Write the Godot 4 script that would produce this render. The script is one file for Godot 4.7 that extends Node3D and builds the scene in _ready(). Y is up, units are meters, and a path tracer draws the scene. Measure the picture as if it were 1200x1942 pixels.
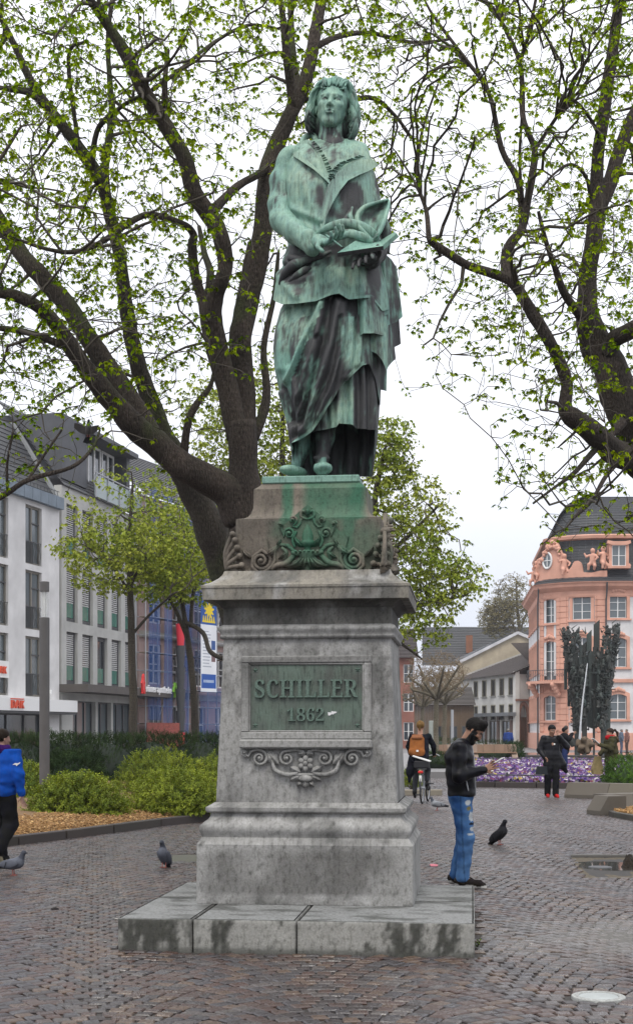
extends Node3D
const F := 2600.0
const HY := 1386.0
const EYE := 1.6
var rng := RandomNumberGenerator.new()
var noise := FastNoiseLite.new()
var fine := FastNoiseLite.new()
var mats := {}
func _ready() -> void:
	var t0 := Time.get_ticks_msec()
	rng.seed = 1862
	noise.seed = 7
	noise.frequency = 1.0
	noise.noise_type = FastNoiseLite.TYPE_PERLIN
	fine.seed = 21
	fine.frequency = 1.0
	fine.fractal_octaves = 4
	fine.noise_type = FastNoiseLite.TYPE_PERLIN
	fine.fractal_type = FastNoiseLite.FRACTAL_FBM
	var cam := Camera3D.new()
	cam.name = "camera"
	add_child(cam)
	cam.position = Vector3(0, EYE, 0)
	cam.keep_aspect = Camera3D.KEEP_HEIGHT
	cam.near = 0.1
	cam.far = 900.0
	cam.set_frustum(0.1 * 1942.0 / F, Vector2(0, 0.1 * (HY - 971.0) / F), 0.1, 900.0)
	cam.current = true
	var we := WorldEnvironment.new()
	we.name = "environment"
	var env := Environment.new()
	env.background_mode = Environment.BG_SKY
	env.tonemap_mode = Environment.TONE_MAPPER_LINEAR
	env.tonemap_exposure = 1.6
	env.sdfgi_enabled = true
	env.ssao_enabled = true
	env.ssil_enabled = true
	env.background_energy_multiplier = 1.15
	env.fog_enabled = true
	env.fog_density = 0.0003
	env.fog_light_color = Color(0.93, 0.94, 0.97)
	var sky := Sky.new()
	var sm := ProceduralSkyMaterial.new()
	sm.sky_top_color = Color(0.96, 0.965, 0.99)
	sm.sky_horizon_color = Color(0.665, 0.685, 0.725)
	sm.sky_curve = 0.35
	sm.ground_bottom_color = Color(0.2, 0.19, 0.18)
	sm.ground_horizon_color = Color(0.55, 0.55, 0.56)
	sm.sky_cover = cloud_cover()
	sm.sky_cover_modulate = Color(1, 1, 1, 0.16)
	sky.sky_material = sm
	env.sky = sky
	we.environment = env
	add_child(we)
	var sun := DirectionalLight3D.new()
	sun.name = "sun"
	sun.light_energy = 0.45
	sun.light_angular_distance = 24.0
	sun.light_color = Color(1.0, 0.985, 0.96)
	sun.shadow_enabled = true
	add_child(sun)
	sun.rotation_degrees = Vector3(-60, -12, 0)
	make_materials()
	make_ground()
	print("make_ground ", Time.get_ticks_msec() - t0)
	make_palace()
	print("make_palace ", Time.get_ticks_msec() - t0)
	make_town()
	print("make_town ", Time.get_ticks_msec() - t0)
	make_street()
	print("make_street ", Time.get_ticks_msec() - t0)
	make_beds()
	print("make_beds ", Time.get_ticks_msec() - t0)
	make_monument()
	print("make_monument ", Time.get_ticks_msec() - t0)
	make_statue()
	print("make_statue ", Time.get_ticks_msec() - t0)
	make_trees()
	print("make_trees ", Time.get_ticks_msec() - t0)
	make_fountain()
	print("make_fountain ", Time.get_ticks_msec() - t0)
	make_people()
	print("make_people ", Time.get_ticks_msec() - t0)
	make_small()
	print("make_small ", Time.get_ticks_msec() - t0)
func cloud_cover() -> ImageTexture:
	var im := Image.create(512, 256, false, Image.FORMAT_RGBA8)
	var n := FastNoiseLite.new()
	n.seed = 5
	n.frequency = 1.6
	n.fractal_octaves = 4
	for y in 256:
		var up := (0.5 - (y + 0.5) / 256.0) * PI
		for x in 512:
			var a := x / 512.0 * TAU
			var p := Vector3(cos(a) * cos(up), sin(up) * 3.0, sin(a) * cos(up))
			var v := clampf(0.5 + n.get_noise_3dv(p) * 0.9, 0.0, 1.0) * smoothstep(-0.02, 0.2, up)
			im.set_pixel(x, y, Color(v, v, v, 1))
	return ImageTexture.create_from_image(im)
func P(px: float, py: float, d: float) -> Vector3:
	return Vector3((px - 600.0) / F * d, EYE + (HY - py) / F * d, -d)
func G(px: float, py: float, h := 0.0) -> Vector3:
	return P(px, py, (EYE - h) * F / (py - HY))
var used := {}
func numbered(called: String) -> String:
	var k: int = used.get(called, 0)
	used[called] = k + 1
	return called if k == 0 else "%s_%03d" % [called, k]
func thing(called: String, label: String, category: String, at := Vector3.ZERO, turn := 0.0, group := "") -> Node3D:
	var o := Node3D.new()
	o.name = numbered(called)
	add_child(o)
	o.position = at
	o.rotation.y = turn
	tag(o, label, category, group)
	return o
func tag(o: Node, label: String, category: String, group := "") -> void:
	if label:
		o.set_meta("label", label)
	if category:
		o.set_meta("category", category)
	if group:
		o.set_meta("group", group)
func struct(called: String, mesh: Mesh, m: Material) -> MeshInstance3D:
	var o := MeshInstance3D.new()
	o.name = numbered(called)
	o.mesh = mesh
	o.material_override = m
	add_child(o)
	o.set_meta("kind", "structure")
	return o
func part(called: String, mesh: Mesh, m: Material, parent: Node, at := Transform3D()) -> MeshInstance3D:
	var o := MeshInstance3D.new()
	o.name = called
	o.mesh = mesh
	o.material_override = m
	o.transform = at
	parent.add_child(o, true)
	return o
func copies(called: String, mesh: Mesh, m: Material, parent: Node, xf: Array, cols: PackedColorArray = PackedColorArray()) -> MultiMeshInstance3D:
	var mm := MultiMesh.new()
	mm.transform_format = MultiMesh.TRANSFORM_3D
	mm.use_colors = cols.size() > 0
	mm.mesh = mesh
	mm.instance_count = xf.size()
	for i in xf.size():
		mm.set_instance_transform(i, xf[i])
		if cols.size():
			mm.set_instance_color(i, cols[i])
	var o := MultiMeshInstance3D.new()
	o.name = called
	o.multimesh = mm
	o.material_override = m
	parent.add_child(o, true)
	o.set_meta("kind", "stuff")
	return o
class Geo:
	var v := PackedVector3Array()
	var n := PackedVector3Array()
	var c := PackedColorArray()
	var uv := PackedVector2Array()
	var ix := PackedInt32Array()
	var col := Color(1, 1, 1)
	func quad(a: Vector3, b: Vector3, cc: Vector3, d: Vector3) -> void:
		var nn := (b - a).cross(cc - a)
		if nn.length_squared() < 1e-14:
			nn = (cc - a).cross(d - a)
		nn = nn.normalized()
		var s := v.size()
		v.append_array([a, b, cc, d])
		n.append_array([nn, nn, nn, nn])
		c.append_array([col, col, col, col])
		uv.append_array([Vector2(0, 1), Vector2(1, 1), Vector2(1, 0), Vector2(0, 0)])
		ix.append_array([s, s + 1, s + 2, s, s + 2, s + 3])
	func tri(a: Vector3, b: Vector3, cc: Vector3) -> void:
		var nn := (b - a).cross(cc - a).normalized()
		var s := v.size()
		v.append_array([a, b, cc])
		n.append_array([nn, nn, nn])
		c.append_array([col, col, col])
		uv.append_array([Vector2(0, 1), Vector2(1, 1), Vector2(1, 0)])
		ix.append_array([s, s + 1, s + 2])
	func box(at: Vector3, size: Vector3, b := Basis(), bev := 0.0) -> void:
		var h := size * 0.5
		if bev <= 0.0:
			for k in 3:
				for s in [-1.0, 1.0]:
					var e := [Vector3.ZERO, Vector3.ZERO, Vector3.ZERO]
					e[k] = b[k] * h[k] * s
					var i := (k + 1) % 3
					var j := (k + 2) % 3
					var a: Vector3 = b[i] * h[i]
					var bb: Vector3 = b[j] * h[j]
					var o: Vector3 = at + e[k]
					if s > 0:
						quad(o - a - bb, o + a - bb, o + a + bb, o - a + bb)
					else:
						quad(o - a - bb, o - a + bb, o + a + bb, o + a - bb)
			return
		var hx := minf(bev, minf(h.x, minf(h.y, h.z)) * 0.9)
		var pt := func(sx: float, sy: float, sz: float, k: int) -> Vector3:
			var q := Vector3(sx * (h.x - (0.0 if k == 0 else hx)), sy * (h.y - (0.0 if k == 1 else hx)), sz * (h.z - (0.0 if k == 2 else hx)))
			return at + b * q
		for k in 3:
			for s in [-1.0, 1.0]:
				var p := []
				for q in [[-1.0, -1.0], [1.0, -1.0], [1.0, 1.0], [-1.0, 1.0]]:
					var w := [0.0, 0.0, 0.0]
					w[k] = s
					w[(k + 1) % 3] = q[0]
					w[(k + 2) % 3] = q[1]
					p.append(pt.call(w[0], w[1], w[2], k))
				if s > 0:
					quad(p[0], p[1], p[2], p[3])
				else:
					quad(p[0], p[3], p[2], p[1])
		for k in 3:
			var i := (k + 1) % 3
			var j := (k + 2) % 3
			for si in [-1.0, 1.0]:
				for sj in [-1.0, 1.0]:
					var w0 := [0.0, 0.0, 0.0]
					w0[i] = si
					w0[j] = sj
					w0[k] = -1.0
					var w1 := w0.duplicate()
					w1[k] = 1.0
					var a0: Vector3 = pt.call(w0[0], w0[1], w0[2], i)
					var a1: Vector3 = pt.call(w1[0], w1[1], w1[2], i)
					var b0: Vector3 = pt.call(w0[0], w0[1], w0[2], j)
					var b1: Vector3 = pt.call(w1[0], w1[1], w1[2], j)
					if si * sj > 0:
						quad(a0, b0, b1, a1)
					else:
						quad(b0, a0, a1, b1)
		for sx in [-1.0, 1.0]:
			for sy in [-1.0, 1.0]:
				for sz in [-1.0, 1.0]:
					var a: Vector3 = pt.call(sx, sy, sz, 0)
					var bb: Vector3 = pt.call(sx, sy, sz, 1)
					var cc: Vector3 = pt.call(sx, sy, sz, 2)
					if sx * sy * sz > 0:
						tri(a, bb, cc)
					else:
						tri(a, cc, bb)
	func bar(a: Vector3, b: Vector3, w: float, t: float, up := Vector3.UP, bev := 0.0) -> void:
		var y := (b - a).normalized()
		var x := y.cross(up)
		if x.length() < 0.01:
			x = y.cross(Vector3.FORWARD)
		x = x.normalized()
		box((a + b) * 0.5, Vector3(w, (b - a).length(), t), Basis(x, y, x.cross(y)), bev)
	func sheet(rows: Array, wrap := false, cols: Array = [], flip := false) -> void:
		var nr := rows.size()
		var nc: int = rows[0].size()
		var s := v.size()
		var nn := PackedVector3Array()
		nn.resize(nr * nc)
		for r in nr:
			var row: PackedVector3Array = rows[r]
			v.append_array(row)
			for k in nc:
				uv.append(Vector2(float(k) / maxf(1, nc - 1), float(r) / maxf(1, nr - 1)))
			if cols.size():
				c.append_array(cols[r])
			else:
				for k in nc:
					c.append(col)
		var kc := nc if wrap else nc - 1
		for r in nr - 1:
			for k in kc:
				var k2 := (k + 1) % nc
				var a := r * nc + k
				var b := r * nc + k2
				var d := a + nc
				var e := b + nc
				var g := (v[s + e] - v[s + a]).cross(v[s + d] - v[s + b])
				if flip:
					g = -g
					ix.append_array([s + a, s + d, s + e, s + a, s + e, s + b])
				else:
					ix.append_array([s + a, s + b, s + e, s + a, s + e, s + d])
				nn[a] += g
				nn[b] += g
				nn[d] += g
				nn[e] += g
		for i in nn.size():
			nn[i] = nn[i].normalized()
		n.append_array(nn)
	func tube(pts: PackedVector3Array, rad: PackedFloat32Array, sides := 8, caps := true, flat := 1.0, up := Vector3.ZERO, rough := 0.0, nz: FastNoiseLite = null, cf = null) -> void:
		var rows := []
		var cols := []
		var m := pts.size()
		var u := Vector3.ZERO
		for i in m:
			var t := (pts[mini(i + 1, m - 1)] - pts[maxi(i - 1, 0)]).normalized()
			if i == 0:
				u = up if up != Vector3.ZERO else (Vector3.UP if absf(t.y) < 0.9 else Vector3.RIGHT)
			u = (u - t * u.dot(t))
			u = u.normalized() if u.length() > 1e-5 else t.cross(Vector3(0.3, 0.5, 0.8)).normalized()
			var w := t.cross(u)
			var row := PackedVector3Array()
			var cr := PackedColorArray()
			for k in sides:
				var a := TAU * k / sides
				var dir := u * cos(a) * flat + w * sin(a)
				var r := rad[i]
				if rough > 0.0:
					r *= 1.0 + rough * nz.get_noise_3dv((pts[i] + dir * r) * 3.0)
				var q := pts[i] + dir * r
				row.append(q)
				if cf != null:
					cr.append(cf.call(q, dir))
			rows.append(row)
			if cf != null:
				cols.append(cr)
		if caps:
			for e in [0, m - 1]:
				var row := PackedVector3Array()
				var cr := PackedColorArray()
				for k in sides:
					row.append(pts[e])
					if cf != null:
						cr.append(cols[0 if e == 0 else cols.size() - 1][k])
				if e == 0:
					rows.push_front(row)
					if cf != null:
						cols.push_front(cr)
				else:
					rows.append(row)
					if cf != null:
						cols.append(cr)
		sheet(rows, true, cols)
	func blob(at: Vector3, r: Vector3, b := Basis(), nu := 10, nv := 7) -> void:
		var rows := []
		for i in nv + 1:
			var la := PI * (float(i) / nv - 0.5)
			var row := PackedVector3Array()
			for k in nu:
				var a := -TAU * k / nu
				row.append(at + b * Vector3(cos(a) * cos(la) * r.x, sin(la) * r.y, sin(a) * cos(la) * r.z))
			rows.append(row)
		sheet(rows, true)
	func lathe(prof: PackedVector2Array, at := Vector3.ZERO, seg := 16, b := Basis()) -> void:
		var rows := []
		if prof[0].y > prof[-1].y + 0.05:
			prof.reverse()
		for p in prof:
			var row := PackedVector3Array()
			for k in seg:
				var a := -TAU * k / seg
				row.append(at + b * Vector3(cos(a) * p.x, p.y, sin(a) * p.x))
			rows.append(row)
		sheet(rows, true)
	func slab(poly: PackedVector2Array, depth: float, xf := Transform3D()) -> void:
		if Geometry2D.is_polygon_clockwise(poly):
			poly = poly.duplicate()
			poly.reverse()
		var t := Geometry2D.triangulate_polygon(poly)
		var h := depth * 0.5
		for k in range(0, t.size(), 3):
			var a := poly[t[k]]
			var b := poly[t[k + 1]]
			var d := poly[t[k + 2]]
			if (b - a).cross(d - a) < 0:
				var q := b
				b = d
				d = q
			tri(xf * Vector3(a.x, a.y, h), xf * Vector3(b.x, b.y, h), xf * Vector3(d.x, d.y, h))
			tri(xf * Vector3(a.x, a.y, -h), xf * Vector3(d.x, d.y, -h), xf * Vector3(b.x, b.y, -h))
		for k in poly.size():
			var a := poly[k]
			var b := poly[(k + 1) % poly.size()]
			quad(xf * Vector3(a.x, a.y, -h), xf * Vector3(b.x, b.y, -h), xf * Vector3(b.x, b.y, h), xf * Vector3(a.x, a.y, h))
	func mesh() -> ArrayMesh:
		var a := []
		a.resize(Mesh.ARRAY_MAX)
		var r := PackedInt32Array()
		r.resize(ix.size())
		for k in range(0, ix.size(), 3):
			r[k] = ix[k]
			r[k + 1] = ix[k + 2]
			r[k + 2] = ix[k + 1]
		a[Mesh.ARRAY_VERTEX] = v
		a[Mesh.ARRAY_NORMAL] = n
		a[Mesh.ARRAY_COLOR] = c
		a[Mesh.ARRAY_TEX_UV] = uv
		a[Mesh.ARRAY_INDEX] = r
		var m := ArrayMesh.new()
		m.add_surface_from_arrays(Mesh.PRIMITIVE_TRIANGLES, a)
		return m
func smooth_line(pts: Array, per := 4) -> PackedVector3Array:
	var out := PackedVector3Array()
	for i in pts.size() - 1:
		var a: Vector3 = pts[maxi(i - 1, 0)]
		var b: Vector3 = pts[i]
		var c: Vector3 = pts[i + 1]
		var d: Vector3 = pts[mini(i + 2, pts.size() - 1)]
		for k in per:
			out.append(b.cubic_interpolate(c, a, d, float(k) / per))
	out.append(pts[-1])
	return out
func smooth_nums(x: Array, per := 4) -> PackedFloat32Array:
	var out := PackedFloat32Array()
	for i in x.size() - 1:
		for k in per:
			out.append(lerpf(x[i], x[i + 1], float(k) / per))
	out.append(x[-1])
	return out
func look_up(table: Array, key: float) -> Array:
	if key <= table[0][0]:
		return table[0]
	for i in table.size() - 1:
		if key <= table[i + 1][0]:
			var t: float = (key - table[i][0]) / (table[i + 1][0] - table[i][0])
			var r := [key]
			for k in range(1, table[i].size()):
				r.append(lerpf(table[i][k], table[i + 1][k], t))
			return r
	return table[-1]
func rgb(r: float, g: float, b: float) -> Color:
	return Color(r, g, b)
func tex_noise(freq: float, octaves: int, lo: Color, hi: Color, sd: int, size := 512, mid = null, cellular := false, gain := 0.55) -> ImageTexture:
	var n := FastNoiseLite.new()
	n.seed = sd
	n.frequency = freq
	n.fractal_octaves = octaves
	n.fractal_gain = gain
	n.noise_type = FastNoiseLite.TYPE_CELLULAR if cellular else FastNoiseLite.TYPE_PERLIN
	n.fractal_type = FastNoiseLite.FRACTAL_FBM
	var im := n.get_seamless_image(size, size)
	im.convert(Image.FORMAT_L8)
	var d := im.get_data()
	var out := PackedByteArray()
	out.resize(size * size * 3)
	var lut := []
	for i in 256:
		var t := i / 255.0
		var c: Color
		if mid == null:
			c = lo.lerp(hi, t)
		else:
			c = lo.lerp(mid, t * 2.0) if t < 0.5 else (mid as Color).lerp(hi, t * 2.0 - 1.0)
		lut.append([int(clampf(c.r, 0, 1) * 255), int(clampf(c.g, 0, 1) * 255), int(clampf(c.b, 0, 1) * 255)])
	for i in d.size():
		var l: Array = lut[d[i]]
		out[i * 3] = l[0]
		out[i * 3 + 1] = l[1]
		out[i * 3 + 2] = l[2]
	return ImageTexture.create_from_image(Image.create_from_data(size, size, false, Image.FORMAT_RGB8, out))
func mat(called: String, tint: Color, rough := 0.8, tex: Texture2D = null, scale := 1.0, vcol := false, metal := 0.0) -> StandardMaterial3D:
	var m := StandardMaterial3D.new()
	m.resource_name = called
	m.albedo_color = tint.linear_to_srgb()
	m.roughness = rough
	m.metallic = metal
	m.vertex_color_use_as_albedo = vcol
	if tex:
		m.albedo_texture = tex
		m.uv1_triplanar = true
		m.uv1_world_triplanar = true
		m.uv1_scale = Vector3.ONE * scale
	mats[called] = m
	return m
func relief(m: StandardMaterial3D, tex: Texture2D, cm: float) -> StandardMaterial3D:
	m.heightmap_enabled = true
	m.heightmap_texture = tex
	m.heightmap_scale = cm
	return m
func streaks(called: String, tex: Texture2D, scale: Vector3) -> void:
	var m: StandardMaterial3D = mats[called]
	m.detail_enabled = true
	m.detail_albedo = tex
	m.detail_blend_mode = BaseMaterial3D.BLEND_MODE_MUL
	m.detail_uv_layer = BaseMaterial3D.DETAIL_UV_2
	m.uv2_triplanar = true
	m.uv2_world_triplanar = true
	m.uv2_scale = scale
var T := {}
func make_materials() -> void:
	T.soft = tex_noise(0.006, 5, Color(0.85, 0.85, 0.85), Color(1, 1, 1), 1)
	T.rough = tex_noise(0.03, 4, Color(0.55, 0.55, 0.55), Color(1, 1, 1), 2)
	T.speck = tex_noise(0.09, 3, Color(0.5, 0.5, 0.5), Color(1, 1, 1), 3)
	T.patch = tex_noise(0.008, 3, Color(0.2, 0.2, 0.2), Color(0.95, 0.95, 0.95), 4)
	T.bump = tex_noise(0.035, 5, Color(0, 0, 0), Color(1, 1, 1), 5)
	T.grit = tex_noise(0.10, 4, Color(0.8, 0.8, 0.8), Color(1, 1, 1), 8)
	T.flake = tex_noise(0.03, 5, Color(0.3, 0.27, 0.25), Color(1, 1, 1), 6)
	relief(mat("stone", rgb(1, 1, 1), 0.82, T.grit, 1.3, true), T.bump, 0.25)
	relief(mat("bark", rgb(1.15, 1.15, 1.15), 0.95, T.flake, 2.0, true), T.bump, 3.0).uv1_scale = Vector3(4.5, 1.3, 4.5)
	mat("twig", rgb(0.072, 0.06, 0.047), 0.9)
	relief(mat("bronze", rgb(1, 1, 1), 0.6, T.grit, 2.5, true), T.bump, 0.15)
	streaks("stone", tex_noise(0.022, 6, Color(0.62, 0.62, 0.6), Color(1, 1, 1), 12, 512, Color(0.97, 0.97, 0.96), false, 0.68), Vector3(2.6, 1.5, 2.6))
	streaks("bronze", tex_noise(0.03, 6, Color(0.45, 0.47, 0.47), Color(1, 1, 1), 14, 512, Color(0.98, 0.99, 0.97), false, 0.62), Vector3(3.4, 0.55, 3.4))
	mat("plain", rgb(1, 1, 1), 0.75, T.soft, 0.5, true)
	mat("plaster", rgb(1, 1, 1), 0.9, T.soft, 0.25, true)
	mat("slate", rgb(1, 1, 1), 0.6, T.rough, 0.8, true)
	var m := mat("leaf", rgb(1, 1, 1), 0.65, null, 1.0, true)
	m.metallic_specular = 0.3
	m.backlight_enabled = true
	m.backlight = Color(1.3, 1.4, 0.65)
	m = mat("soft_leaf", rgb(1, 1, 1), 0.65, null, 1.0, true)
	m.metallic_specular = 0.3
	m.backlight_enabled = true
	m.backlight = Color(0.7, 0.75, 0.35)
	for k in 5:
		m = mat("leaf_tone_%d" % k, rgb(0.19, 0.27, 0.028).lerp(rgb(0.42, 0.45, 0.06), k / 4.0), 0.65, null, 1.0, true)
		m.metallic_specular = 0.3
		m.backlight_enabled = true
		m.backlight = Color(1.3, 1.4, 0.65)
	m = mat("window_glass", rgb(0.035, 0.042, 0.05), 0.06)
	m.metallic_specular = 0.8
	m = mat("window_tint", rgb(0.10, 0.12, 0.13), 0.1)
	m.metallic_specular = 0.8
	mat("white_frame", rgb(0.72, 0.72, 0.71), 0.5)
	mat("dark_metal", rgb(0.06, 0.062, 0.066), 0.5, T.soft, 2.0)
	mat("steel", rgb(0.32, 0.33, 0.35), 0.45)
	m = mat("dark_leaf", rgb(1, 1, 1), 0.85, null, 1.0, true)
	m.metallic_specular = 0.15
	m = mat("cloth", rgb(1, 1, 1), 0.9, T.soft, 3.0, true)
	m.metallic_specular = 0.2
	mat("skin", rgb(1, 1, 1), 0.55, T.soft, 4.0, true)
	m = mat("leather", rgb(1, 1, 1), 0.42, T.soft, 4.0, true)
	m.metallic_specular = 0.3
	m = mat("hair", rgb(1, 1, 1), 0.7, T.rough, 8.0, true)
	m.metallic_specular = 0.3
	mat("earth", rgb(0.07, 0.055, 0.04), 1.0, T.rough, 1.0)
	mat("chips", rgb(1, 1, 1), 0.9, null, 1.0, true)
class Field:
	var o: Vector3
	var s: float
	var nx: int
	var ny: int
	var nz: int
	var f := PackedFloat32Array()
	var id := PackedByteArray()
	func _init(lo: Vector3, hi: Vector3, cell: float) -> void:
		o = lo
		s = cell
		nx = int((hi.x - lo.x) / cell) + 2
		ny = int((hi.y - lo.y) / cell) + 2
		nz = int((hi.z - lo.z) / cell) + 2
		f.resize(nx * ny * nz)
		f.fill(9.0)
		id.resize(nx * ny * nz)
	func span(lo: Vector3, hi: Vector3) -> Array:
		var a := ((lo - o) / s).floor()
		var b := ((hi - o) / s).ceil()
		return [clampi(int(a.x), 0, nx - 1), clampi(int(b.x), 0, nx - 1), clampi(int(a.y), 0, ny - 1), clampi(int(b.y), 0, ny - 1), clampi(int(a.z), 0, nz - 1), clampi(int(b.z), 0, nz - 1)]
	func cap(a: Vector3, b: Vector3, ra: float, rb: float, k: float, tag := 0) -> void:
		var m := maxf(ra, rb) + k + 2.0 * s
		var e := span(a.min(b) - Vector3.ONE * m, a.max(b) + Vector3.ONE * m)
		var ba := b - a
		var ib := 1.0 / maxf(ba.length_squared(), 1e-9)
		for z in range(e[4], e[5] + 1):
			for y in range(e[2], e[3] + 1):
				var i: int = (z * ny + y) * nx + e[0]
				var p := o + Vector3(e[0], y, z) * s - a
				for x in range(e[0], e[1] + 1):
					var t := clampf(p.dot(ba) * ib, 0.0, 1.0)
					var d := (p - ba * t).length() - ra - (rb - ra) * t
					var c := f[i]
					if d < c:
						id[i] = tag
					if d - c < k and c - d < k:
						var h := k - absf(c - d)
						f[i] = minf(c, d) - h * h * 0.25 / k
					elif d < c:
						f[i] = d
					i += 1
					p.x += s
	func ell(c0: Vector3, r: Vector3, bas: Basis, k: float, tag := 0, cut := false) -> void:
		var m := maxf(r.x, maxf(r.y, r.z)) + k + 2.0 * s
		var e := span(c0 - Vector3.ONE * m, c0 + Vector3.ONE * m)
		var inv := bas.transposed()
		var r1 := Vector3.ONE / r
		for z in range(e[4], e[5] + 1):
			for y in range(e[2], e[3] + 1):
				var i: int = (z * ny + y) * nx + e[0]
				for x in range(e[0], e[1] + 1):
					var q := (inv * (o + Vector3(x, y, z) * s - c0)) * r1
					var k0 := q.length()
					var k1 := (q * r1).length()
					var d := k0 * (k0 - 1.0) / maxf(k1, 1e-6) if k0 > 1e-4 else -minf(r.x, minf(r.y, r.z))
					var c := f[i]
					if cut:
						d = -d
						if d - c > -k:
							var h := maxf(k - absf(c - d), 0.0)
							f[i] = maxf(c, d) + h * h * 0.25 / k
					else:
						if d < c:
							id[i] = tag
						if d - c < k:
							var h := maxf(k - absf(c - d), 0.0)
							f[i] = minf(c, d) - h * h * 0.25 / k
					i += 1
	func chain(pts: Array, rad: Array, k: float, tag := 0) -> void:
		for i in pts.size() - 1:
			cap(pts[i], pts[i + 1], rad[i], rad[i + 1], k, tag)
	func cut_below(y0: float) -> void:
		for z in nz:
			for y in ny:
				var d := y0 - (o.y + y * s)
				for x in nx:
					var i := (z * ny + y) * nx + x
					f[i] = maxf(f[i], d)
	func cut_above(y0: float) -> void:
		for z in nz:
			for y in ny:
				var d := (o.y + y * s) - y0
				for x in nx:
					var i := (z * ny + y) * nx + x
					f[i] = maxf(f[i], d)
	func ripple(fn, reach := 0.05) -> void:
		for z in nz:
			for y in ny:
				for x in nx:
					var i := (z * ny + y) * nx + x
					if absf(f[i]) < reach:
						f[i] += fn.call(o + Vector3(x, y, z) * s)
	func mesh(tint) -> ArrayMesh:
		var where := PackedInt32Array()
		where.resize(f.size())
		where.fill(-1)
		var v := PackedVector3Array()
		var tags := PackedByteArray()
		var sx := 1
		var sy := nx
		var sz := nx * ny
		var corner := [0, sx, sy, sx + sy, sz, sx + sz, sy + sz, sx + sy + sz]
		for z in nz - 1:
			for y in ny - 1:
				var i := (z * ny + y) * nx
				for x in nx - 1:
					var c := f[i]
					if absf(c) < s * 2.0:
						var neg := 0
						for k in 8:
							if f[i + corner[k]] < 0.0:
								neg += 1
						if neg > 0 and neg < 8:
							var sum := Vector3.ZERO
							var n := 0
							for ax in 3:
								var da: int = [sx, sy, sz][ax]
								for k in 8:
									if (k >> ax) & 1:
										continue
									var a := f[i + corner[k]]
									var b := f[i + corner[k] + da]
									if (a < 0.0) != (b < 0.0):
										var q := Vector3(k & 1, (k >> 1) & 1, (k >> 2) & 1)
										q[ax] += a / (a - b)
										sum += q
										n += 1
							where[i] = v.size()
							v.append(o + (Vector3(x, y, z) + sum / n) * s)
							tags.append(id[i])
					i += 1
		var ix := PackedInt32Array()
		for z in range(1, nz - 1):
			for y in range(1, ny - 1):
				var i := (z * ny + y) * nx + 1
				for x in range(1, nx - 1):
					var c := f[i]
					if absf(c) < s * 2.0:
						for ax in 3:
							var d0: int = [sx, sy, sz][ax]
							var e := f[i + d0]
							if (c < 0.0) == (e < 0.0):
								continue
							var d1: int = [sy, sz, sx][ax]
							var d2: int = [sz, sx, sy][ax]
							var a := where[i]
							var b := where[i - d1]
							var g := where[i - d1 - d2]
							var h := where[i - d2]
							if a < 0 or b < 0 or g < 0 or h < 0:
								continue
							if c < 0.0:
								ix.append_array([a, g, b, a, h, g])
							else:
								ix.append_array([a, b, g, a, g, h])
					i += 1
		var n := PackedVector3Array()
		n.resize(v.size())
		for k in range(0, ix.size(), 3):
			var a := ix[k]
			var b := ix[k + 1]
			var c := ix[k + 2]
			var g := (v[c] - v[a]).cross(v[b] - v[a])
			n[a] += g
			n[b] += g
			n[c] += g
		var cols := PackedColorArray()
		for k in v.size():
			n[k] = n[k].normalized()
			cols.append(tint.call(v[k], n[k], tags[k]))
		var arr := []
		arr.resize(Mesh.ARRAY_MAX)
		arr[Mesh.ARRAY_VERTEX] = v
		arr[Mesh.ARRAY_NORMAL] = n
		arr[Mesh.ARRAY_COLOR] = cols
		arr[Mesh.ARRAY_INDEX] = ix
		var m := ArrayMesh.new()
		if v.size():
			m.add_surface_from_arrays(Mesh.PRIMITIVE_TRIANGLES, arr)
		return m
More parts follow.
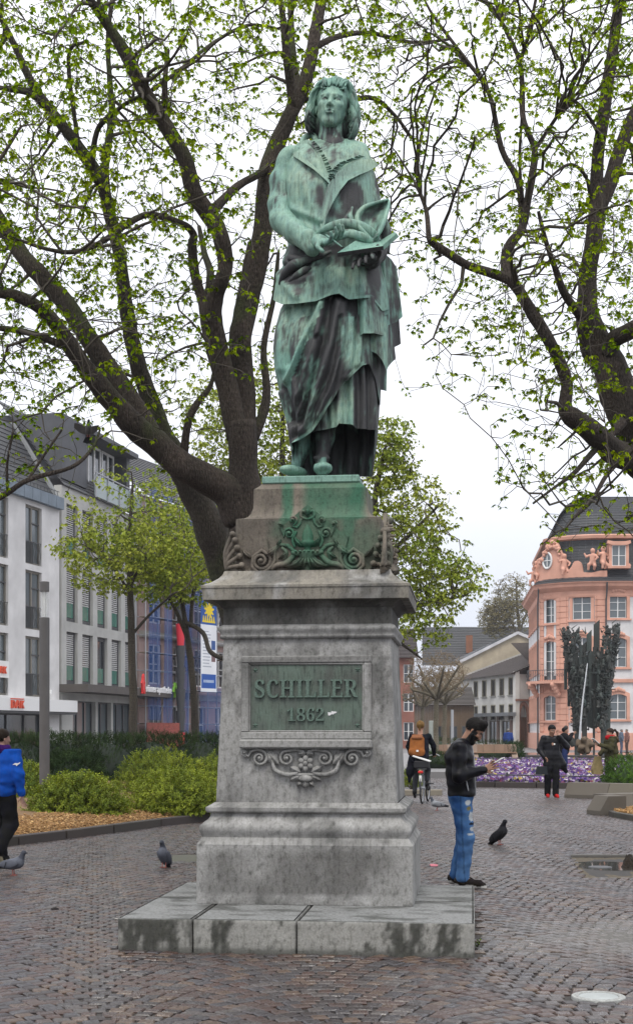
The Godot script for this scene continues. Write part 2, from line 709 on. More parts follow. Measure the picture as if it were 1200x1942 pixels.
func add_head(fd: Field, xf: Transform3D, h: float, beard := -1) -> void:
	var b := xf.basis
	var at := func(x: float, y: float, z: float) -> Vector3: return xf * (Vector3(x, y, z) * h)
	fd.ell(at.call(0, 0.12, -0.08), Vector3(0.34, 0.385, 0.42) * h, b, 0.05 * h)
	fd.ell(at.call(0, -0.10, 0.09), Vector3(0.265, 0.36, 0.28) * h, b, 0.08 * h)
	fd.ell(at.call(0, -0.405, 0.225), Vector3(0.10, 0.08, 0.085) * h, b, 0.10 * h)
	for s in [-1.0, 1.0]:
		fd.cap(at.call(s * 0.225, -0.17, 0.0), at.call(s * 0.07, -0.41, 0.2), 0.08 * h, 0.07 * h, 0.06 * h)
		fd.ell(at.call(s * 0.17, -0.085, 0.255), Vector3(0.085, 0.06, 0.07) * h, b, 0.07 * h)
		fd.ell(at.call(s * 0.128, -0.005, 0.41), Vector3(0.085, 0.052, 0.15) * h, b, 0.025 * h, 0, true)
		fd.ell(at.call(s * 0.125, -0.004, 0.285), Vector3(0.06, 0.045, 0.055) * h, b, 0.008 * h, 1)
		fd.cap(at.call(s * 0.065, 0.018, 0.338), at.call(s * 0.125, 0.042, 0.345), 0.010 * h, 0.012 * h, 0.012 * h)
		fd.cap(at.call(s * 0.125, 0.042, 0.345), at.call(s * 0.19, 0.012, 0.305), 0.012 * h, 0.010 * h, 0.012 * h)
		fd.cap(at.call(s * 0.07, -0.04, 0.335), at.call(s * 0.18, -0.035, 0.305), 0.014 * h, 0.012 * h, 0.02 * h)
		fd.cap(at.call(s * 0.045, 0.085, 0.355), at.call(s * 0.20, 0.10, 0.29), 0.032 * h, 0.026 * h, 0.045 * h, 2)
		fd.ell(at.call(s * 0.047, -0.148, 0.375), Vector3(0.03, 0.027, 0.04) * h, b, 0.025 * h)
		fd.ell(at.call(s * 0.345, -0.03, -0.06), Vector3(0.028, 0.11, 0.065) * h, b, 0.02 * h)
	fd.cap(at.call(0, 0.06, 0.345), at.call(0, -0.115, 0.405), 0.03 * h, 0.038 * h, 0.03 * h)
	fd.ell(at.call(0, -0.128, 0.41), Vector3(0.042, 0.036, 0.04) * h, b, 0.03 * h)
	fd.cap(at.call(-0.075, -0.248, 0.345), at.call(0.075, -0.248, 0.345), 0.022 * h, 0.022 * h, 0.02 * h, 3)
	fd.cap(at.call(0, -0.238, 0.37), at.call(0, -0.240, 0.37), 0.022 * h, 0.022 * h, 0.02 * h, 3)
	fd.cap(at.call(-0.055, -0.292, 0.345), at.call(0.055, -0.292, 0.345), 0.026 * h, 0.026 * h, 0.02 * h, 3)
	fd.ell(at.call(0, -0.268, 0.39), Vector3(0.09, 0.009, 0.05) * h, b, 0.012 * h, 0, true)
func add_hand(fd: Field, wrist: Vector3, dirv: Vector3, up: Vector3, length: float, bend: float, thumb: float, tag := 0, spread := 0.12) -> void:
	var y := dirv.normalized()
	var z := (up - y * up.dot(y)).normalized()
	var x := y.cross(z)
	var r := length * 0.052
	var palm := length * 0.5
	for k in 4:
		var q := (k - 1.5)
		fd.cap(wrist + x * q * length * 0.05, wrist + y * palm + x * q * length * 0.105, r * 1.25, r * 1.25, r * 0.8, tag)
	for k in 4:
		var q := (k - 1.5)
		var p := wrist + y * palm + x * q * length * 0.115
		var fl: float = length * [0.42, 0.48, 0.44, 0.34][k]
		var d := (y + x * q * spread).normalized()
		for j in 3:
			d = d.rotated(x, bend * (0.7 + 0.3 * j))
			var e: Vector3 = p + d * fl * [0.45, 0.32, 0.25][j]
			fd.cap(p, e, r * (1.0 - 0.1 * j), r * (0.92 - 0.1 * j), r * 0.3, tag)
			p = e
	var tp := wrist + y * palm * 0.25 + x * thumb * length * 0.12
	var td := (y * 0.75 + x * thumb * 0.75 - z * 0.25).normalized()
	fd.cap(tp, tp + td * length * 0.24, r * 1.35, r * 1.1, r * 0.8, tag)
	fd.cap(tp + td * length * 0.24, tp + td * length * 0.24 + (td - x * thumb * 0.5 - z * 0.15).normalized() * length * 0.2, r * 1.1, r * 0.85, r * 0.3, tag)
const PED := Vector3(-0.014, 0.0, -11.525)
const PED_TURN := -0.113
func flat_poly(pts: Array, y: float, g: Geo) -> void:
	var poly := PackedVector2Array()
	for p in pts:
		poly.append(Vector2(p.x, -p.z))
	g.slab(poly, 0.002, Transform3D(Basis(Vector3.RIGHT, -PI / 2), Vector3(0, y, 0)))
func in_slab(p: Vector3) -> bool:
	var q := (p - PED).rotated(Vector3.UP, -PED_TURN)
	return q.x > -1.29 and q.x < 1.36 and q.z < 1.69 and q.z > -0.8
func make_ground() -> void:
	var g := Geo.new()
	g.quad(Vector3(-500, 0, 60), Vector3(500, 0, 60), Vector3(500, 0, -600), Vector3(-500, 0, -600))
	var far := mat("far_paving", rgb(0.25, 0.24, 0.245), 0.6, T.rough, 0.35)
	var o := struct("ground", g.mesh(), far)
	o.position.y = -0.05
	g = Geo.new()
	var rows := []
	for i in 26:
		var row := PackedVector3Array()
		for k in 31:
			row.append(Vector3((k - 15) * 1.6, -0.016, 1.0 - i * 2.2))
		rows.append(row)
	g.sheet(rows)
	var joint := mat("joint_earth", rgb(0.055, 0.047, 0.04), 0.75, T.rough, 1.0)
	var bed := struct("pavement", g.mesh(), joint)
	var shapes := []
	var r2 := RandomNumberGenerator.new()
	r2.seed = 77
	for s in 7:
		g = Geo.new()
		var top := []
		var mid := []
		var low := []
		var k := 0
		for q in [[-1, -1], [1, -1], [1, 1], [-1, 1]]:
			var p := Vector3(q[0] * (0.5 + r2.randf_range(-0.07, 0.05)), 0, q[1] * (0.5 + r2.randf_range(-0.07, 0.05)))
			top.append(Vector3(p.x * 0.84, r2.randf_range(-0.001, 0.002), p.z * 0.84))
			mid.append(Vector3(p.x, -0.007, p.z))
			low.append(Vector3(p.x * 0.98, -0.03, p.z * 0.98))
			k += 1
		g.quad(top[3], top[2], top[1], top[0])
		for i in 4:
			var j := (i + 1) % 4
			g.quad(top[i], top[j], mid[j], mid[i])
			g.quad(mid[i], mid[j], low[j], low[i])
		shapes.append(g.mesh())
	var palette := [rgb(0.082, 0.053, 0.047), rgb(0.072, 0.064, 0.067), rgb(0.100, 0.066, 0.056), rgb(0.052, 0.041, 0.041), rgb(0.108, 0.094, 0.091), rgb(0.088, 0.051, 0.042), rgb(0.130, 0.088, 0.065), rgb(0.066, 0.060, 0.066)]
	var single := []
	T.wet = tex_noise(0.012, 4, Color(0.12, 0.12, 0.12), Color(0.6, 0.6, 0.6), 31)
	T.grain = tex_noise(0.05, 4, Color(0.62, 0.6, 0.58), Color(1, 1, 1), 32)
	var tune := func(m: StandardMaterial3D) -> void:
		m.roughness = 1.0
		m.roughness_texture = T.wet
		m.roughness_texture_channel = BaseMaterial3D.TEXTURE_CHANNEL_RED
		relief(m, T.bump, 0.5)
	for c in palette:
		var m := mat("sett_%d" % single.size(), c, 1.0, T.grain, 1.6)
		tune.call(m)
		single.append(m)
	var sm := mat("sett", rgb(1, 1, 1), 1.0, T.grain, 1.6, true)
	tune.call(sm)
	var all := []
	var W := 1.32
	var sag := 0.24
	var turn := Basis(Vector3.UP, 0.16)
	r2.seed = 5
	var dv := 0.106
	var nacross := 13
	for cidx in range(-25, 28):
		for row in range(40, 500):
			for k in nacross:
				var s := (k + 0.5 + 0.5 * (row % 2) - 0.25) / nacross * 2.0 - 1.0
				var slope := -2.0 * sag * s / (W * 0.5)
				var u := cidx * W + s * W * 0.5
				var v := row * dv + sag * (1.0 - s * s) + 0.3 * (cidx % 2) * dv
				var p := turn * Vector3(u + r2.randf_range(-0.008, 0.008), 0, -v + r2.randf_range(-0.008, 0.008))
				var d: float = -p.z
				if d < 4.2 or d > 46.0 or absf(p.x) > d * 0.30 + 1.2:
					continue
				if in_slab(p) or Vector2(p.x - MAN.x, p.z - MAN.z).length() < 0.17:
					continue
				if in_pit(p):
					continue
				p.x += r2.randf_range(-0.006, 0.006)
				p.y = 0.006 * noise.get_noise_2d(p.x * 1.2, p.z * 1.2) - r2.randf() * 0.005
				var c := cos(atan(slope))
				var b := turn * Basis(Vector3.UP, atan(slope) + r2.randf_range(-0.13, 0.13))
				b = b * Basis(Vector3.RIGHT, r2.randf_range(-0.03, 0.03)) * Basis(Vector3.BACK, r2.randf_range(-0.03, 0.03))
				b = b.scaled_local(Vector3(W / nacross / c * r2.randf_range(0.84, 0.98), 1, dv * c * r2.randf_range(0.84, 0.97)))
				all.append([d, Transform3D(b, p), r2.randi() % 7, r2.randi() % 8])
	var la := G(925, 1590)
	var lb := G(985, 1668)
	all.sort_custom(func(a, b): return a[0] < b[0])
	var lots := []
	var cols := []
	for s in 7:
		lots.append([])
		cols.append(PackedColorArray())
	var n := 0
	for a in all:
		var t: Transform3D = a[1]
		var px: float = t.origin.x / a[0] * F + 600.0
		var py: float = HY + EYE * F / a[0]
		if n < 300 and px > 0 and px < 1200 and py < 1936:
			part("sett", shapes[a[2]], single[a[3]], bed, t)
			n += 1
			continue
		lots[a[2]].append(t)
		var c: Color = palette[a[3]]
		var blotch := 1.0 + 0.35 * noise.get_noise_2d(t.origin.x * 0.5, t.origin.z * 0.5)
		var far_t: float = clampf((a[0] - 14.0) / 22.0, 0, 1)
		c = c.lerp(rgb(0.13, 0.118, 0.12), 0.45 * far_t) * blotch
		var dust := sand_at(t.origin)
		c = c.lerp(rgb(0.21, 0.20, 0.19), dust * 0.8)
		cols[a[2]].append(c)
	for s in 7:
		copies("setts", shapes[s], sm, bed, lots[s], cols[s])
	g = Geo.new()
	rows = []
	var gc := []
	var sand_mat := mat("sand", rgb(0.20, 0.19, 0.175), 0.85, T.rough, 3.0)
	for i in 22:
		var row := PackedVector3Array()
		for k in 34:
			var p := Vector3(1.3 + k * 0.1, 0, -8.9 - i * 0.17)
			p.y = -0.021 + 0.021 * sand_at(p)
			row.append(p)
		rows.append(row)
	g.sheet(rows)
	var sand := struct("sand", g.mesh(), sand_mat)
	make_pits()
func sand_at(p: Vector3) -> float:
	var e := Vector2((p.x - 2.75) / 1.5, (-p.z - 10.6) / 1.35).length()
	return clampf(1.25 - e + 0.35 * noise.get_noise_2d(p.x * 3.0, p.z * 3.0), 0, 1)
var MAN := G(1134, 1890)
func in_pit(p: Vector3) -> bool:
	for q in [[G(1082, 1624), G(1290, 1624), G(1300, 1664), G(1105, 1664)], [G(292, 1632), G(330, 1619), G(420, 1619), G(420, 1634)]]:
		var poly := PackedVector2Array()
		for c in q:
			poly.append(Vector2(c.x, c.z))
		if Geometry2D.is_point_in_polygon(Vector2(p.x, p.z), poly):
			return true
	return false
func make_pits() -> void:
	var mud := mat("mud", rgb(0.17, 0.135, 0.085), 0.9, T.rough, 1.5)
	var wet := mat("puddle_water", rgb(0.05, 0.04, 0.025), 0.03)
	wet.albedo_color.a = 0.35
	wet.transparency = BaseMaterial3D.TRANSPARENCY_ALPHA
	var pit := [G(1082, 1624), G(1290, 1624), G(1300, 1664), G(1105, 1664)]
	var g := Geo.new()
	var rows := []
	for i in 13:
		var row := PackedVector3Array()
		for k in 17:
			var a: Vector3 = (pit[0] as Vector3).lerp(pit[1], k / 16.0)
			var b: Vector3 = (pit[3] as Vector3).lerp(pit[2], k / 16.0)
			var p := a.lerp(b, i / 12.0)
			p.y = -0.012 - 0.012 * sin(i / 12.0 * PI) * sin(clampf(k / 10.0, 0, 1) * PI) + 0.008 * noise.get_noise_2d(p.x * 4.0, p.z * 4.0)
			row.append(p)
		rows.append(row)
	g.sheet(rows, false, [], true)
	struct("sandy_ground", g.mesh(), mud)
	g = Geo.new()
	var poly := PackedVector2Array()
	var c := G(1150, 1640)
	for k in 28:
		var a := TAU * k / 28.0
		var r := 1.0 + 0.25 * noise.get_noise_2d(cos(a) * 2.0, sin(a) * 2.0 + 4.0)
		poly.append(Vector2(c.x + cos(a) * 0.42 * r, -(c.z + sin(a) * 0.55 * r)))
	g.slab(poly, 0.003, Transform3D(Basis(Vector3.RIGHT, -PI / 2), Vector3(0, -0.0145, 0)))
	var w := struct("water", g.mesh(), wet)
	g = Geo.new()
	flat_poly([G(292, 1632), G(330, 1619), G(420, 1619), G(420, 1634)], -0.012, g)
	struct("mossy_ground", g.mesh(), mat("moss", rgb(0.075, 0.07, 0.02), 0.5, T.rough, 2.0))
	var root := thing("stone_kerb", "thin granite kerb edging the sandy puddle hollow in the setts", "kerb")
	g = Geo.new()
	g.col = rgb(0.16, 0.15, 0.14)
	g.bar(pit[0], pit[1], 0.07, 0.05, Vector3.UP, 0.01)
	part("kerb_stone", g.mesh(), mats.plain, root)
	var st := thing("tree_stump", "broken dark tree stump standing in the sandy puddle hollow", "stump")
	g = Geo.new()
	var sp := G(1196, 1643)
	g.col = rgb(0.06, 0.045, 0.03)
	var rr := []
	for i in 5:
		var row := PackedVector3Array()
		for k in 14:
			var a := -TAU * k / 14.0
			var r: float = [0.13, 0.10, 0.09, 0.07, 0.0][i] * (1.0 + 0.4 * noise.get_noise_2d(cos(a) * 2.3, sin(a) * 2.3))
			row.append(sp + Vector3(cos(a) * r, [-0.03, 0.02, 0.07, 0.10 + 0.05 * sin(a * 3.0), 0.07][i], sin(a) * r))
		rr.append(row)
	g.sheet(rr, true)
	part("wood", g.mesh(), mats.bark, st)
	var lamp := thing("ground_light", "round frosted glass light set flush in the paving setts", "ground light", MAN)
	g = Geo.new()
	g.col = rgb(0.50, 0.51, 0.49)
	g.lathe(P2([Vector2(0.162, -0.03), Vector2(0.162, 0.002), Vector2(0.155, 0.006), Vector2(0.122, 0.007), Vector2(0.117, 0.004), Vector2(0.117, -0.02)]), Vector3.ZERO, 48)
	part("rim", g.mesh(), mat("cast_rim", rgb(1, 1, 1), 0.6, T.rough, 4.0, true), lamp)
	g = Geo.new()
	g.lathe(P2([Vector2(0.117, 0.003), Vector2(0.06, 0.005), Vector2(0.0, 0.005)]), Vector3.ZERO, 40)
	part("glass", g.mesh(), mat("frosted", rgb(0.36, 0.39, 0.38), 0.35, T.soft, 2.0), lamp)
	var cover := thing("drain_cover", "small dark oval drain cover in the middle of the puddle", "drain cover", G(1137, 1643) + Vector3(0, -0.02, 0))
	g = Geo.new()
	g.lathe(P2([Vector2(0.14, 0.0), Vector2(0.14, 0.014), Vector2(0.12, 0.018), Vector2(0.0, 0.018)]), Vector3.ZERO, 20)
	part("lid", g.mesh(), mats.dark_metal, cover)
func stone_tint(p: Vector3, nrm: Vector3, kind: int) -> Color:
	var s := p.x + p.z * 0.9
	var streak := noise.get_noise_3d(p.x * 11.0, p.y * 0.9, p.z * 11.0)
	var blot := fine.get_noise_3d(p.x * 1.7, p.y * 1.7, p.z * 1.7 + kind * 3.0)
	var mott := fine.get_noise_3d(p.x * 6.0 + 9.0, p.y * 6.0, p.z * 6.0)
	var c := rgb(0.335, 0.325, 0.31)
	if kind == 0:    # step
		c = rgb(0.345, 0.34, 0.32)
		var dark := 0.0
		if nrm.y < 0.5:
			for q in [[-1.02, 0.36], [-0.5, 0.12], [0.83, 0.17], [1.13, 0.11]]:
				dark = maxf(dark, smoothstep(q[1], q[1] * 0.5, absf(p.x - q[0]) + 0.14 * noise.get_noise_2d(p.x * 9.0, p.y * 9.0) + 0.10 * noise.get_noise_2d(p.x * 34.0, p.y * 16.0)))
			dark *= smoothstep(-0.25, 0.1, fine.get_noise_3d(p.x * 16.0, p.y * 6.0, p.z * 16.0) + 0.1)
			dark = maxf(dark, smoothstep(0.12, 0.4, fine.get_noise_3d(p.x * 7.0 + 3.0, p.y * 5.0, p.z * 7.0)))
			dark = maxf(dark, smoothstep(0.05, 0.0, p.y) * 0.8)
		else:
			dark = smoothstep(-0.05, 0.3, fine.get_noise_2d(p.x * 2.2, p.z * 5.0)) * 0.75
			c = rgb(0.25, 0.255, 0.255)
		return c.lerp(rgb(0.035, 0.036, 0.028), dark * 0.9) * (1.0 + 0.25 * mott)
	if kind == 1 or kind == 4:    # plinth and shaft
		c = rgb(0.36, 0.355, 0.348) if kind == 1 else rgb(0.30, 0.275, 0.235)
		c = c.lerp(rgb(0.12, 0.118, 0.114), clampf(0.24 + 1.9 * blot + 1.0 * streak, 0, 0.85))
		c = c.lerp(rgb(0.50, 0.495, 0.49), clampf(2.6 * mott - 0.25 + 0.8 * blot, 0, 0.7))
		var low := fine.get_noise_3d(p.x * 26.0, p.y * 20.0, p.z * 26.0)
		c = c.lerp(rgb(0.075, 0.075, 0.07), smoothstep(0.2, 0.45, low) * 0.7)
		if p.y < 0.72 and p.y > 0.3:
			var e := smoothstep(0.0, 0.22, 0.857 - absf(p.x)) * smoothstep(0.23, 0.34, p.y) * smoothstep(0.70, 0.6, p.y)
			c = c.lerp(rgb(0.135, 0.13, 0.125), clampf(e * (0.62 + 1.2 * blot), 0, 0.75))
		return c
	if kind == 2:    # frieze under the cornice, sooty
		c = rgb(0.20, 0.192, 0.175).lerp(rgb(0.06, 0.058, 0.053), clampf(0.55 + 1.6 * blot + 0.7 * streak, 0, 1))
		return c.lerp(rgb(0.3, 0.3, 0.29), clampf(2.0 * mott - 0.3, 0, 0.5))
	if kind == 3:    # upper block, warm, with copper runs
		c = rgb(0.235, 0.20, 0.16).lerp(rgb(0.155, 0.132, 0.108), clampf(0.45 + 1.8 * blot + 0.6 * streak, 0, 1)) * (1.0 + 0.6 * mott)
		var run := 0.0
		if p.z > 0.0 or p.x > 0.3:
			var wob := 0.06 * noise.get_noise_2d(p.y * 4.0, p.x * 2.0)
			if p.y > 3.3:
				run = maxf(run, smoothstep(0.055, 0.03, absf(p.x + 0.18 + wob * 0.3)) * 0.9)
				run = maxf(run, smoothstep(0.3, 0.2, absf(p.x - 0.2 + wob)) * clampf(0.95 + 1.1 * blot, 0.3, 1))
			else:
				var pk := 0.62 - (3.34 - p.y) * 0.05
				run = maxf(run, smoothstep(0.42, 0.2, absf(p.x - 0.06 + wob) + maxf(0.0, 3.1 - p.y) * 0.6) * clampf(0.7 + 0.9 * blot + streak * 0.5, 0.1, 1))
				run = maxf(run, smoothstep(0.09, 0.03, absf(p.x - 0.33 + wob)) * 0.8)
			if p.x > 0.38:
				run = maxf(run, smoothstep(0.0, 0.3, blot + 0.05) * 0.5)
		return c.lerp(rgb(0.03, 0.155, 0.09), clampf(run, 0, 1) * 0.92)
	return c
func stone_sides(g: Geo, rows: Array, kind: int, ease := 0.012, step := 0.03) -> void:
	var full := []
	for i in rows.size() - 1:
		var a: Array = rows[i]
		var b: Array = rows[i + 1]
		var l := Vector2(a[0] - b[0], a[2] - b[2]).length()
		var m := maxi(1, int(l / step))
		for k in m:
			var t := float(k) / m
			full.append([lerpf(a[0], b[0], t), lerpf(a[1], b[1], t), lerpf(a[2], b[2], t)])
	full.append(rows[-1])
	var w: float = rows[0][0] * 2.0
	var n := clampi(int(w / step), 4, 60)
	var out := []
	var cols := []
	for r in full:
		var ring := PackedVector3Array()
		var cr := PackedColorArray()
		for side in 4:
			var hw: float = r[0] if side % 2 == 0 else r[1]
			var hd: float = r[1] if side % 2 == 0 else r[0]
			var bas := Basis(Vector3.UP, side * PI / 2)
			for k in n + 3:
				var x := 0.0
				if k == 0:
					x = -hw + ease
				elif k == n + 2:
					x = hw - ease
				else:
					x = lerpf(-hw + ease * 2.5, hw - ease * 2.5, (k - 1.0) / n)
				var nrm := bas * Vector3(0, 0, 1)
				var p := bas * Vector3(x, r[2], hd)
				p += nrm * 0.0035 * fine.get_noise_3d(p.x * 5.0, p.y * 5.0, p.z * 5.0)
				ring.append(p)
				cr.append(stone_tint(p, nrm, kind))
		out.append(ring)
		cols.append(cr)
	g.sheet(out, true, cols)
func stone_top(g: Geo, hw: float, hd: float, y: float, kind: int, n := 30) -> void:
	var rows := []
	var cols := []
	for i in n + 1:
		var row := PackedVector3Array()
		var cr := PackedColorArray()
		for k in n + 1:
			var p := Vector3(lerpf(-hw, hw, float(k) / n), y, lerpf(hd, -hd, float(i) / n))
			row.append(p)
			cr.append(stone_tint(p, Vector3.UP, kind))
		rows.append(row)
		cols.append(cr)
	g.sheet(rows, false, cols)
func curl(g: Geo, c: Vector2, r: float, turns: float, start: float, dirn: float, w: float, xf: Transform3D, lead: Array = []) -> void:
	var pts := PackedVector3Array()
	var rad := PackedFloat32Array()
	for p in lead:
		pts.append(xf * Vector3(p.x, p.y, 0.012))
		rad.append(w)
	var m := int(turns * 14)
	for i in m + 1:
		var t := float(i) / m
		var a := start + dirn * turns * TAU * t
		var rr := r * (1.0 - 0.86 * t)
		pts.append(xf * Vector3(c.x + cos(a) * rr, c.y + sin(a) * rr, 0.012 + 0.012 * t))
		rad.append(w * (1.0 - 0.35 * t))
	g.tube(pts, rad, 7, true, 1.0)
	g.blob(xf * Vector3(c.x, c.y, 0.02), Vector3(w * 1.25, w * 1.25, 0.028), xf.basis, 9, 6)
func leaf_relief(g: Geo, a: Vector2, b: Vector2, w: float, xf: Transform3D, lobes := 3, bend := 0.0) -> void:
	var dirv := (b - a)
	var side := dirv.orthogonal().normalized()
	var rows := []
	var n := 12
	for i in n + 1:
		var t := float(i) / n
		var mid := a + dirv * t + side * bend * sin(t * PI)
		var hw := w * (sin(pow(t, 0.8) * PI) * 0.9 + 0.12 * (1.0 - t)) * (0.8 + 0.28 * absf(sin(t * PI * lobes)))
		var row := PackedVector3Array()
		for k in 7:
			var s := (k - 3) / 3.0
			var q := mid + side * hw * s
			var hgt := 0.034 * (1.0 - s * s) + 0.012 * cos(s * 9.0) * (1.0 - s * s) - 0.002
			row.append(xf * Vector3(q.x, q.y, hgt * (0.35 + 0.65 * sin(clampf(t, 0.05, 1.0) * PI))))
		rows.append(row)
	g.sheet(rows)
func tint_all(g: Geo, kind: int, xform := Transform3D()) -> void:
	for i in g.v.size():
		g.c[i] = stone_tint(xform * g.v[i], g.n[i], kind)
func make_monument() -> void:
	var ped := thing("stone_pedestal", "tall grey stone pedestal with cornice, carved scrolls and bronze name plate on a broad step", "pedestal", PED, PED_TURN)
	var sm: Material = mats.stone
	var hz := 1.65
	for q in [[-1.26, -0.71], [-0.70, 0.05], [0.06, 1.33]]:
		var g := Geo.new()
		var w: float = q[1] - q[0]
		stone_sides(g, [[w * 0.5, 0.62, -0.03], [w * 0.5, 0.62, 0.222], [w * 0.5 - 0.008, 0.612, 0.23]], -1, 0.012, 0.02)
		stone_top(g, w * 0.5 - 0.018, 0.602, 0.23, -1, 44)
		for i in g.v.size():
			g.v[i] += Vector3((q[0] + q[1]) * 0.5, 0, hz - 0.62)
			var nn: Vector3 = g.n[i]
			g.c[i] = stone_tint(g.v[i], nn, 0)
		part("step_block", g.mesh(), sm, ped)
	for q in [[-1.26, -0.1], [-0.09, 1.33]]:
		var g := Geo.new()
		var w: float = q[1] - q[0]
		stone_sides(g, [[w * 0.5, 0.58, -0.03], [w * 0.5, 0.58, 0.222], [w * 0.5 - 0.008, 0.572, 0.23]], -1, 0.012, 0.04)
		stone_top(g, w * 0.5 - 0.018, 0.562, 0.23, -1, 20)
		for i in g.v.size():
			g.v[i] += Vector3((q[0] + q[1]) * 0.5, 0, hz - 1.25 - 0.58)
			g.c[i] = stone_tint(g.v[i], g.n[i], 0)
		part("step_block", g.mesh(), sm, ped)
	var D := 0.10   # the pedestal is a little shallower than wide
	var add := func(called: String, groups: Array, kind: int, top := false) -> void:
		var g := Geo.new()
		for rows in groups:
			var rr := []
			for r in rows:
				rr.append([r[0], r[0] - D, r[1]])
			stone_sides(g, rr, kind)
		if top:
			var e: Array = groups[-1][-1]
			stone_top(g, e[0], e[0] - D, e[1], kind, 12)
		part(called, g.mesh(), sm, ped)
	add.call("plinth", [[[0.858, 0.232], [0.857, 0.70]], [[0.857, 0.70], [0.822, 0.755]]], 1)
	add.call("base_moulding", [[[0.822, 0.755], [0.826, 0.775], [0.838, 0.80], [0.842, 0.825], [0.834, 0.85], [0.812, 0.872], [0.78, 0.895], [0.765, 0.92], [0.763, 0.945]], [[0.763, 0.945], [0.79, 0.95], [0.797, 0.965], [0.797, 0.99]], [[0.797, 0.99], [0.733, 1.03]]], 1)
	add.call("shaft", [[[0.725, 1.03], [0.673, 2.335]]], 1)
	add.call("string_moulding", [[[0.673, 2.335], [0.70, 2.342], [0.70, 2.362]], [[0.70, 2.362], [0.694, 2.366], [0.70, 2.39], [0.712, 2.405], [0.714, 2.425], [0.70, 2.44]], [[0.70, 2.44], [0.676, 2.452]]], 1)
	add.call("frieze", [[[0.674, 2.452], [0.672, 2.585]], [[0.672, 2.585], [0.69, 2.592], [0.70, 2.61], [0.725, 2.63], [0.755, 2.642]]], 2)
	add.call("cornice", [[[0.755, 2.642], [0.818, 2.642]], [[0.818, 2.642], [0.824, 2.735]], [[0.83, 2.735], [0.83, 2.755]], [[0.83, 2.755], [0.762, 2.785], [0.712, 2.82], [0.68, 2.855], [0.668, 2.885]]], 4)
	add.call("upper_block", [[[0.592, 2.86], [0.588, 3.315]], [[0.588, 3.315], [0.55, 3.325]], [[0.54, 3.325], [0.505, 3.345], [0.482, 3.375], [0.468, 3.42], [0.464, 3.46], [0.462, 3.575]], [[0.462, 3.575], [0.415, 3.615], [0.405, 3.632]]], 3, true)
	var fz := 0.706
	var lean := -atan(0.052 / 1.305)
	var face := Transform3D(Basis(Vector3.RIGHT, lean), Vector3(0, 1.865, 0.5917))
	var g := Geo.new()
	for e in [[Vector3(0, 0.305, 0.004), Vector3(1.04, 0.058, 0.05)], [Vector3(0, -0.305, 0.004), Vector3(1.04, 0.058, 0.05)], [Vector3(-0.490, 0, 0.004), Vector3(0.06, 0.552, 0.05)], [Vector3(0.490, 0, 0.004), Vector3(0.06, 0.552, 0.05)]]:
		g.box(face * e[0], e[1], face.basis, 0.008)
	for e in [[Vector3(0, 0.269, 0.003), Vector3(0.92, 0.014, 0.036)], [Vector3(0, -0.269, 0.003), Vector3(0.92, 0.014, 0.036)], [Vector3(-0.4535, 0, 0.003), Vector3(0.013, 0.524, 0.036)], [Vector3(0.4535, 0, 0.003), Vector3(0.013, 0.524, 0.036)]]:
		g.box(face * e[0], e[1], face.basis, 0.005)
	tint_all(g, 1)
	part("panel_frame", g.mesh(), sm, ped)
	g = Geo.new()
	g.box(face * Vector3(0, -0.372, 0.03), Vector3(1.06, 0.07, 0.10), face.basis, 0.012)
	g.box(face * Vector3(0, -0.3355, 0.022), Vector3(1.03, 0.003, 0.06), face.basis, 0.010)
	tint_all(g, 1)
	part("panel_sill", g.mesh(), sm, ped)
	g = Geo.new()
	var rows := []
	var cols := []
	for i in 19:
		var row := PackedVector3Array()
		var cr := PackedColorArray()
		for k in 37:
			var q := Vector2(lerpf(-0.447, 0.447, k / 36.0), lerpf(-0.262, 0.262, i / 18.0))
			row.append(face * Vector3(q.x, q.y, 0.009))
			var b := fine.get_noise_2d(q.x * 3.0 + 4.0, q.y * 4.0)
			var m := fine.get_noise_2d(q.x * 14.0, q.y * 5.0)
			cr.append(rgb(0.115, 0.16, 0.13).lerp(rgb(0.075, 0.08, 0.072), clampf(0.4 + 1.3 * b + 0.6 * m, 0, 1)))
		rows.append(row)
		cols.append(cr)
	g.sheet(rows, false, cols)
	var plate := part("name_plate", g.mesh(), mats.bronze, ped)
	var letter_m := mat("letter_bronze", rgb(0.14, 0.22, 0.175), 0.55, T.rough, 5.0)
	var sf := SystemFont.new()
	sf.font_names = PackedStringArray(["Droid Serif"])
	sf.font_weight = 700
	for e in [["SCHILLER", 0.165, Vector3(0, 0.071, 0.018), 0.825], ["1862", 0.115, Vector3(-0.003, -0.136, 0.015), 0.294]]:
		var tm := TextMesh.new()
		tm.text = e[0]
		tm.font = sf
		tm.font_size = 96
		tm.pixel_size = 0.001
		tm.depth = 0.03
		tm.curve_step = 2.0
		var bb := tm.get_aabb()
		var sx: float = e[3] / bb.size.x
		var cap: float = (0.146 if e[0] == "SCHILLER" else 0.106) / bb.size.y
		var b := face.basis * Basis.from_scale(Vector3(sx, cap, 1.0))
		var ctr := bb.get_center()
		var o: Vector3 = face * e[2] - b * Vector3(ctr.x, ctr.y, 0)
		part("lettering", tm, letter_m, plate, Transform3D(b, o))
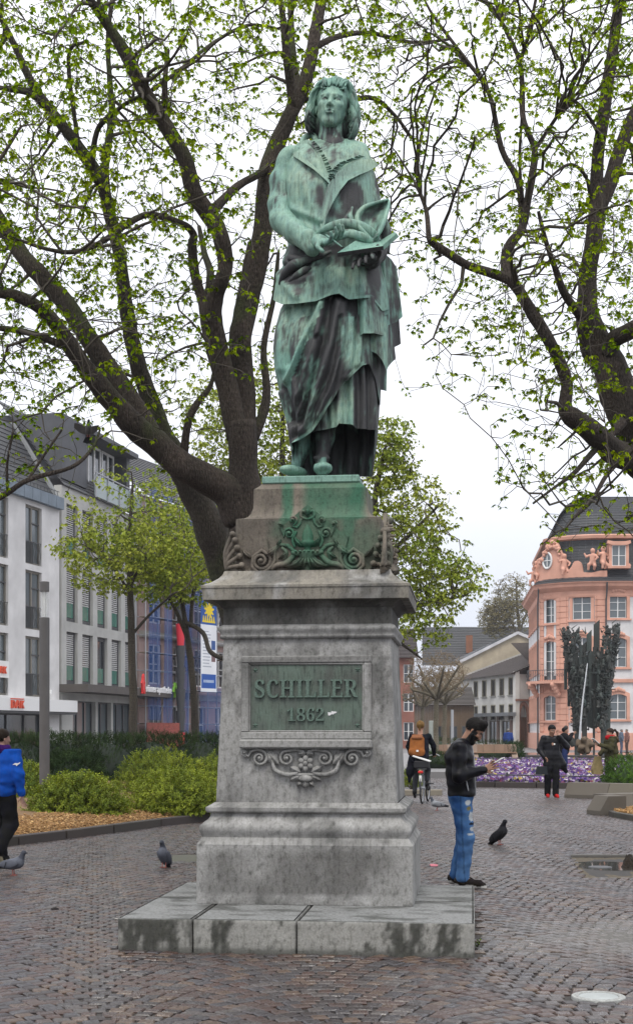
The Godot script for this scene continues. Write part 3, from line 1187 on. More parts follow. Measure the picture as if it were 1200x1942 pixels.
	for sx in [-1.0, 1.0]:
		for sy in [-1.0, 1.0]:
			g = Geo.new()
			var c := face * Vector3(sx * 0.41, sy * 0.222, 0.009)
			var tip := face * Vector3(sx * 0.41, sy * 0.222, 0.022)
			for k in 10:
				var r0 := 0.027 if k % 2 == 0 else 0.011
				var r1 := 0.011 if k % 2 == 0 else 0.027
				var a0 := PI / 2 + TAU * k / 10.0
				var a1 := PI / 2 + TAU * (k + 1) / 10.0
				g.tri(tip, c + face.basis * Vector3(cos(a0) * r0, sin(a0) * r0, 0), c + face.basis * Vector3(cos(a1) * r1, sin(a1) * r1, 0))
			part("star", g.mesh(), letter_m, plate)
	g = Geo.new()
	var sp := PackedVector2Array()
	for k in 18:
		var a := TAU * k / 18.0
		sp.append(Vector2(cos(a) * 0.026, sin(a) * 0.016) * (1.0 + 0.45 * sin(a * 2.0 + 0.6) + 0.3 * sin(a * 5.0)))
	g.slab(sp, 0.004, face * Transform3D(Basis(), Vector3(0.205, -0.125, 0.012)))
	part("paint_smear", g.mesh(), mat("white_smear", rgb(0.6, 0.6, 0.6), 0.7), plate)
	carve_lower(ped, face)
	for side in [0, 1]:
		carve_upper(ped, side)
func carve_lower(ped: Node3D, face: Transform3D) -> void:
	var xf := face * Transform3D(Basis(), Vector3(0, -0.41, 0.012))
	for s in [-1.0, 1.0]:
		var m := xf * Transform3D(Basis.from_scale(Vector3(s, 1, 1)), Vector3.ZERO)
		var g := Geo.new()
		curl(g, Vector2(0.37, -0.075), 0.065, 1.6, 1.9, 1.0, 0.013, m, [Vector2(0.50, -0.035), Vector2(0.46, -0.06), Vector2(0.44, -0.02), Vector2(0.39, -0.005)])
		curl(g, Vector2(0.15, -0.075), 0.06, 1.5, 1.2, -1.0, 0.013, m, [Vector2(0.02, -0.02), Vector2(0.08, -0.005)])
		curl(g, Vector2(0.49, -0.03), 0.03, 1.0, -2.0, 1.0, 0.010, m)
		leaf_relief(g, Vector2(0.30, -0.02), Vector2(0.21, -0.13), 0.04, m, 3)
		leaf_relief(g, Vector2(0.31, -0.02), Vector2(0.26, -0.13), 0.035, m, 3)
		g.tube(smooth_line([m * Vector3(0.27, -0.09, 0.014), m * Vector3(0.24, -0.17, 0.02), m * Vector3(0.15, -0.205, 0.02), m * Vector3(0.06, -0.19, 0.02)], 5), smooth_nums([0.012, 0.018, 0.018, 0.012], 5), 8)
		leaf_relief(g, Vector2(0.04, -0.19), Vector2(0.13, -0.14), 0.035, m, 2)
		leaf_relief(g, Vector2(0.04, -0.21), Vector2(0.13, -0.255), 0.03, m, 2)
		leaf_relief(g, Vector2(0.0, -0.03), Vector2(0.07, -0.045), 0.03, m, 2)
		if s < 0:
			var q := Geo.new()
			q.v = g.v; q.c = g.c; q.uv = g.uv; q.ix = g.ix
			q.n = g.n
			for i in range(0, q.ix.size(), 3):
				var a := q.ix[i]
				q.ix[i] = q.ix[i + 1]
				q.ix[i + 1] = a
			for i in q.n.size():
				q.n[i] = -q.n[i]
			g = q
		tint_all(g, 1)
		part("carved_scroll", g.mesh(), mats.stone, ped)
	var g := Geo.new()
	for k in 6:
		var a := PI / 2 + TAU * k / 6.0
		g.blob(xf * Vector3(cos(a) * 0.04, -0.115 + sin(a) * 0.04, 0.02), Vector3(0.026, 0.022, 0.02), xf.basis * Basis(Vector3.BACK, a), 9, 6)
	g.blob(xf * Vector3(0, -0.115, 0.03), Vector3(0.02, 0.02, 0.02), xf.basis, 9, 6)
	tint_all(g, 1)
	part("rosette", g.mesh(), mats.stone, ped)
	g = Geo.new()
	g.blob(xf * Vector3(0, -0.235, 0.012), Vector3(0.06, 0.03, 0.035), xf.basis, 12, 8)
	g.tube(PV([xf * Vector3(-0.08, -0.205, 0.015), xf * Vector3(0.08, -0.205, 0.015)]), PF([0.012, 0.012]), 8)
	leaf_relief(g, Vector2(-0.03, -0.262), Vector2(-0.07, -0.30), 0.02, xf, 1)
	leaf_relief(g, Vector2(0.03, -0.262), Vector2(0.07, -0.30), 0.02, xf, 1)
	leaf_relief(g, Vector2(0.0, -0.255), Vector2(0.0, -0.315), 0.035, xf, 2)
	tint_all(g, 1)
	part("carved_pendant", g.mesh(), mats.stone, ped)
func carve_upper(ped: Node3D, side: int) -> void:
	var turn := Basis(Vector3.UP, side * PI / 2)
	var zz := 0.592 - 0.10 if side == 0 else 0.592
	var xf := Transform3D(turn * Basis.from_scale(Vector3(1, 1, 1.7)), turn * Vector3(0, 2.875, zz))
	for s in [-1.0, 1.0]:
		var m := xf * Transform3D(Basis.from_scale(Vector3(s, 1, 1)), Vector3.ZERO)
		var groups := []
		var g := Geo.new()
		curl(g, Vector2(0.375, 0.095), 0.078, 1.7, 2.6, 1.0, 0.017, m, [Vector2(0.10, 0.16), Vector2(0.16, 0.215), Vector2(0.23, 0.225), Vector2(0.27, 0.17), Vector2(0.265, 0.10), Vector2(0.29, 0.05), Vector2(0.34, 0.012), Vector2(0.40, 0.0), Vector2(0.45, 0.05), Vector2(0.44, 0.13), Vector2(0.37, 0.18)])
		leaf_relief(g, Vector2(0.25, 0.21), Vector2(0.36, 0.14), 0.04, m, 3, 0.02)
		leaf_relief(g, Vector2(0.40, 0.01), Vector2(0.52, 0.03), 0.03, m, 3, 0.03)
		g.tube(smooth_line([m * Vector3(0.19, 0.10, 0.012), m * Vector3(0.17, 0.16, 0.016), m * Vector3(0.21, 0.20, 0.016)], 4), smooth_nums([0.014, 0.016, 0.012], 4), 7)
		g.tube(smooth_line([m * Vector3(0.10, 0.145, 0.012), m * Vector3(0.17, 0.075, 0.02), m * Vector3(0.25, 0.055, 0.02), m * Vector3(0.29, 0.02, 0.012)], 4), smooth_nums([0.02, 0.026, 0.022, 0.012], 4), 7)
		groups.append(["carved_scroll", g])
		g = Geo.new()
		curl(g, Vector2(0.118, 0.42), 0.034, 1.4, -2.0, -1.0, 0.011, m, [Vector2(0.045, 0.44), Vector2(0.06, 0.39), Vector2(0.085, 0.36), Vector2(0.12, 0.37)])
		curl(g, Vector2(0.147, 0.31), 0.045, 1.4, 0.6, 1.0, 0.012, m, [Vector2(0.225, 0.385), Vector2(0.205, 0.335), Vector2(0.19, 0.29)])
		curl(g, Vector2(0.215, 0.385), 0.022, 1.0, 0.0, 1.0, 0.010, m)
		g.tube(smooth_line([m * Vector3(0.09, 0.33, 0.012), m * Vector3(0.12, 0.26, 0.014), m * Vector3(0.10, 0.20, 0.014)], 4), smooth_nums([0.011, 0.013, 0.011], 4), 7)
		g.tube(smooth_line([m * Vector3(0.0, 0.475, 0.012), m * Vector3(0.045, 0.49, 0.014), m * Vector3(0.05, 0.445, 0.014), m * Vector3(0.0, 0.425, 0.012)], 4), smooth_nums([0.01, 0.013, 0.012, 0.009], 4), 7)
		groups.append(["carved_crest", g])
		g = Geo.new()
		for k in 5:
			var t := k / 4.0
			var tip := Vector2(0.565 + 0.04 * t, 0.36 - 0.20 * t * t) - Vector2(0.10 * t, 0.03 * t)
			var a := Vector2(0.665, 0.03)
			var b := Vector2(0.612 - 0.075 * t, 0.31 - 0.25 * pow(t, 1.2))
			g.tube(smooth_line([m * Vector3(a.x - 0.02 * t, a.y, 0.01), m * Vector3(lerpf(a.x, b.x, 0.55) + 0.03, lerpf(a.y, b.y, 0.5), 0.02), m * Vector3(b.x, b.y, 0.02)], 5), smooth_nums([0.012, 0.018, 0.016], 5), 7)
			g.blob(m * Vector3(b.x - 0.006, b.y, 0.022), Vector3(0.027, 0.027, 0.024), m.basis, 9, 6)
		leaf_relief(g, Vector2(0.66, 0.02), Vector2(0.53, 0.03), 0.035, m, 3, -0.02)
		groups.append(["corner_palmette", g])
		g = Geo.new()
		leaf_relief(g, Vector2(0.0, 0.02), Vector2(0.20, 0.015), 0.04, m, 3, 0.05)
		leaf_relief(g, Vector2(0.02, 0.10), Vector2(0.12, 0.03), 0.045, m, 3, 0.02)
		g.tube(smooth_line([m * Vector3(0.0, 0.15, 0.03), m * Vector3(0.07, 0.145, 0.03), m * Vector3(0.125, 0.16, 0.02)], 4), smooth_nums([0.018, 0.02, 0.014], 4), 8)
		leaf_relief(g, Vector2(0.03, 0.20), Vector2(0.11, 0.30), 0.03, m, 3, 0.015)
		leaf_relief(g, Vector2(0.16, 0.17), Vector2(0.24, 0.11), 0.028, m, 2, 0.01)
		leaf_relief(g, Vector2(0.10, 0.01), Vector2(0.30, 0.008), 0.03, m, 4, 0.03)
		leaf_relief(g, Vector2(0.46, 0.12), Vector2(0.53, 0.20), 0.025, m, 2, 0.01)
		leaf_relief(g, Vector2(0.25, 0.20), Vector2(0.21, 0.27), 0.022, m, 2, 0.0)
		leaf_relief(g, Vector2(0.0, 0.52), Vector2(0.0, 0.44), 0.03, m, 2, 0.0)
		groups.append(["carved_leaf", g])
		for e in groups:
			var q: Geo = e[1]
			if s < 0:
				for i in range(0, q.ix.size(), 3):
					var a := q.ix[i]
					q.ix[i] = q.ix[i + 1]
					q.ix[i + 1] = a
				for i in q.n.size():
					q.n[i] = -q.n[i]
			tint_all(q, 3)
			part(e[0], q.mesh(), mats.stone, ped)
	var g := Geo.new()
	g.slab(P2([Vector2(-0.33, 0.29), Vector2(-0.28, 0.31), Vector2(0, 0.545), Vector2(0.28, 0.31), Vector2(0.33, 0.29), Vector2(0.25, -0.0), Vector2(-0.25, 0.0)]), 0.02, xf)
	tint_all(g, 3)
	part("crest_backing", g.mesh(), mats.stone, ped)
	g = Geo.new()
	var fl := Basis.from_scale(Vector3(1, 1, 0.7))
	g.lathe(P2([Vector2(0.0, 0.42), Vector2(0.018, 0.38), Vector2(0.038, 0.33), Vector2(0.05, 0.285), Vector2(0.046, 0.26), Vector2(0.055, 0.25), Vector2(0.06, 0.225), Vector2(0.04, 0.205), Vector2(0.025, 0.19), Vector2(0.04, 0.175), Vector2(0.075, 0.165), Vector2(0.085, 0.14), Vector2(0.06, 0.10), Vector2(0.05, 0.0)]), xf * Vector3(0, 0, 0.0), 16, xf.basis * fl)
	for k in 6:
		leaf_relief(g, Vector2((k - 2.5) * 0.012, 0.13), Vector2((k - 2.5) * 0.075, 0.012 + 0.012 * absf(k - 2.5)), 0.034, xf * Transform3D(Basis(), Vector3(0, 0, 0.022)), 3, 0.012 * (k - 2.5))
		g.blob(xf * Vector3((k - 2.5) * 0.035, 0.16, 0.05), Vector3(0.014, 0.012, 0.012), xf.basis, 7, 5)
	tint_all(g, 3)
	part("carved_bud", g.mesh(), mats.stone, ped)
const STAND := 11.5
var statue_at := Vector3(PED.x, 3.632, PED.z)
func S(px: float, py: float, dz := 0.0) -> Vector3:
	return P(px, py, STAND - dz) - statue_at
func around(pts: Array, m: float, cell: float) -> Field:
	var lo: Vector3 = pts[0]
	var hi: Vector3 = pts[0]
	for p in pts:
		lo = lo.min(p)
		hi = hi.max(p)
	return Field.new(lo - Vector3.ONE * m, hi + Vector3.ONE * m, cell)
func near_line(p: Vector2, l: Array) -> float:
	var best := 1e9
	for i in l.size() - 1:
		var q := Geometry2D.get_closest_point_to_segment(p, Vector2(l[i][0], l[i][1]), Vector2(l[i + 1][0], l[i + 1][1]))
		best = minf(best, p.distance_squared_to(q))
	return sqrt(best)
func patina(p: Vector3, amount: float, stripe := 1.0) -> Color:
	var streak := noise.get_noise_3d(p.x * 24.0, p.y * 2.0, p.z * 24.0) + 0.6 * noise.get_noise_3d(p.x * 60.0, p.y * 4.0, p.z * 60.0)
	var blot := fine.get_noise_3d(p.x * 4.5, p.y * 3.0, p.z * 4.5)
	var speck := fine.get_noise_3d(p.x * 22.0, p.y * 16.0, p.z * 22.0)
	var a := clampf(amount + blot * 0.8 + streak * 0.6 * stripe + speck * 0.3, 0, 1)
	a = smoothstep(0.22, 0.72, a)
	var hue := clampf(0.5 + 1.5 * fine.get_noise_3d(p.x * 2.5 + 20.0, p.y * 2.5, p.z * 2.5), 0, 1)
	var pale := rgb(0.22, 0.44, 0.37).lerp(rgb(0.34, 0.49, 0.38), hue)
	pale = pale.lerp(rgb(0.17, 0.32, 0.29), clampf(0.25 + speck * 1.6, 0, 0.8))
	return rgb(0.042, 0.042, 0.045).lerp(pale, a)
func loft(rows: Array, top, hem: Array, nth: int, nv: int, ridges: Array, tone, power := 0.85, back := true) -> Geo:
	var g := Geo.new()
	var out := []
	var cols := []
	for j in nv + 1:
		var row := PackedVector3Array()
		var cr := PackedColorArray()
		var t := float(j) / nv
		for i in nth:
			var th := TAU * i / nth
			var cx := signf(cos(th)) * pow(absf(cos(th)), power)
			var cz := signf(sin(th)) * pow(absf(sin(th)), power)
			var mid: Array = look_up(rows, (rows[0][0] + rows[-1][0]) * 0.5)
			var gx := lerpf(mid[1], mid[2], 0.5 + 0.5 * cx)
			var y0: float = look_up(top, gx)[1]
			var y1: float = look_up(hem, gx)[1]
			var low: Array = look_up(rows, y1)
			gx = lerpf(low[1], low[2], 0.5 + 0.5 * cx)
			y1 = look_up(hem, gx)[1]
			var py := lerpf(y0, y1, t)
			var r: Array = look_up(rows, py)
			var px := lerpf(r[1], r[2], 0.5 + 0.5 * cx)
			var z: float = r[3] + r[4] * cz
			var outw := Vector2(cx * 0.6, cz).normalized()
			if sin(th) > -0.35:
				for rd in ridges:
					var d: float = near_line(Vector2(px, py), rd[0]) / rd[1]
					if d < 2.4:
						var k: float = rd[2] * exp(-d * d)
						z += k * outw.y
						px += k * outw.x * 200.0
			else:
				z += 0.03 * sin(px * 0.12 + py * 0.02)
			var q := S(px, py, z)
			row.append(q)
			cr.append(tone.call(px, py, q, sin(th)))
		out.append(row)
		cols.append(cr)
	g.sheet(out, true, cols)
	return g
func front_z(rows: Array, px: float, py: float, power := 0.85) -> float:
	var r: Array = look_up(rows, py)
	var u := clampf((px - (r[1] + r[2]) * 0.5) / ((r[2] - r[1]) * 0.5), -1, 1)
	var c := pow(absf(u), 1.0 / power)
	return r[3] + r[4] * pow(sqrt(maxf(0.0, 1.0 - c * c)), power)
func patch(g: Geo, poly: Array, zf, off: float, thick: float, tone) -> void:
	var pl := PackedVector2Array()
	for i in poly.size():
		var a := Vector2(poly[i][0], poly[i][1])
		var b := Vector2(poly[(i + 1) % poly.size()][0], poly[(i + 1) % poly.size()][1])
		var m := maxi(1, int(a.distance_to(b) / 9.0))
		for k in m:
			pl.append(a.lerp(b, float(k) / m))
	if not Geometry2D.is_polygon_clockwise(pl):
		pl.reverse()
	var t := Geometry2D.triangulate_polygon(pl)
	var s := g.v.size()
	for side in 2:
		for q in pl:
			var z: float = zf.call(q.x, q.y)
			var p := S(q.x, q.y, z + off - thick * side)
			g.v.append(p)
			g.uv.append(Vector2.ZERO)
			g.c.append(tone.call(q.x, q.y, p, 1.0 if side == 0 else -1.0))
			g.n.append(Vector3(0, 0.25, 1).normalized() if side == 0 else Vector3(0, -0.25, -1).normalized())
	for k in range(0, t.size(), 3):
		g.ix.append_array([s + t[k], s + t[k + 2], s + t[k + 1]])
		var m := s + pl.size()
		g.ix.append_array([m + t[k], m + t[k + 1], m + t[k + 2]])
	var n := pl.size()
	for i in n:
		var j := (i + 1) % n
		g.col = g.c[s + i]
		g.quad(g.v[s + i], g.v[s + n + i], g.v[s + n + j], g.v[s + j])
	g.col = Color(1, 1, 1)
func drape(upper: Array, lower: Array, waves: float, amp: float, ns: int, nv: int, tone, phase := 0.0) -> Geo:
	var g := Geo.new()
	var rows := []
	var cols := []
	for j in nv + 1:
		var t := float(j) / nv
		var row := PackedVector3Array()
		var cr := PackedColorArray()
		for i in ns + 1:
			var s := float(i) / ns
			var a := line_at(upper, s)
			var b := line_at(lower, s)
			var q := a.lerp(b, t)
			q.z += amp * sin(s * waves * TAU + phase) * (0.35 + 0.65 * t)
			q.x += amp * 90.0 * cos(s * waves * TAU + phase) * t
			var p := S(q.x, q.y, q.z)
			row.append(p)
			cr.append(tone.call(q.x, q.y, p, sin(s * waves * TAU + phase)))
		rows.append(row)
		cols.append(cr)
	g.sheet(rows, false, cols, true)
	return g
func line_at(l: Array, s: float) -> Vector3:
	var x := clampf(s, 0, 0.9999) * (l.size() - 1)
	var i := int(x)
	var a: Array = l[i]
	var b: Array = l[i + 1]
	return Vector3(a[0], a[1], a[2]).lerp(Vector3(b[0], b[1], b[2]), x - i)
func px_line(l: Array, per := 4) -> PackedVector3Array:
	var pts := []
	for e in l:
		pts.append(S(e[0], e[1], e[2]))
	return smooth_line(pts, per)
func make_statue() -> void:
	var root := thing("statue", "tall green patinated bronze statue of a cloaked man holding an open book on the pedestal", "statue", statue_at)
	var bz: Material = mats.bronze
	var g := Geo.new()
	g.box(Vector3(0, 0.026, 0), Vector3(0.80, 0.06, 0.64), Basis(Vector3.UP, PED_TURN), 0.008)
	for i in g.v.size():
		g.c[i] = patina(g.v[i], 0.75)
	part("base_plate", g.mesh(), bz, root)
	var edge := [[607, 571], [592, 610], [573, 650], [556, 695], [543, 724]]
	var robe_rows := [[545, 548, 706, 0.0, 0.25], [580, 536, 712, 0.0, 0.29], [620, 523, 718, 0.02, 0.31], [660, 518, 720, 0.03, 0.32], [700, 521, 722, 0.03, 0.32], [735, 528, 722, 0.03, 0.31], [789, 545, 720, 0.02, 0.29], [817, 547, 718, 0.02, 0.28], [848, 553, 716, 0.02, 0.26], [905, 560, 708, -0.02, 0.22]]
	var folds := []
	for e in [[[[612, 575], [600, 640], [580, 700], [566, 760], [560, 840]], 7.0, 0.06], [[[640, 570], [628, 640], [606, 720], [582, 800], [565, 845]], 7.0, 0.065], [[[652, 570], [645, 650], [630, 720], [604, 790]], 6.5, 0.055], [[[665, 600], [664, 660], [655, 715]], 8.0, 0.05], [[[626, 570], [615, 640], [594, 715], [570, 800]], 4.5, -0.05], [[[598, 640], [575, 720], [556, 800]], 5.0, -0.05], [[[646, 600], [636, 680], [616, 745]], 3.5, -0.04], [[[590, 590], [575, 650], [562, 710]], 4.0, -0.035], [[[606, 600], [590, 670], [572, 740]], 3.0, 0.02], [[[684, 600], [682, 650], [678, 690]], 5.0, 0.04], [edge, 4.0, 0.06], [[[540, 590], [530, 640], [532, 700]], 7.0, 0.03], [[[549, 585], [544, 640], [546, 690]], 4.0, -0.025], [[[534, 745], [548, 790], [556, 840]], 4.0, 0.035], [[[540, 735], [556, 780], [562, 830]], 3.0, -0.03], [[[555, 720], [566, 770], [568, 820]], 3.5, 0.03]]:
		folds.append(e)
	var robe_tone := func(px: float, py: float, p: Vector3, sn: float) -> Color:
		var a := 0.12
		var d := near_line(Vector2(px, py), edge)
		var r: Array = look_up([[571, 607], [610, 592], [650, 573], [695, 556], [724, 543]], py)
		if py < 726 and px < r[1]:
			a = 0.62
			if px > 555 and py > 600:
				a = 0.4
		if d < 7:
			a = 0.85
		if px > 645 and px < 690 and py > 600 and py < 700:
			a = maxf(a, 0.52 - absf(px - 668) * 0.012)
		if px < 552 and py > 726 and py < 800:
			a = maxf(a, 0.5)
		var hd := near_line(Vector2(px, py), [[553, 846], [594, 817], [630, 761], [647, 730], [687, 692]])
		if hd < 6.0:
			a = maxf(a, 0.62)
		if sn < 0:
			a = 0.35
		return patina(p, a)
	var robe := loft(robe_rows, [[500, 548], [760, 548]], [[545, 872], [553, 858], [575, 835], [594, 818], [630, 762], [647, 731], [687, 693], [700, 690], [712, 720], [725, 800]], 150, 90, folds, robe_tone)
	part("robe", robe.mesh(), bz, root)
	var back_tone := func(px: float, py: float, p: Vector3, sn: float) -> Color: return patina(p, 0.14 if sn > -0.5 else 0.4)
	var cl := Geo.new()
	var brows := []
	var bcols := []
	for j in 40:
		var row := PackedVector3Array()
		var cr := PackedColorArray()
		var py := lerpf(560, 904, j / 39.0)
		var r: Array = look_up(robe_rows, py)
		for i in 61:
			var th := PI + PI * i / 60.0 * 1.06 - 0.08
			if i > 57:
				th += (i - 57) * 0.1
			var w: float = (r[2] - r[1]) * 0.5 - 2.0
			var px: float = (r[1] + r[2]) * 0.5 + cos(th) * w + 2.5 * sin(i * 0.9 + py * 0.012)
			var z: float = r[3] + sin(th) * r[4] * 0.97 + 0.02 * sin(i * 0.9)
			var p := S(px, py, z)
			row.append(p)
			cr.append(patina(p, 0.16))
		brows.append(row)
		bcols.append(cr)
	cl.sheet(brows, false, bcols)
	part("cloak_back", cl.mesh(), bz, root)
	var under_rows := [[640, 575, 715, 0.0, 0.24], [700, 582, 716, 0.0, 0.25], [760, 588, 716, 0.01, 0.26], [820, 592, 712, 0.02, 0.27]]
	var pl := []
	for x in [600, 643, 668, 690, 708]:
		pl.append([[[x - 4, 690], [x, 760], [x, 815]], 5.0, 0.035])
	for x in [620, 655, 680, 700]:
		pl.append([[[x, 690], [x, 815]], 5.0, -0.03])
	var under_tone := func(px: float, py: float, p: Vector3, sn: float) -> Color:
		var a := 0.08
		if px > 642 and px < 668:
			a = 0.72
		elif px < 642 and py > 760:
			a = 0.42
		return patina(p, a)
	part("under_coat", loft(under_rows, [[560, 650], [760, 650]], [[580, 822], [594, 819], [641, 809], [643, 803], [669, 805], [672, 812], [706, 815], [720, 815]], 90, 44, pl, under_tone).mesh(), bz, root)
	var fd := around([S(622, 785, 0.06), S(575, 785, -0.05), S(612, 893, 0.3), S(540, 897, 0.2)], 0.13, 0.013)
	fd.chain([S(622, 785, 0.06), S(616, 830, 0.06), S(611, 868, 0.08), S(611, 885, 0.1)], [0.085, 0.078, 0.052, 0.055], 0.03, 0)
	fd.chain([S(575, 785, -0.05), S(570, 850, -0.05), S(563, 880, -0.02)], [0.08, 0.075, 0.05], 0.03, 0)
	fd.ell(S(612, 889, 0.17), Vector3(0.072, 0.048, 0.16), Basis(Vector3.UP, 0.02), 0.03, 1)
	fd.ell(S(612, 889, 0.22), Vector3(0.078, 0.036, 0.10), Basis(), 0.02, 1)
	fd.ell(S(556, 893, 0.10), Vector3(0.075, 0.045, 0.15), Basis(Vector3.UP, -0.75), 0.03, 1)
	fd.cap(S(606, 895, 0.06), S(612, 893, 0.25), 0.03, 0.04, 0.01, 1)
	fd.cap(S(612, 874, 0.12), S(612, 880, 0.2), 0.03, 0.02, 0.012, 1)
	fd.cap(S(598, 883, 0.24), S(626, 884, 0.24), 0.016, 0.016, 0.01, 1)
	fd.cap(S(598, 868, 0.12), S(622, 868, 0.12), 0.02, 0.02, 0.012, 0)
	part("legs", fd.mesh(func(p: Vector3, n: Vector3, t: int) -> Color: return patina(p, 0.82 if t == 1 else 0.3)), bz, root)
	var coat_rows := [[262, 604, 662, -0.06, 0.10], [272, 566, 694, -0.05, 0.16], [288, 548, 700, -0.03, 0.20], [310, 541, 706, -0.01, 0.235], [345, 538, 708, 0.02, 0.255], [390, 540, 710, 0.03, 0.255], [430, 545, 712, 0.03, 0.25], [465, 548, 714, 0.03, 0.255], [500, 536, 722, 0.03, 0.285], [540, 522, 732, 0.03, 0.32], [580, 516, 738, 0.03, 0.34]]
	var cf := [[[[600, 305], [612, 340], [614, 400], [606, 450]], 6.0, 0.02], [[[570, 330], [590, 390], [612, 420]], 9.0, 0.02], [[[555, 395], [585, 408], [612, 420]], 6.0, 0.022], [[[552, 420], [580, 430], [604, 440]], 6.0, 0.02], [[[560, 470], [548, 500], [560, 525], [590, 520]], 12.0, 0.035], [[[530, 520], [545, 545], [560, 560]], 9.0, 0.03], [[[650, 480], [648, 530], [650, 560]], 8.0, 0.03], [[[675, 500], [682, 540], [690, 565]], 8.0, 0.035], [[[605, 490], [596, 530], [588, 570]], 8.0, 0.03], [[[622, 500], [620, 560]], 8.0, -0.02], [[[662, 500], [666, 560]], 6.0, -0.025], [[[538, 506], [560, 520], [578, 512]], 6.0, -0.05]]
	var coat_tone := func(px: float, py: float, p: Vector3, sn: float) -> Color:
		var a := 0.68
		if py > 465 and py < 505 and px < 650:
			a = 0.3
		if px > 645 and py > 470 and py < 505:
			a = 0.22
		for q in [[560, 520, 34, 22, 0.05], [585, 330, 20, 26, 0.35], [608, 368, 20, 20, 0.3], [668, 375, 26, 30, 0.28], [706, 545, 16, 60, 0.15], [566, 552, 14, 10, 0.3], [650, 405, 22, 14, 0.3]]:
			var e := Vector2((px - q[0]) / q[2], (py - q[1]) / q[3]).length()
			if e < 1.3:
				a = lerpf(q[4], a, smoothstep(0.6, 1.3, e))
		var hd := near_line(Vector2(px, py), [[515, 566], [535, 577], [560, 575], [600, 570], [642, 556], [660, 566], [700, 564], [716, 582], [735, 590]])
		if hd < 5:
			a = 0.9
		return patina(p, a)
	part("coat", loft(coat_rows, [[560, 263], [760, 263]], [[505, 560], [522, 572], [535, 577], [560, 576], [600, 571], [625, 560], [642, 556], [655, 565], [662, 568], [700, 564], [712, 575], [722, 590], [745, 585]], 120, 90, cf, coat_tone).mesh(), bz, root)
	var coat_z := func(px: float, py: float) -> float: return front_z(coat_rows, px, py)
	var flat_tone := func(px: float, py: float, p: Vector3, sn: float) -> Color: return patina(p, 0.78 if sn > 0 else 0.1)
	g = Geo.new()
	patch(g, [[556, 280], [566, 270], [582, 264], [598, 272], [606, 288], [614, 308], [623, 332], [626, 350], [616, 340], [596, 322], [572, 306], [556, 296]], coat_z, 0.045, 0.028, flat_tone)
	part("lapel", g.mesh(), bz, root)
	g = Geo.new()
	patch(g, [[718, 312], [704, 322], [680, 332], [660, 342], [644, 362], [630, 386], [618, 412], [612, 442], [606, 446], [608, 410], [613, 378], [622, 350], [640, 326], [662, 312], [684, 302], [706, 302]], coat_z, 0.05, 0.03, flat_tone)
	part("lapel", g.mesh(), bz, root)
	g = Geo.new()
	for l in [[[570, 276, 0.0], [577, 262, -0.06], [592, 256, -0.1], [600, 268, -0.02], [606, 284, 0.08]], [[700, 300, 0.02], [688, 288, -0.05], [672, 282, -0.08], [664, 292, 0.02], [655, 302, 0.1]]]:
		g.tube(px_line(l, 5), smooth_nums([0.018, 0.026, 0.026, 0.022, 0.014], 5), 8)
	for i in g.v.size():
		g.c[i] = patina(g.v[i], 0.72)
	part("collar", g.mesh(), bz, root)
	g = Geo.new()
	for l in [[[588, 270], [601, 285], [612, 305], [621, 324], [627, 340]], [[690, 297], [668, 305], [652, 311], [639, 323], [629, 341]]]:
		var rows := []
		for k in 73:
			var q := line_at([[l[0][0], l[0][1], 0], [l[1][0], l[1][1], 0], [l[2][0], l[2][1], 0], [l[3][0], l[3][1], 0], [l[4][0], l[4][1], 0]], k / 72.0)
			var row := PackedVector3Array()
			for w in 5:
				var px := q.x + (w - 1.0) * (2.6 if q.x < 628 else -2.6)
				row.append(S(px, q.y - w * 0.8, front_z(coat_rows, px, q.y) + 0.022 + 0.016 * w / 4.0 * sin(k * 1.25 + sin(k * 0.37) * 2.0) + 0.007 * w))
			rows.append(row)
		g.sheet(rows)
	for i in g.v.size():
		g.c[i] = patina(g.v[i], 0.66)
	part("ruffle", g.mesh(), bz, root)
	fd = around([S(538, 300, -0.02), S(531, 395, 0.05), S(545, 292, -0.04), S(560, 440, 0.26), S(592, 470, 0.42)], 0.16, 0.0125)
	fd.chain([S(548, 305, -0.02), S(536, 345, -0.01), S(532, 395, 0.05), S(536, 420, 0.13)], [0.10, 0.105, 0.10, 0.10], 0.03)
	fd.chain([S(536, 418, 0.13), S(560, 440, 0.26), S(590, 462, 0.40)], [0.10, 0.092, 0.075], 0.03)
	fd.ell(S(556, 300, -0.03), Vector3(0.115, 0.085, 0.13), Basis(Vector3.BACK, 0.5), 0.05)
	fd.cap(S(520, 388, 0.05), S(548, 380, 0.09), 0.05, 0.05, 0.03)
	fd.cap(S(585, 449, 0.42), S(592, 470, 0.42), 0.062, 0.066, 0.02)
	fd.ripple(func(p: Vector3) -> float: return 0.0035 * sin(p.y * 34.0 + p.x * 22.0 + 3.0 * noise.get_noise_3d(p.x * 4, p.y * 4, p.z * 4)) + 0.006 * noise.get_noise_3d(p.x * 9, p.y * 9, p.z * 9))
	part("sleeve", fd.mesh(func(p: Vector3, n: Vector3, t: int) -> Color: return patina(p, 0.74)), bz, root)
	fd = around([S(594, 462, 0.40), S(662, 452, 0.7)], 0.10, 0.0085)
	add_hand(fd, S(600, 459, 0.44), S(640, 455, 0.60) - S(600, 459, 0.44), Vector3(0.0, 0.75, 0.65), 0.34, 0.52, 1.0, 0, 0.02)
	fd.cap(S(594, 462, 0.40), S(604, 458, 0.46), 0.055, 0.06, 0.03)
	part("hand", fd.mesh(func(p: Vector3, n: Vector3, t: int) -> Color: return patina(p, 0.66)), bz, root)
	fd = around([S(703, 312, -0.03), S(722, 450, 0.10), S(718, 400, 0.02), S(706, 494, 0.34)], 0.15, 0.0125)
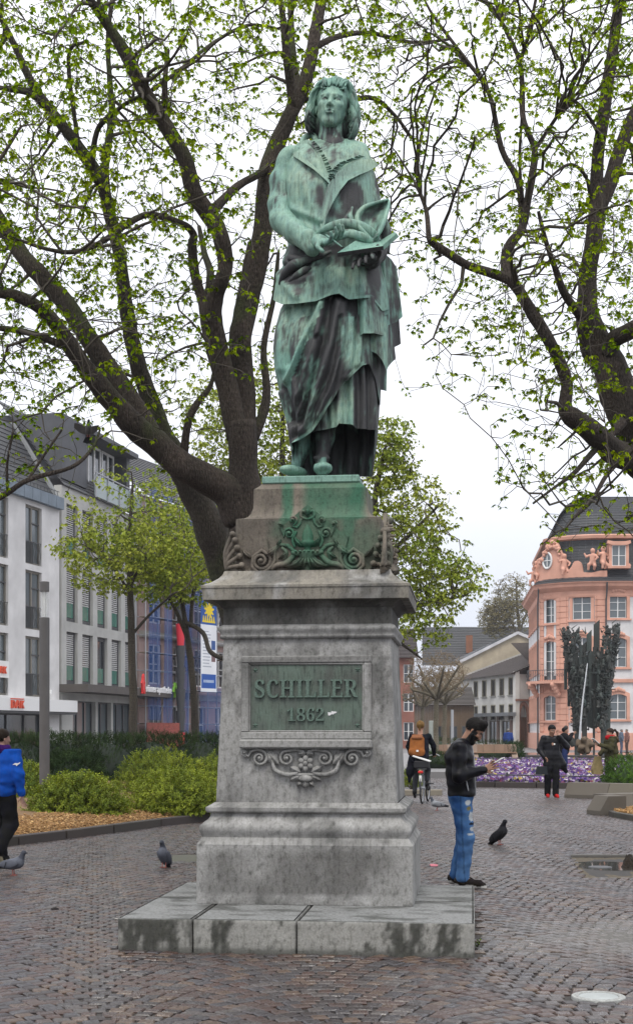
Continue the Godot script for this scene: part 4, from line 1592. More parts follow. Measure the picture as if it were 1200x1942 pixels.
	fd.chain([S(680, 318, -0.02), S(692, 352, -0.01), S(702, 400, 0.02), S(712, 450, 0.10)], [0.105, 0.105, 0.10, 0.095], 0.03)
	fd.chain([S(712, 450, 0.10), S(712, 480, 0.22), S(706, 494, 0.34)], [0.095, 0.085, 0.07], 0.03)
	fd.ripple(func(p: Vector3) -> float: return 0.005 * sin(p.y * 30.0 - p.x * 24.0 + 2.0 * noise.get_noise_3d(p.x * 4, p.y * 4, p.z * 4)))
	part("sleeve", fd.mesh(func(p: Vector3, n: Vector3, t: int) -> Color: return patina(p, 0.5 if p.y > 2.05 else 0.15)), bz, root)
	fd = around([S(708, 496, 0.36), S(680, 484, 0.65)], 0.11, 0.0085)
	add_hand(fd, S(708, 496, 0.36), S(690, 488, 0.56) - S(708, 496, 0.36), Vector3(0.2, -1, 0.2), 0.36, 0.3, 1.0)
	part("hand", fd.mesh(func(p: Vector3, n: Vector3, t: int) -> Color: return patina(p, 0.12)), bz, root)
	g = Geo.new()
	for e in [[[640, 487, 0.62], [727, 474, 0.60], [722, 464, 0.34], [686, 456, 0.36]], [[727, 474, 0.60], [756, 449, 0.58], [752, 446, 0.36], [722, 464, 0.34]]]:
		var c := []
		for q in e:
			c.append(S(q[0], q[1], q[2]))
		var up: Vector3 = (c[1] - c[0]).cross(c[3] - c[0]).normalized() * 0.032
		g.quad(c[0] + up, c[1] + up, c[2] + up, c[3] + up)
		g.quad(c[0], c[3], c[2], c[1])
		for k in 4:
			g.quad(c[k], c[(k + 1) % 4], c[(k + 1) % 4] + up, c[k] + up)
	for i in g.v.size():
		g.c[i] = patina(g.v[i], 0.2 if g.n[i].y < -0.3 else 0.8)
	part("book", g.mesh(), bz, root)
	g = Geo.new()
	g.tube(px_line([[618, 446, 0.60], [648, 468, 0.66]], 2), PF([0.009, 0.009, 0.004]), 6)
	for i in g.v.size():
		g.c[i] = patina(g.v[i], 0.6)
	part("pencil", g.mesh(), bz, root)
	var roll := func(l: Array, r: Array, amount: float, fl := 0.7) -> void:
		var q := Geo.new()
		q.tube(px_line(l, 6), smooth_nums(r, 6), 12, true, fl, Vector3.BACK, 0.2, noise)
		for i in q.v.size():
			q.c[i] = patina(q.v[i], amount)
		part("cloak_fold", q.mesh(), bz, root)
	roll.call([[597, 446, 0.30], [620, 432, 0.36], [650, 424, 0.40], [680, 428, 0.40], [705, 445, 0.36], [722, 470, 0.3]], [0.012, 0.03, 0.04, 0.04, 0.045, 0.03], 0.72)
	roll.call([[640, 452, 0.40], [662, 444, 0.44], [688, 450, 0.44], [708, 462, 0.4]], [0.02, 0.032, 0.036, 0.02], 0.62)
	roll.call([[722, 405, 0.16], [730, 440, 0.2], [728, 480, 0.2]], [0.03, 0.05, 0.045], 0.2)
	var fr := []
	var fc := []
	var le := [[707, 456, 0.40], [692, 443, 0.42], [680, 428, 0.41], [677, 410, 0.38], [690, 393, 0.33], [714, 384, 0.27], [736, 378, 0.22]]
	var re := [[707, 456, 0.40], [715, 446, 0.41], [723, 432, 0.39], [729, 416, 0.35], [733, 402, 0.30], [737, 390, 0.25], [737, 380, 0.22]]
	for i in 19:
		var row := PackedVector3Array()
		var cr := PackedColorArray()
		for k in 13:
			var s := k / 12.0
			var q := line_at(le, i / 18.0).lerp(line_at(re, i / 18.0), s)
			q.z -= 0.11 * sin(s * PI) * sin(i / 18.0 * PI)
			var v := S(q.x, q.y, q.z)
			row.append(v)
			cr.append(patina(v, 0.8 if s < 0.13 or s > 0.87 else 0.3))
		fr.append(row)
		fc.append(cr)
	g = Geo.new()
	g.sheet(fr, false, fc)
	for e in [le, re]:
		g.tube(px_line(e, 4), smooth_nums([0.012, 0.018, 0.02, 0.02, 0.018, 0.014, 0.008], 4), 7)
	for i in g.v.size():
		if i >= 19 * 13:
			g.c[i] = patina(g.v[i], 0.82)
	part("cloak_flap", g.mesh(), bz, root)
	roll.call([[668, 392, 0.29], [664, 408, 0.33], [672, 428, 0.37], [690, 446, 0.39]], [0.008, 0.02, 0.026, 0.012], 0.6, 0.5)
	roll.call([[612, 458, 0.34], [640, 444, 0.40], [668, 440, 0.42], [694, 452, 0.41]], [0.01, 0.022, 0.024, 0.012], 0.66, 0.6)
	roll.call([[640, 440, 0.36], [655, 415, 0.34], [662, 398, 0.30]], [0.006, 0.018, 0.006], 0.5, 0.5)
	roll.call([[548, 488, 0.24], [575, 492, 0.30], [605, 486, 0.33], [628, 476, 0.34]], [0.03, 0.035, 0.03, 0.012], 0.12)
	roll.call([[530, 540, 0.20], [540, 520, 0.25], [556, 504, 0.29], [576, 496, 0.31], [600, 490, 0.33]], [0.012, 0.035, 0.045, 0.035, 0.012], 0.1, 0.8)
	roll.call([[545, 538, 0.26], [560, 524, 0.31], [578, 512, 0.33], [590, 508, 0.33]], [0.01, 0.026, 0.03, 0.008], 0.16, 0.7)
	roll.call([[575, 545, 0.32], [584, 528, 0.33], [590, 512, 0.33]], [0.008, 0.018, 0.008], 0.55, 0.7)
	var dt := func(a: float):
		return func(px: float, py: float, p: Vector3, sn: float) -> Color: return patina(p, a + 0.25 * sn)
	part("cape", drape([[705, 470, 0.02], [726, 478, 0.06], [742, 492, 0.05], [752, 508, 0.0], [750, 500, -0.12]], [[716, 600, 0.06], [736, 618, 0.10], [748, 612, 0.08], [761, 600, 0.0], [752, 590, -0.15]], 1.5, 0.03, 40, 30, dt.call(0.55)).mesh(), bz, root)
	part("cape", drape([[722, 520, -0.05], [740, 530, -0.03], [752, 540, -0.1]], [[728, 640, 0.02], [744, 662, 0.0], [757, 652, -0.1]], 1.0, 0.03, 24, 24, dt.call(0.1)).mesh(), bz, root)
	part("cape", drape([[677, 556, 0.24], [690, 558, 0.30], [705, 560, 0.30], [722, 566, 0.22], [728, 560, 0.1]], [[678, 638, 0.28], [690, 632, 0.36], [712, 632, 0.36], [724, 636, 0.26], [734, 620, 0.1]], 1.0, 0.025, 44, 30, dt.call(0.62), 0.6).mesh(), bz, root)
	part("cape", drape([[690, 600, 0.2], [710, 602, 0.24], [732, 600, 0.16], [740, 590, 0.0]], [[684, 655, 0.22], [712, 670, 0.28], [734, 704, 0.20], [749, 680, 0.0]], 1.5, 0.035, 44, 30, dt.call(0.45), 2.0).mesh(), bz, root)
	part("cape", drape([[700, 640, 0.1], [718, 640, 0.12], [735, 650, 0.0]], [[706, 720, 0.14], [716, 738, 0.12], [731, 742, -0.02]], 1.0, 0.03, 24, 24, dt.call(0.2), 1.0).mesh(), bz, root)
	var hb := Basis(Vector3.BACK, -0.10) * Basis(Vector3.UP, -0.14) * Basis(Vector3.RIGHT, -0.10)
	var hx := Transform3D(hb, S(631, 205, 0.0))
	var h := 0.412
	fd = Field.new(hx.origin + Vector3(-0.19, -0.48, -0.3), hx.origin + Vector3(0.19, 0.24, 0.26), 0.0066)
	add_head(fd, hx, h)
	fd.chain([hx * Vector3(0, -0.10, -0.05), hx * Vector3(0.0, -0.26, -0.06), S(632, 282, -0.02)], [0.105, 0.10, 0.125], 0.03, 4)
	fd.cap(hx * Vector3(0.08, -0.14, -0.04), S(628, 288, 0.10), 0.03, 0.028, 0.03, 4)
	var face_tone := func(p: Vector3, n: Vector3, t: int) -> Color:
		if t == 4:
			return patina(p, 0.42, 1.6)
		if t == 1:
			return patina(p, 0.3)
		return patina(p, 0.72 - 0.35 * smoothstep(0.0, 0.12, p.x - hx.origin.x - 0.02), 0.8)
	part("head", fd.mesh(face_tone), bz, root)
	var hair := Geo.new()
	hair.blob(hx * Vector3(0.0, 0.085, -0.07), Vector3(0.165, 0.175, 0.18), hb, 20, 14)
	hair.blob(hx * Vector3(0.0, -0.08, -0.12), Vector3(0.185, 0.18, 0.11), hb, 16, 12)
	hair.blob(hx * Vector3(0.0, 0.15, 0.0), Vector3(0.125, 0.09, 0.12), hb, 16, 12)
	rng.seed = 99
	for k in 22:
		var x := lerpf(-0.2, 0.2, k / 21.0)
		var ph := rng.randf() * TAU
		var pts := []
		for e in [[0.9, 0.33, 0.31], [1.0, 0.44, 0.27], [1.15, 0.545, 0.12], [1.3, 0.535, -0.1], [1.35, 0.42, -0.33], [1.3, 0.15, -0.5]]:
			pts.append(hx * (Vector3(x * e[0] + 0.025 * sin(ph + e[2] * 12.0), e[1] - absf(x) * 0.25 + 0.02 * sin(ph * 3.0), e[2]) * h))
		hair.tube(smooth_line(pts, 5), smooth_nums([0.005, 0.017, 0.024, 0.026, 0.024, 0.01], 5), 7, true, 0.7)
	for side in [-1.0, 1.0]:
		for k in 66:
			var t := k / 65.0              # 0 at the brow, 1 at the back
			var lay := rng.randf()
			var out := 1.0 + 0.10 * lay
			var fall: float = lerpf(-0.22, -0.62, lay) if side > 0 else lerpf(-0.18, -0.48, lay)
			var zz := lerpf(0.20, -0.44, t)
			var path := []
			path.append(Vector3(side * lerpf(0.12, 0.26, rng.randf()), lerpf(0.33, 0.22, rng.randf()), 0.26) if t < 0.45 else Vector3(side * 0.05, 0.50, zz * 0.6))
			path.append(Vector3(side * 0.22, 0.46, lerpf(0.16, -0.2, t)))
			path.append(Vector3(side * 0.33, 0.41, zz * 0.7 - 0.05))
			path.append(Vector3(side * 0.43, 0.18, zz * 0.7 - 0.06))
			path.append(Vector3(side * 0.47, -0.06, zz * 0.6 - 0.06))
			path.append(Vector3(side * 0.46, lerpf(-0.15, fall, 0.5), zz * 0.55 - 0.08))
			path.append(Vector3(side * 0.40, fall, zz * 0.48 - 0.09))
			var pts := []
			var ph := rng.randf() * TAU
			var wv := rng.randf_range(0.03, 0.06)
			for i in 7:
				var q: Vector3 = path[i] * Vector3(out * 0.92, 1.0 + 0.06 * lay, out)
				var sw := wv * (0.3 + 0.16 * i)
				q += Vector3(side * sw * sin(ph + i * 2.4), sw * 0.7 * cos(ph * 2.0 + i * 2.0), sw * 1.2 * cos(ph + i * 2.1))
				pts.append(hx * (q * h))
			var rr := [0.006]
			for i in range(1, 6):
				rr.append(rng.randf_range(0.016, 0.031))
			rr.append(0.006)
			hair.tube(smooth_line(pts, 5), smooth_nums(rr, 5), 7, true, 0.65)
	for i in hair.v.size():
		var q := hx.affine_inverse() * hair.v[i]
		hair.c[i] = patina(hair.v[i], (0.62 if q.y > -0.06 else 0.22) + 0.25 * noise.get_noise_3d(q.x * 60.0, q.y * 20.0, q.z * 60.0), 0.6)
	part("hair", hair.mesh(), bz, root)
class Cells:   # branch nodes in a grid of one-metre cells, for finding the closest
	var at := PackedVector3Array()
	var rad := PackedFloat32Array()
	var dir := PackedVector3Array()
	var cell := {}
	var size := 0.8
	func key(p: Vector3) -> Vector3i:
		return Vector3i((p / size).floor())
	func add(p: Vector3, r: float, d: Vector3) -> void:
		var k := key(p)
		if not cell.has(k):
			cell[k] = PackedInt32Array()
		cell[k].append(at.size())
		at.append(p)
		rad.append(r)
		dir.append(d)
	func closest(p: Vector3, least: float) -> int:
		var best := -1
		var bd := 1e9
		var c := key(p)
		for ring in 7:
			if best >= 0 and ring * size > bd + size:
				break
			for x in range(-ring, ring + 1):
				for y in range(-ring, ring + 1):
					var edge := absi(x) == ring or absi(y) == ring
					for z in range(-ring, ring + 1):
						if not edge and absi(z) != ring:
							continue
						var k := c + Vector3i(x, y, z)
						if not cell.has(k):
							continue
						for i in cell[k]:
							if rad[i] < least:
								continue
							var d := p.distance_to(at[i])
							if d < bd:
								bd = d
								best = i
		return best
var leaf_meshes := []
func palmate(count: int, length: float, sd: int, drop := 0.5, cheap := false) -> ArrayMesh:
	var r := RandomNumberGenerator.new()
	r.seed = sd
	var g := Geo.new()
	for s in count:
		var a0 := TAU * s / count + r.randf() * 0.9
		var stalk := Vector3(cos(a0), r.randf_range(-0.3, 0.5), sin(a0)).normalized()
		var o := stalk * length * r.randf_range(0.35, 0.75)
		g.col = rgb(0.16, 0.2, 0.05)
		if not cheap:
			g.tube(PV([Vector3.ZERO, o]), PF([0.0022, 0.0016]), 3, false)
		var n := 5 if not cheap else 4
		var up := (stalk * 0.25 + Vector3.UP * 0.6 + Vector3(r.randf_range(-0.4, 0.4), 0, r.randf_range(-0.4, 0.4))).normalized()
		for k in n:
			var a := (k - (n - 1) * 0.5) * 0.72
			var fwd := (stalk - up * stalk.dot(up)).normalized().rotated(up, a)
			fwd = (fwd - Vector3.UP * r.randf_range(drop * 0.5, drop * 1.4)).normalized()
			var side := fwd.cross(up).normalized()
			var l := length * (1.0 - 0.24 * absf(k - (n - 1) * 0.5)) * r.randf_range(0.8, 1.15)
			var w := l * 0.20
			var t := r.randf_range(0.75, 1.2)
			g.col = Color(t, t, t)
			var dn := Vector3.DOWN * l
			var m1 := o + fwd * l * 0.35
			var m2 := o + fwd * l * 0.68 + dn * 0.06
			var tip := o + fwd * l + dn * 0.2
			var fold := up * w * 0.35
			g.quad(o, m1 - side * w * 0.7 + fold, m2, m1)
			g.quad(m1 - side * w * 0.7 + fold, m2 - side * w + fold, tip, m2)
			g.quad(o, m1, m2, m1 + side * w * 0.7 + fold)
			g.quad(m2, tip, m2 + side * w + fold, m1 + side * w * 0.7 + fold)
	return g.mesh()
func bark_tint(base: Color, moss: float) -> Callable:
	return func(p: Vector3, dirv: Vector3) -> Color:
		var b := fine.get_noise_3d(p.x * 3.0, p.y * 1.5, p.z * 3.0)
		var c := base * (1.0 + 0.9 * b)
		var pale := smoothstep(0.22, 0.4, fine.get_noise_3d(p.x * 2.0 + 7.0, p.y * 2.0, p.z * 2.0))
		c = c.lerp(base * 2.2, pale * 0.55)
		var m := smoothstep(0.0, 0.35, fine.get_noise_3d(p.x * 1.3, p.y * 1.3 + 5.0, p.z * 1.3) + 0.3 * dirv.y + moss - 0.25)
		return c.lerp(rgb(0.09, 0.12, 0.032), clampf(m, 0, 1) * 0.85)
func limb_line(l: Array) -> Array:
	var pts := []
	var rad := []
	for e in l:
		pts.append(P(e[0], e[1], e[3]))
		rad.append(e[2] * 0.5 / F * e[3])
	return [smooth_line(pts, 5), smooth_nums(rad, 5)]
func add_limbs(root: Node3D, cells: Cells, limbs: Array, tint: Callable, called := "limb") -> void:
	for l in limbs:
		var pr := limb_line(l)
		var pts: PackedVector3Array = pr[0]
		var rad: PackedFloat32Array = pr[1]
		var loc := PackedVector3Array()
		for i in pts.size():
			var w := Vector3(noise.get_noise_3dv(pts[i] * 1.5), noise.get_noise_3dv(pts[i] * 1.5 + Vector3(9, 0, 0)), noise.get_noise_3dv(pts[i] * 1.5 + Vector3(0, 9, 0))) * rad[i] * 0.35
			loc.append(pts[i] + w - root.position)
		var g := Geo.new()
		g.tube(loc, rad, 12 if rad[0] > 0.04 else 7, true, 1.0, Vector3.ZERO, 0.28, noise, tint)
		part(called if rad[0] < 0.15 else "trunk", g.mesh(), mats.bark, root)
		for i in pts.size():
			cells.add(pts[i], rad[i], (pts[mini(i + 1, pts.size() - 1)] - pts[maxi(i - 1, 0)]).normalized())
func reach(g: Geo, cells: Cells, goal: Vector3, r0: float, r1: float, least: float, wig: float, sides: int, sag: float, seg := 0.28) -> Vector3:
	var k := cells.closest(goal, least)
	if k < 0:
		return Vector3.DOWN
	var a := cells.at[k]
	var l := a.distance_to(goal)
	if l > 5.5:
		return Vector3.ZERO
	r0 = minf(r0, cells.rad[k] * 0.75)
	var m := clampi(int(l / seg) + 2, 3, 12)
	var d0 := cells.dir[k]
	if d0.dot(goal - a) < 0:
		d0 = -d0 * 0.3
	var c1 := a + (d0 * 0.6 + (goal - a).normalized() * 0.5).normalized() * l * 0.4
	var c2 := goal + Vector3(0, sag, 0) * l - (goal - a) * 0.2
	var pts := PackedVector3Array()
	var rad := PackedFloat32Array()
	for i in m + 1:
		var t := float(i) / m
		var p := a.bezier_interpolate(c1, c2, goal, t)
		if i > 0 and i < m:
			p += Vector3(rng.randf_range(-1, 1), rng.randf_range(-1, 1), rng.randf_range(-1, 1)) * wig * l / m
		pts.append(p)
		rad.append(maxf(lerpf(r0, r1, pow(t, 0.7)), r1))
	g.tube(pts, rad, sides, false)
	for i in range(1, m + 1):
		cells.add(pts[i], rad[i], (pts[i] - pts[i - 1]).normalized())
	return (pts[m] - pts[m - 1]).normalized()
const CANOPY := ["889988777777888", "999877777767888", "998765556646777", "998873326336777", "998875314247777", "888864301367777", "667764200156677", "566653200136666", "343221000003555", "221000000003666", "000000000001333"]
func canopy(px: float, py: float) -> float:
	var x := clampf((px + 100.0) / 100.0, 0, 13.999)
	var y := clampf(py / 100.0, 0, 9.999)
	var i := int(x)
	var j := int(y)
	var v := func(a: int, b: int) -> float: return float(CANOPY[b].unicode_at(a) - 48) / 9.0
	var top: float = lerpf(v.call(i, j), v.call(i + 1, j), x - i)
	var low: float = lerpf(v.call(i, j + 1), v.call(i + 1, j + 1), x - i)
	return lerpf(top, low, y - j)
func leaf_tone(p: Vector3, yellow := 0.0) -> Color:
	var b := fine.get_noise_3dv(p * 0.6)
	var t := clampf(0.5 + b * 1.4 + rng.randf_range(-0.35, 0.35) + yellow, 0, 1)
	return rgb(0.19, 0.27, 0.028).lerp(rgb(0.42, 0.45, 0.06), t) * rng.randf_range(0.85, 1.15)
func spread_leaves(root: Node3D, spots: Array, individuals: int) -> void:
	spots.sort_custom(func(a, b): return a.origin.z > b.origin.z)
	var xf := [[], [], []]
	var cols := [PackedColorArray(), PackedColorArray(), PackedColorArray()]
	var n := 0
	for t in spots:
		var s := rng.randi() % 3
		var px: float = t.origin.x / -t.origin.z * F + 600.0
		var loc := Transform3D(t.basis, t.origin - root.position)
		if n < individuals and px > 0 and px < 1200:
			part("leaf_spray", leaf_meshes[s], mats["leaf_tone_%d" % (rng.randi() % 5)], root, loc)
			n += 1
		else:
			xf[s].append(loc)
			cols[s].append(leaf_tone(t.origin))
	for s in 3:
		if xf[s].size():
			copies("leaves", leaf_meshes[s], mats.leaf, root, xf[s], cols[s])
func twig_basis(d: Vector3) -> Basis:
	return Basis(Vector3.UP, rng.randf() * TAU) * Basis(Vector3.RIGHT, rng.randf_range(-0.5, 0.5))
func make_trees() -> void:
	for k in 3:
		leaf_meshes.append(palmate(2 + k % 2, 0.057, 40 + k, 0.6))
	var tint := bark_tint(rgb(0.115, 0.092, 0.076), 0.2)
	var tint2 := bark_tint(rgb(0.112, 0.09, 0.077), -0.05)
	var ca := Cells.new()
	var ta := thing("chestnut_tree", "large chestnut with several dark mossy trunks rising behind the pedestal and statue", "tree", G(462, 1490))
	ta.position = Vector3(P(462, 1400, 16.0).x, 0, -16.0)
	add_limbs(ta, ca, [
		[[462, 1640, 92, 16.0], [462, 1300, 78, 16.0], [464, 1060, 72, 16.0], [467, 960, 64, 16.0], [461, 880, 54, 16.0], [455, 800, 60, 16.0]],
		[[450, 830, 46, 16.0], [428, 720, 42, 16.0], [412, 650, 40, 15.9], [400, 600, 40, 15.8], [408, 560, 30, 15.7], [420, 530, 28, 15.6], [426, 500, 30, 15.6], [415, 440, 32, 15.5], [398, 410, 33, 15.5], [370, 365, 32, 15.4], [350, 300, 30, 15.3], [305, 225, 29, 15.2], [270, 165, 26, 15.0], [235, 95, 23, 14.9], [200, 40, 18, 14.8], [160, -20, 14, 14.6], [110, -120, 9, 14.4]],
		[[396, 605, 30, 15.8], [384, 570, 22, 15.9], [370, 520, 19, 15.9], [364, 470, 17, 15.8], [366, 445, 15, 15.8], [345, 425, 13, 15.7], [290, 407, 12, 15.5], [262, 413, 12, 15.3], [235, 430, 11, 15.1], [190, 460, 10, 14.9], [140, 478, 9, 14.7], [80, 470, 7, 14.5], [0, 440, 5, 14.3]],
		[[392, 575, 18, 15.9], [400, 520, 14, 16.2], [388, 480, 11, 16.5], [378, 430, 8, 16.8]],
		[[402, 402, 20, 15.5], [430, 372, 17, 15.7], [458, 348, 15, 15.9], [495, 328, 13, 16.2], [540, 290, 8, 16.6]],
		[[314, 205, 15, 15.2], [313, 160, 11, 15.2], [318, 95, 8, 15.3]],
		[[290, 170, 9, 15.1], [345, 130, 8, 15.4], [400, 85, 7, 15.8], [470, 48, 6, 16.3], [530, 55, 4, 16.8]],
		[[468, 830, 44, 16.1], [460, 720, 44, 16.2], [457, 640, 44, 16.2], [470, 580, 44, 16.3], [483, 510, 40, 16.3], [496, 440, 36, 16.3], [510, 325, 35, 16.4], [540, 240, 30, 16.5], [580, 150, 26, 16.6], [600, 50, 22, 16.7], [616, -40, 18, 16.8], [640, -160, 12, 17.0]],
		[[556, 205, 18, 16.5], [545, 120, 16, 16.4], [536, 30, 12, 16.3], [520, -60, 9, 16.2]],
		[[570, 190, 14, 16.6], [555, 100, 13, 16.9], [550, 0, 11, 17.2], [548, -90, 7, 17.4]],
		[[598, 90, 12, 16.7], [640, 70, 11, 17.0], [700, 62, 9, 17.4], [780, 80, 7, 17.8], [850, 75, 5, 18.0]],
		[[575, 185, 12, 16.6], [620, 200, 11, 17.2], [700, 185, 9, 17.8], [740, 210, 7, 18.0], [780, 260, 5, 18.2]],
		[[448, 600, 12, 16.2], [462, 520, 11, 16.5], [474, 460, 9, 16.7]],
		[[480, 830, 22, 16.1], [498, 788, 18, 16.2], [506, 740, 15, 16.3], [500, 660, 12, 16.4], [520, 560, 10, 16.6], [528, 480, 7, 16.8]],
		[[455, 985, 66, 16.0], [425, 930, 62, 15.9], [350, 882, 54, 15.6], [285, 832, 50, 15.4], [240, 790, 44, 15.2], [175, 712, 37, 14.9], [125, 642, 30, 14.7], [85, 592, 25, 14.5], [30, 562, 22, 14.3], [-30, 552, 18, 14.1], [-140, 545, 11, 13.8]],
		[[118, 655, 15, 14.7], [60, 632, 13, 14.5], [0, 622, 11, 14.3], [-80, 615, 8, 14.1]],
		[[292, 825, 36, 15.4], [268, 782, 33, 15.5], [200, 690, 40, 15.6], [165, 637, 37, 15.6], [115, 567, 36, 15.7], [65, 510, 34, 15.7], [22, 455, 30, 15.8], [-10, 400, 26, 15.8], [-60, 300, 20, 15.9], [-100, 180, 14, 16.0]],
		[[350, 858, 18, 15.6], [358, 800, 15, 15.5], [375, 765, 13, 15.5], [400, 730, 9, 15.5], [410, 680, 6, 15.5]],
	], tint)
	var tc := thing("chestnut_tree", "mossy leaning chestnut trunk passing behind the big limb beside the pedestal", "tree", Vector3(P(440, 1400, 18.5).x, 0, -18.5))
	add_limbs(tc, ca, [
		[[500, 1560, 90, 18.5], [470, 1250, 78, 18.5], [428, 1075, 70, 18.4], [396, 998, 60, 18.3], [362, 925, 50, 18.2], [330, 860, 42, 18.0], [308, 820, 37, 17.9], [280, 740, 33, 17.8], [252, 650, 30, 17.6], [238, 570, 27, 17.5], [228, 490, 24, 17.4], [205, 390, 24, 17.3], [190, 340, 23, 17.2], [150, 280, 23, 17.1], [100, 215, 20, 17.0], [62, 160, 16, 16.9], [30, 90, 12, 16.8], [0, 30, 9, 16.7]],
		[[206, 390, 18, 17.3], [200, 320, 15, 17.3], [213, 220, 14, 17.3], [210, 165, 11, 17.3], [205, 80, 9, 17.3], [215, -20, 7, 17.3]],
		[[192, 350, 14, 17.2], [175, 325, 12, 17.0], [184, 250, 11, 16.8], [215, 215, 9, 16.6], [260, 185, 7, 16.3], [300, 180, 5, 16.0]],
		[[100, 218, 12, 17.0], [60, 180, 11, 16.8], [20, 170, 9, 16.5], [-30, 160, 7, 16.2]],
		[[150, 285, 9, 17.1], [130, 110, 8, 16.8], [160, 80, 6, 16.5]],
	], bark_tint(rgb(0.1, 0.085, 0.068), 0.32))
	var tl := thing("chestnut_tree", "chestnut beyond the picture's edge with one thin low branch reaching over the white office block", "tree", Vector3(P(-420, 1400, 14.0).x, 0, -14.0))
	add_limbs(tl, ca, [
		[[-420, 1690, 90, 14.0], [-420, 1300, 70, 14.0], [-400, 1100, 60, 14.0], [-380, 800, 50, 14.0], [-380, 400, 36, 14.0], [-400, 0, 22, 14.0]],
		[[-400, 1080, 30, 14.0], [-250, 1030, 20, 14.0], [-100, 985, 15, 14.1], [0, 943, 11, 14.2], [55, 910, 10, 14.3], [136, 886, 8, 14.4], [176, 850, 6, 14.6], [190, 815, 4, 14.7]],
		[[15, 937, 6, 14.2], [14, 880, 5, 14.1], [25, 820, 4, 14.0]],
		[[52, 912, 6, 14.3], [90, 855, 5, 14.4], [118, 815, 4, 14.5]],
		[[-390, 700, 26, 14.0], [-250, 560, 18, 13.8], [-120, 440, 12, 13.7], [-20, 330, 8, 13.6], [40, 240, 5, 13.6]],
	], tint)
	var cb := Cells.new()
	var tb := thing("chestnut_tree", "big chestnut leaning in beside the pink palace with thick dark lower limb and forked trunk", "tree", Vector3(P(1330, 1400, 16.5).x, 0, -16.5))
	add_limbs(tb, cb, [
		[[1330, 1650, 120, 16.5], [1330, 1300, 104, 16.5], [1310, 1050, 96, 16.5], [1270, 930, 92, 16.5], [1215, 830, 88, 16.5], [1180, 760, 74, 16.5], [1150, 690, 64, 16.5], [1128, 650, 58, 16.5], [1114, 600, 44, 16.4], [1114, 540, 36, 16.4], [1120, 475, 34, 16.3], [1130, 405, 33, 16.3], [1131, 320, 24, 16.3], [1145, 205, 23, 16.2], [1160, 100, 22, 16.2], [1172, 0, 19, 16.2], [1190, -120, 13, 16.2]],
		[[1240, 900, 60, 16.4], [1200, 872, 52, 16.2], [1158, 850, 48, 16.0], [1117, 818, 42, 15.8], [1080, 790, 36, 15.6], [1070, 770, 26, 15.6], [1075, 730, 23, 15.6], [1059, 683, 23, 15.5], [1042, 648, 23, 15.4], [1010, 594, 23, 15.4], [987, 554, 22, 15.3], [965, 530, 20, 15.3], [933, 519, 17, 15.3], [887, 504, 16, 15.2], [850, 481, 15, 15.2], [822, 462, 14, 15.2], [813, 450, 11, 15.2], [808, 400, 9, 15.3], [792, 350, 7, 15.4], [792, 300, 6, 15.5], [802, 240, 5, 15.6], [830, 160, 4, 15.8]],
		[[963, 532, 20, 15.3], [957, 492, 19, 15.4], [968, 462, 18, 15.4], [990, 430, 16, 15.5], [1001, 372, 14, 15.5], [1013, 290, 13, 15.6], [1000, 250, 11, 15.6], [990, 215, 11, 15.7], [985, 120, 9, 15.7], [945, 25, 7, 15.8], [935, -50, 5, 15.8]],
		[[990, 425, 14, 15.5], [982, 345, 12, 15.6], [950, 280, 11, 15.7], [926, 175, 9, 15.8], [880, 110, 7, 15.9], [815, 20, 5, 16.0], [790, -40, 4, 16.0]],
		[[1013, 285, 9, 15.6], [1028, 262, 8, 15.6], [1070, 200, 7, 15.4], [1100, 170, 6, 15.3], [1142, 110, 4, 15.2]],
		[[985, 118, 8, 15.7], [1000, 70, 7, 15.6], [1015, 0, 6, 15.5], [1025, -60, 4, 15.5]],
		[[988, 380, 7, 15.5], [985, 300, 6, 15.3], [988, 225, 5, 15.2]],
		[[1131, 405, 26, 16.3], [1155, 350, 28, 16.4], [1176, 280, 26, 16.5], [1200, 222, 23, 16.6], [1245, 140, 18, 16.7], [1290, 20, 12, 16.8]],
		[[1150, 675, 40, 16.4], [1164, 645, 32, 16.3], [1205, 622, 32, 16.0], [1260, 590, 24, 15.7], [1330, 540, 14, 15.4]],
		[[1112, 612, 22, 16.4], [1088, 584, 17, 16.2], [1066, 550, 15, 16.0], [1050, 505, 11, 15.9], [1035, 460, 9, 15.8], [1020, 400, 6, 15.7]],
		[[1136, 260, 8, 16.2], [1118, 225, 7, 16.0], [1090, 192, 6, 15.8], [1050, 178, 5, 15.6], [1000, 186, 4, 15.4]],
		[[1120, 385, 8, 16.3], [1110, 335, 7, 16.1], [1082, 312, 6, 15.9], [1050, 330, 5, 15.7], [1020, 365, 4, 15.6]],
		[[1180, 800, 22, 16.2], [1130, 850, 13, 15.9], [1090, 895, 9, 15.6], [1050, 925, 6, 15.4], [1010, 955, 4, 15.3]],
		[[1190, 850, 16, 16.0], [1150, 900, 10, 15.6], [1120, 950, 7, 15.3], [1085, 985, 4, 15.1]],
	], tint2)
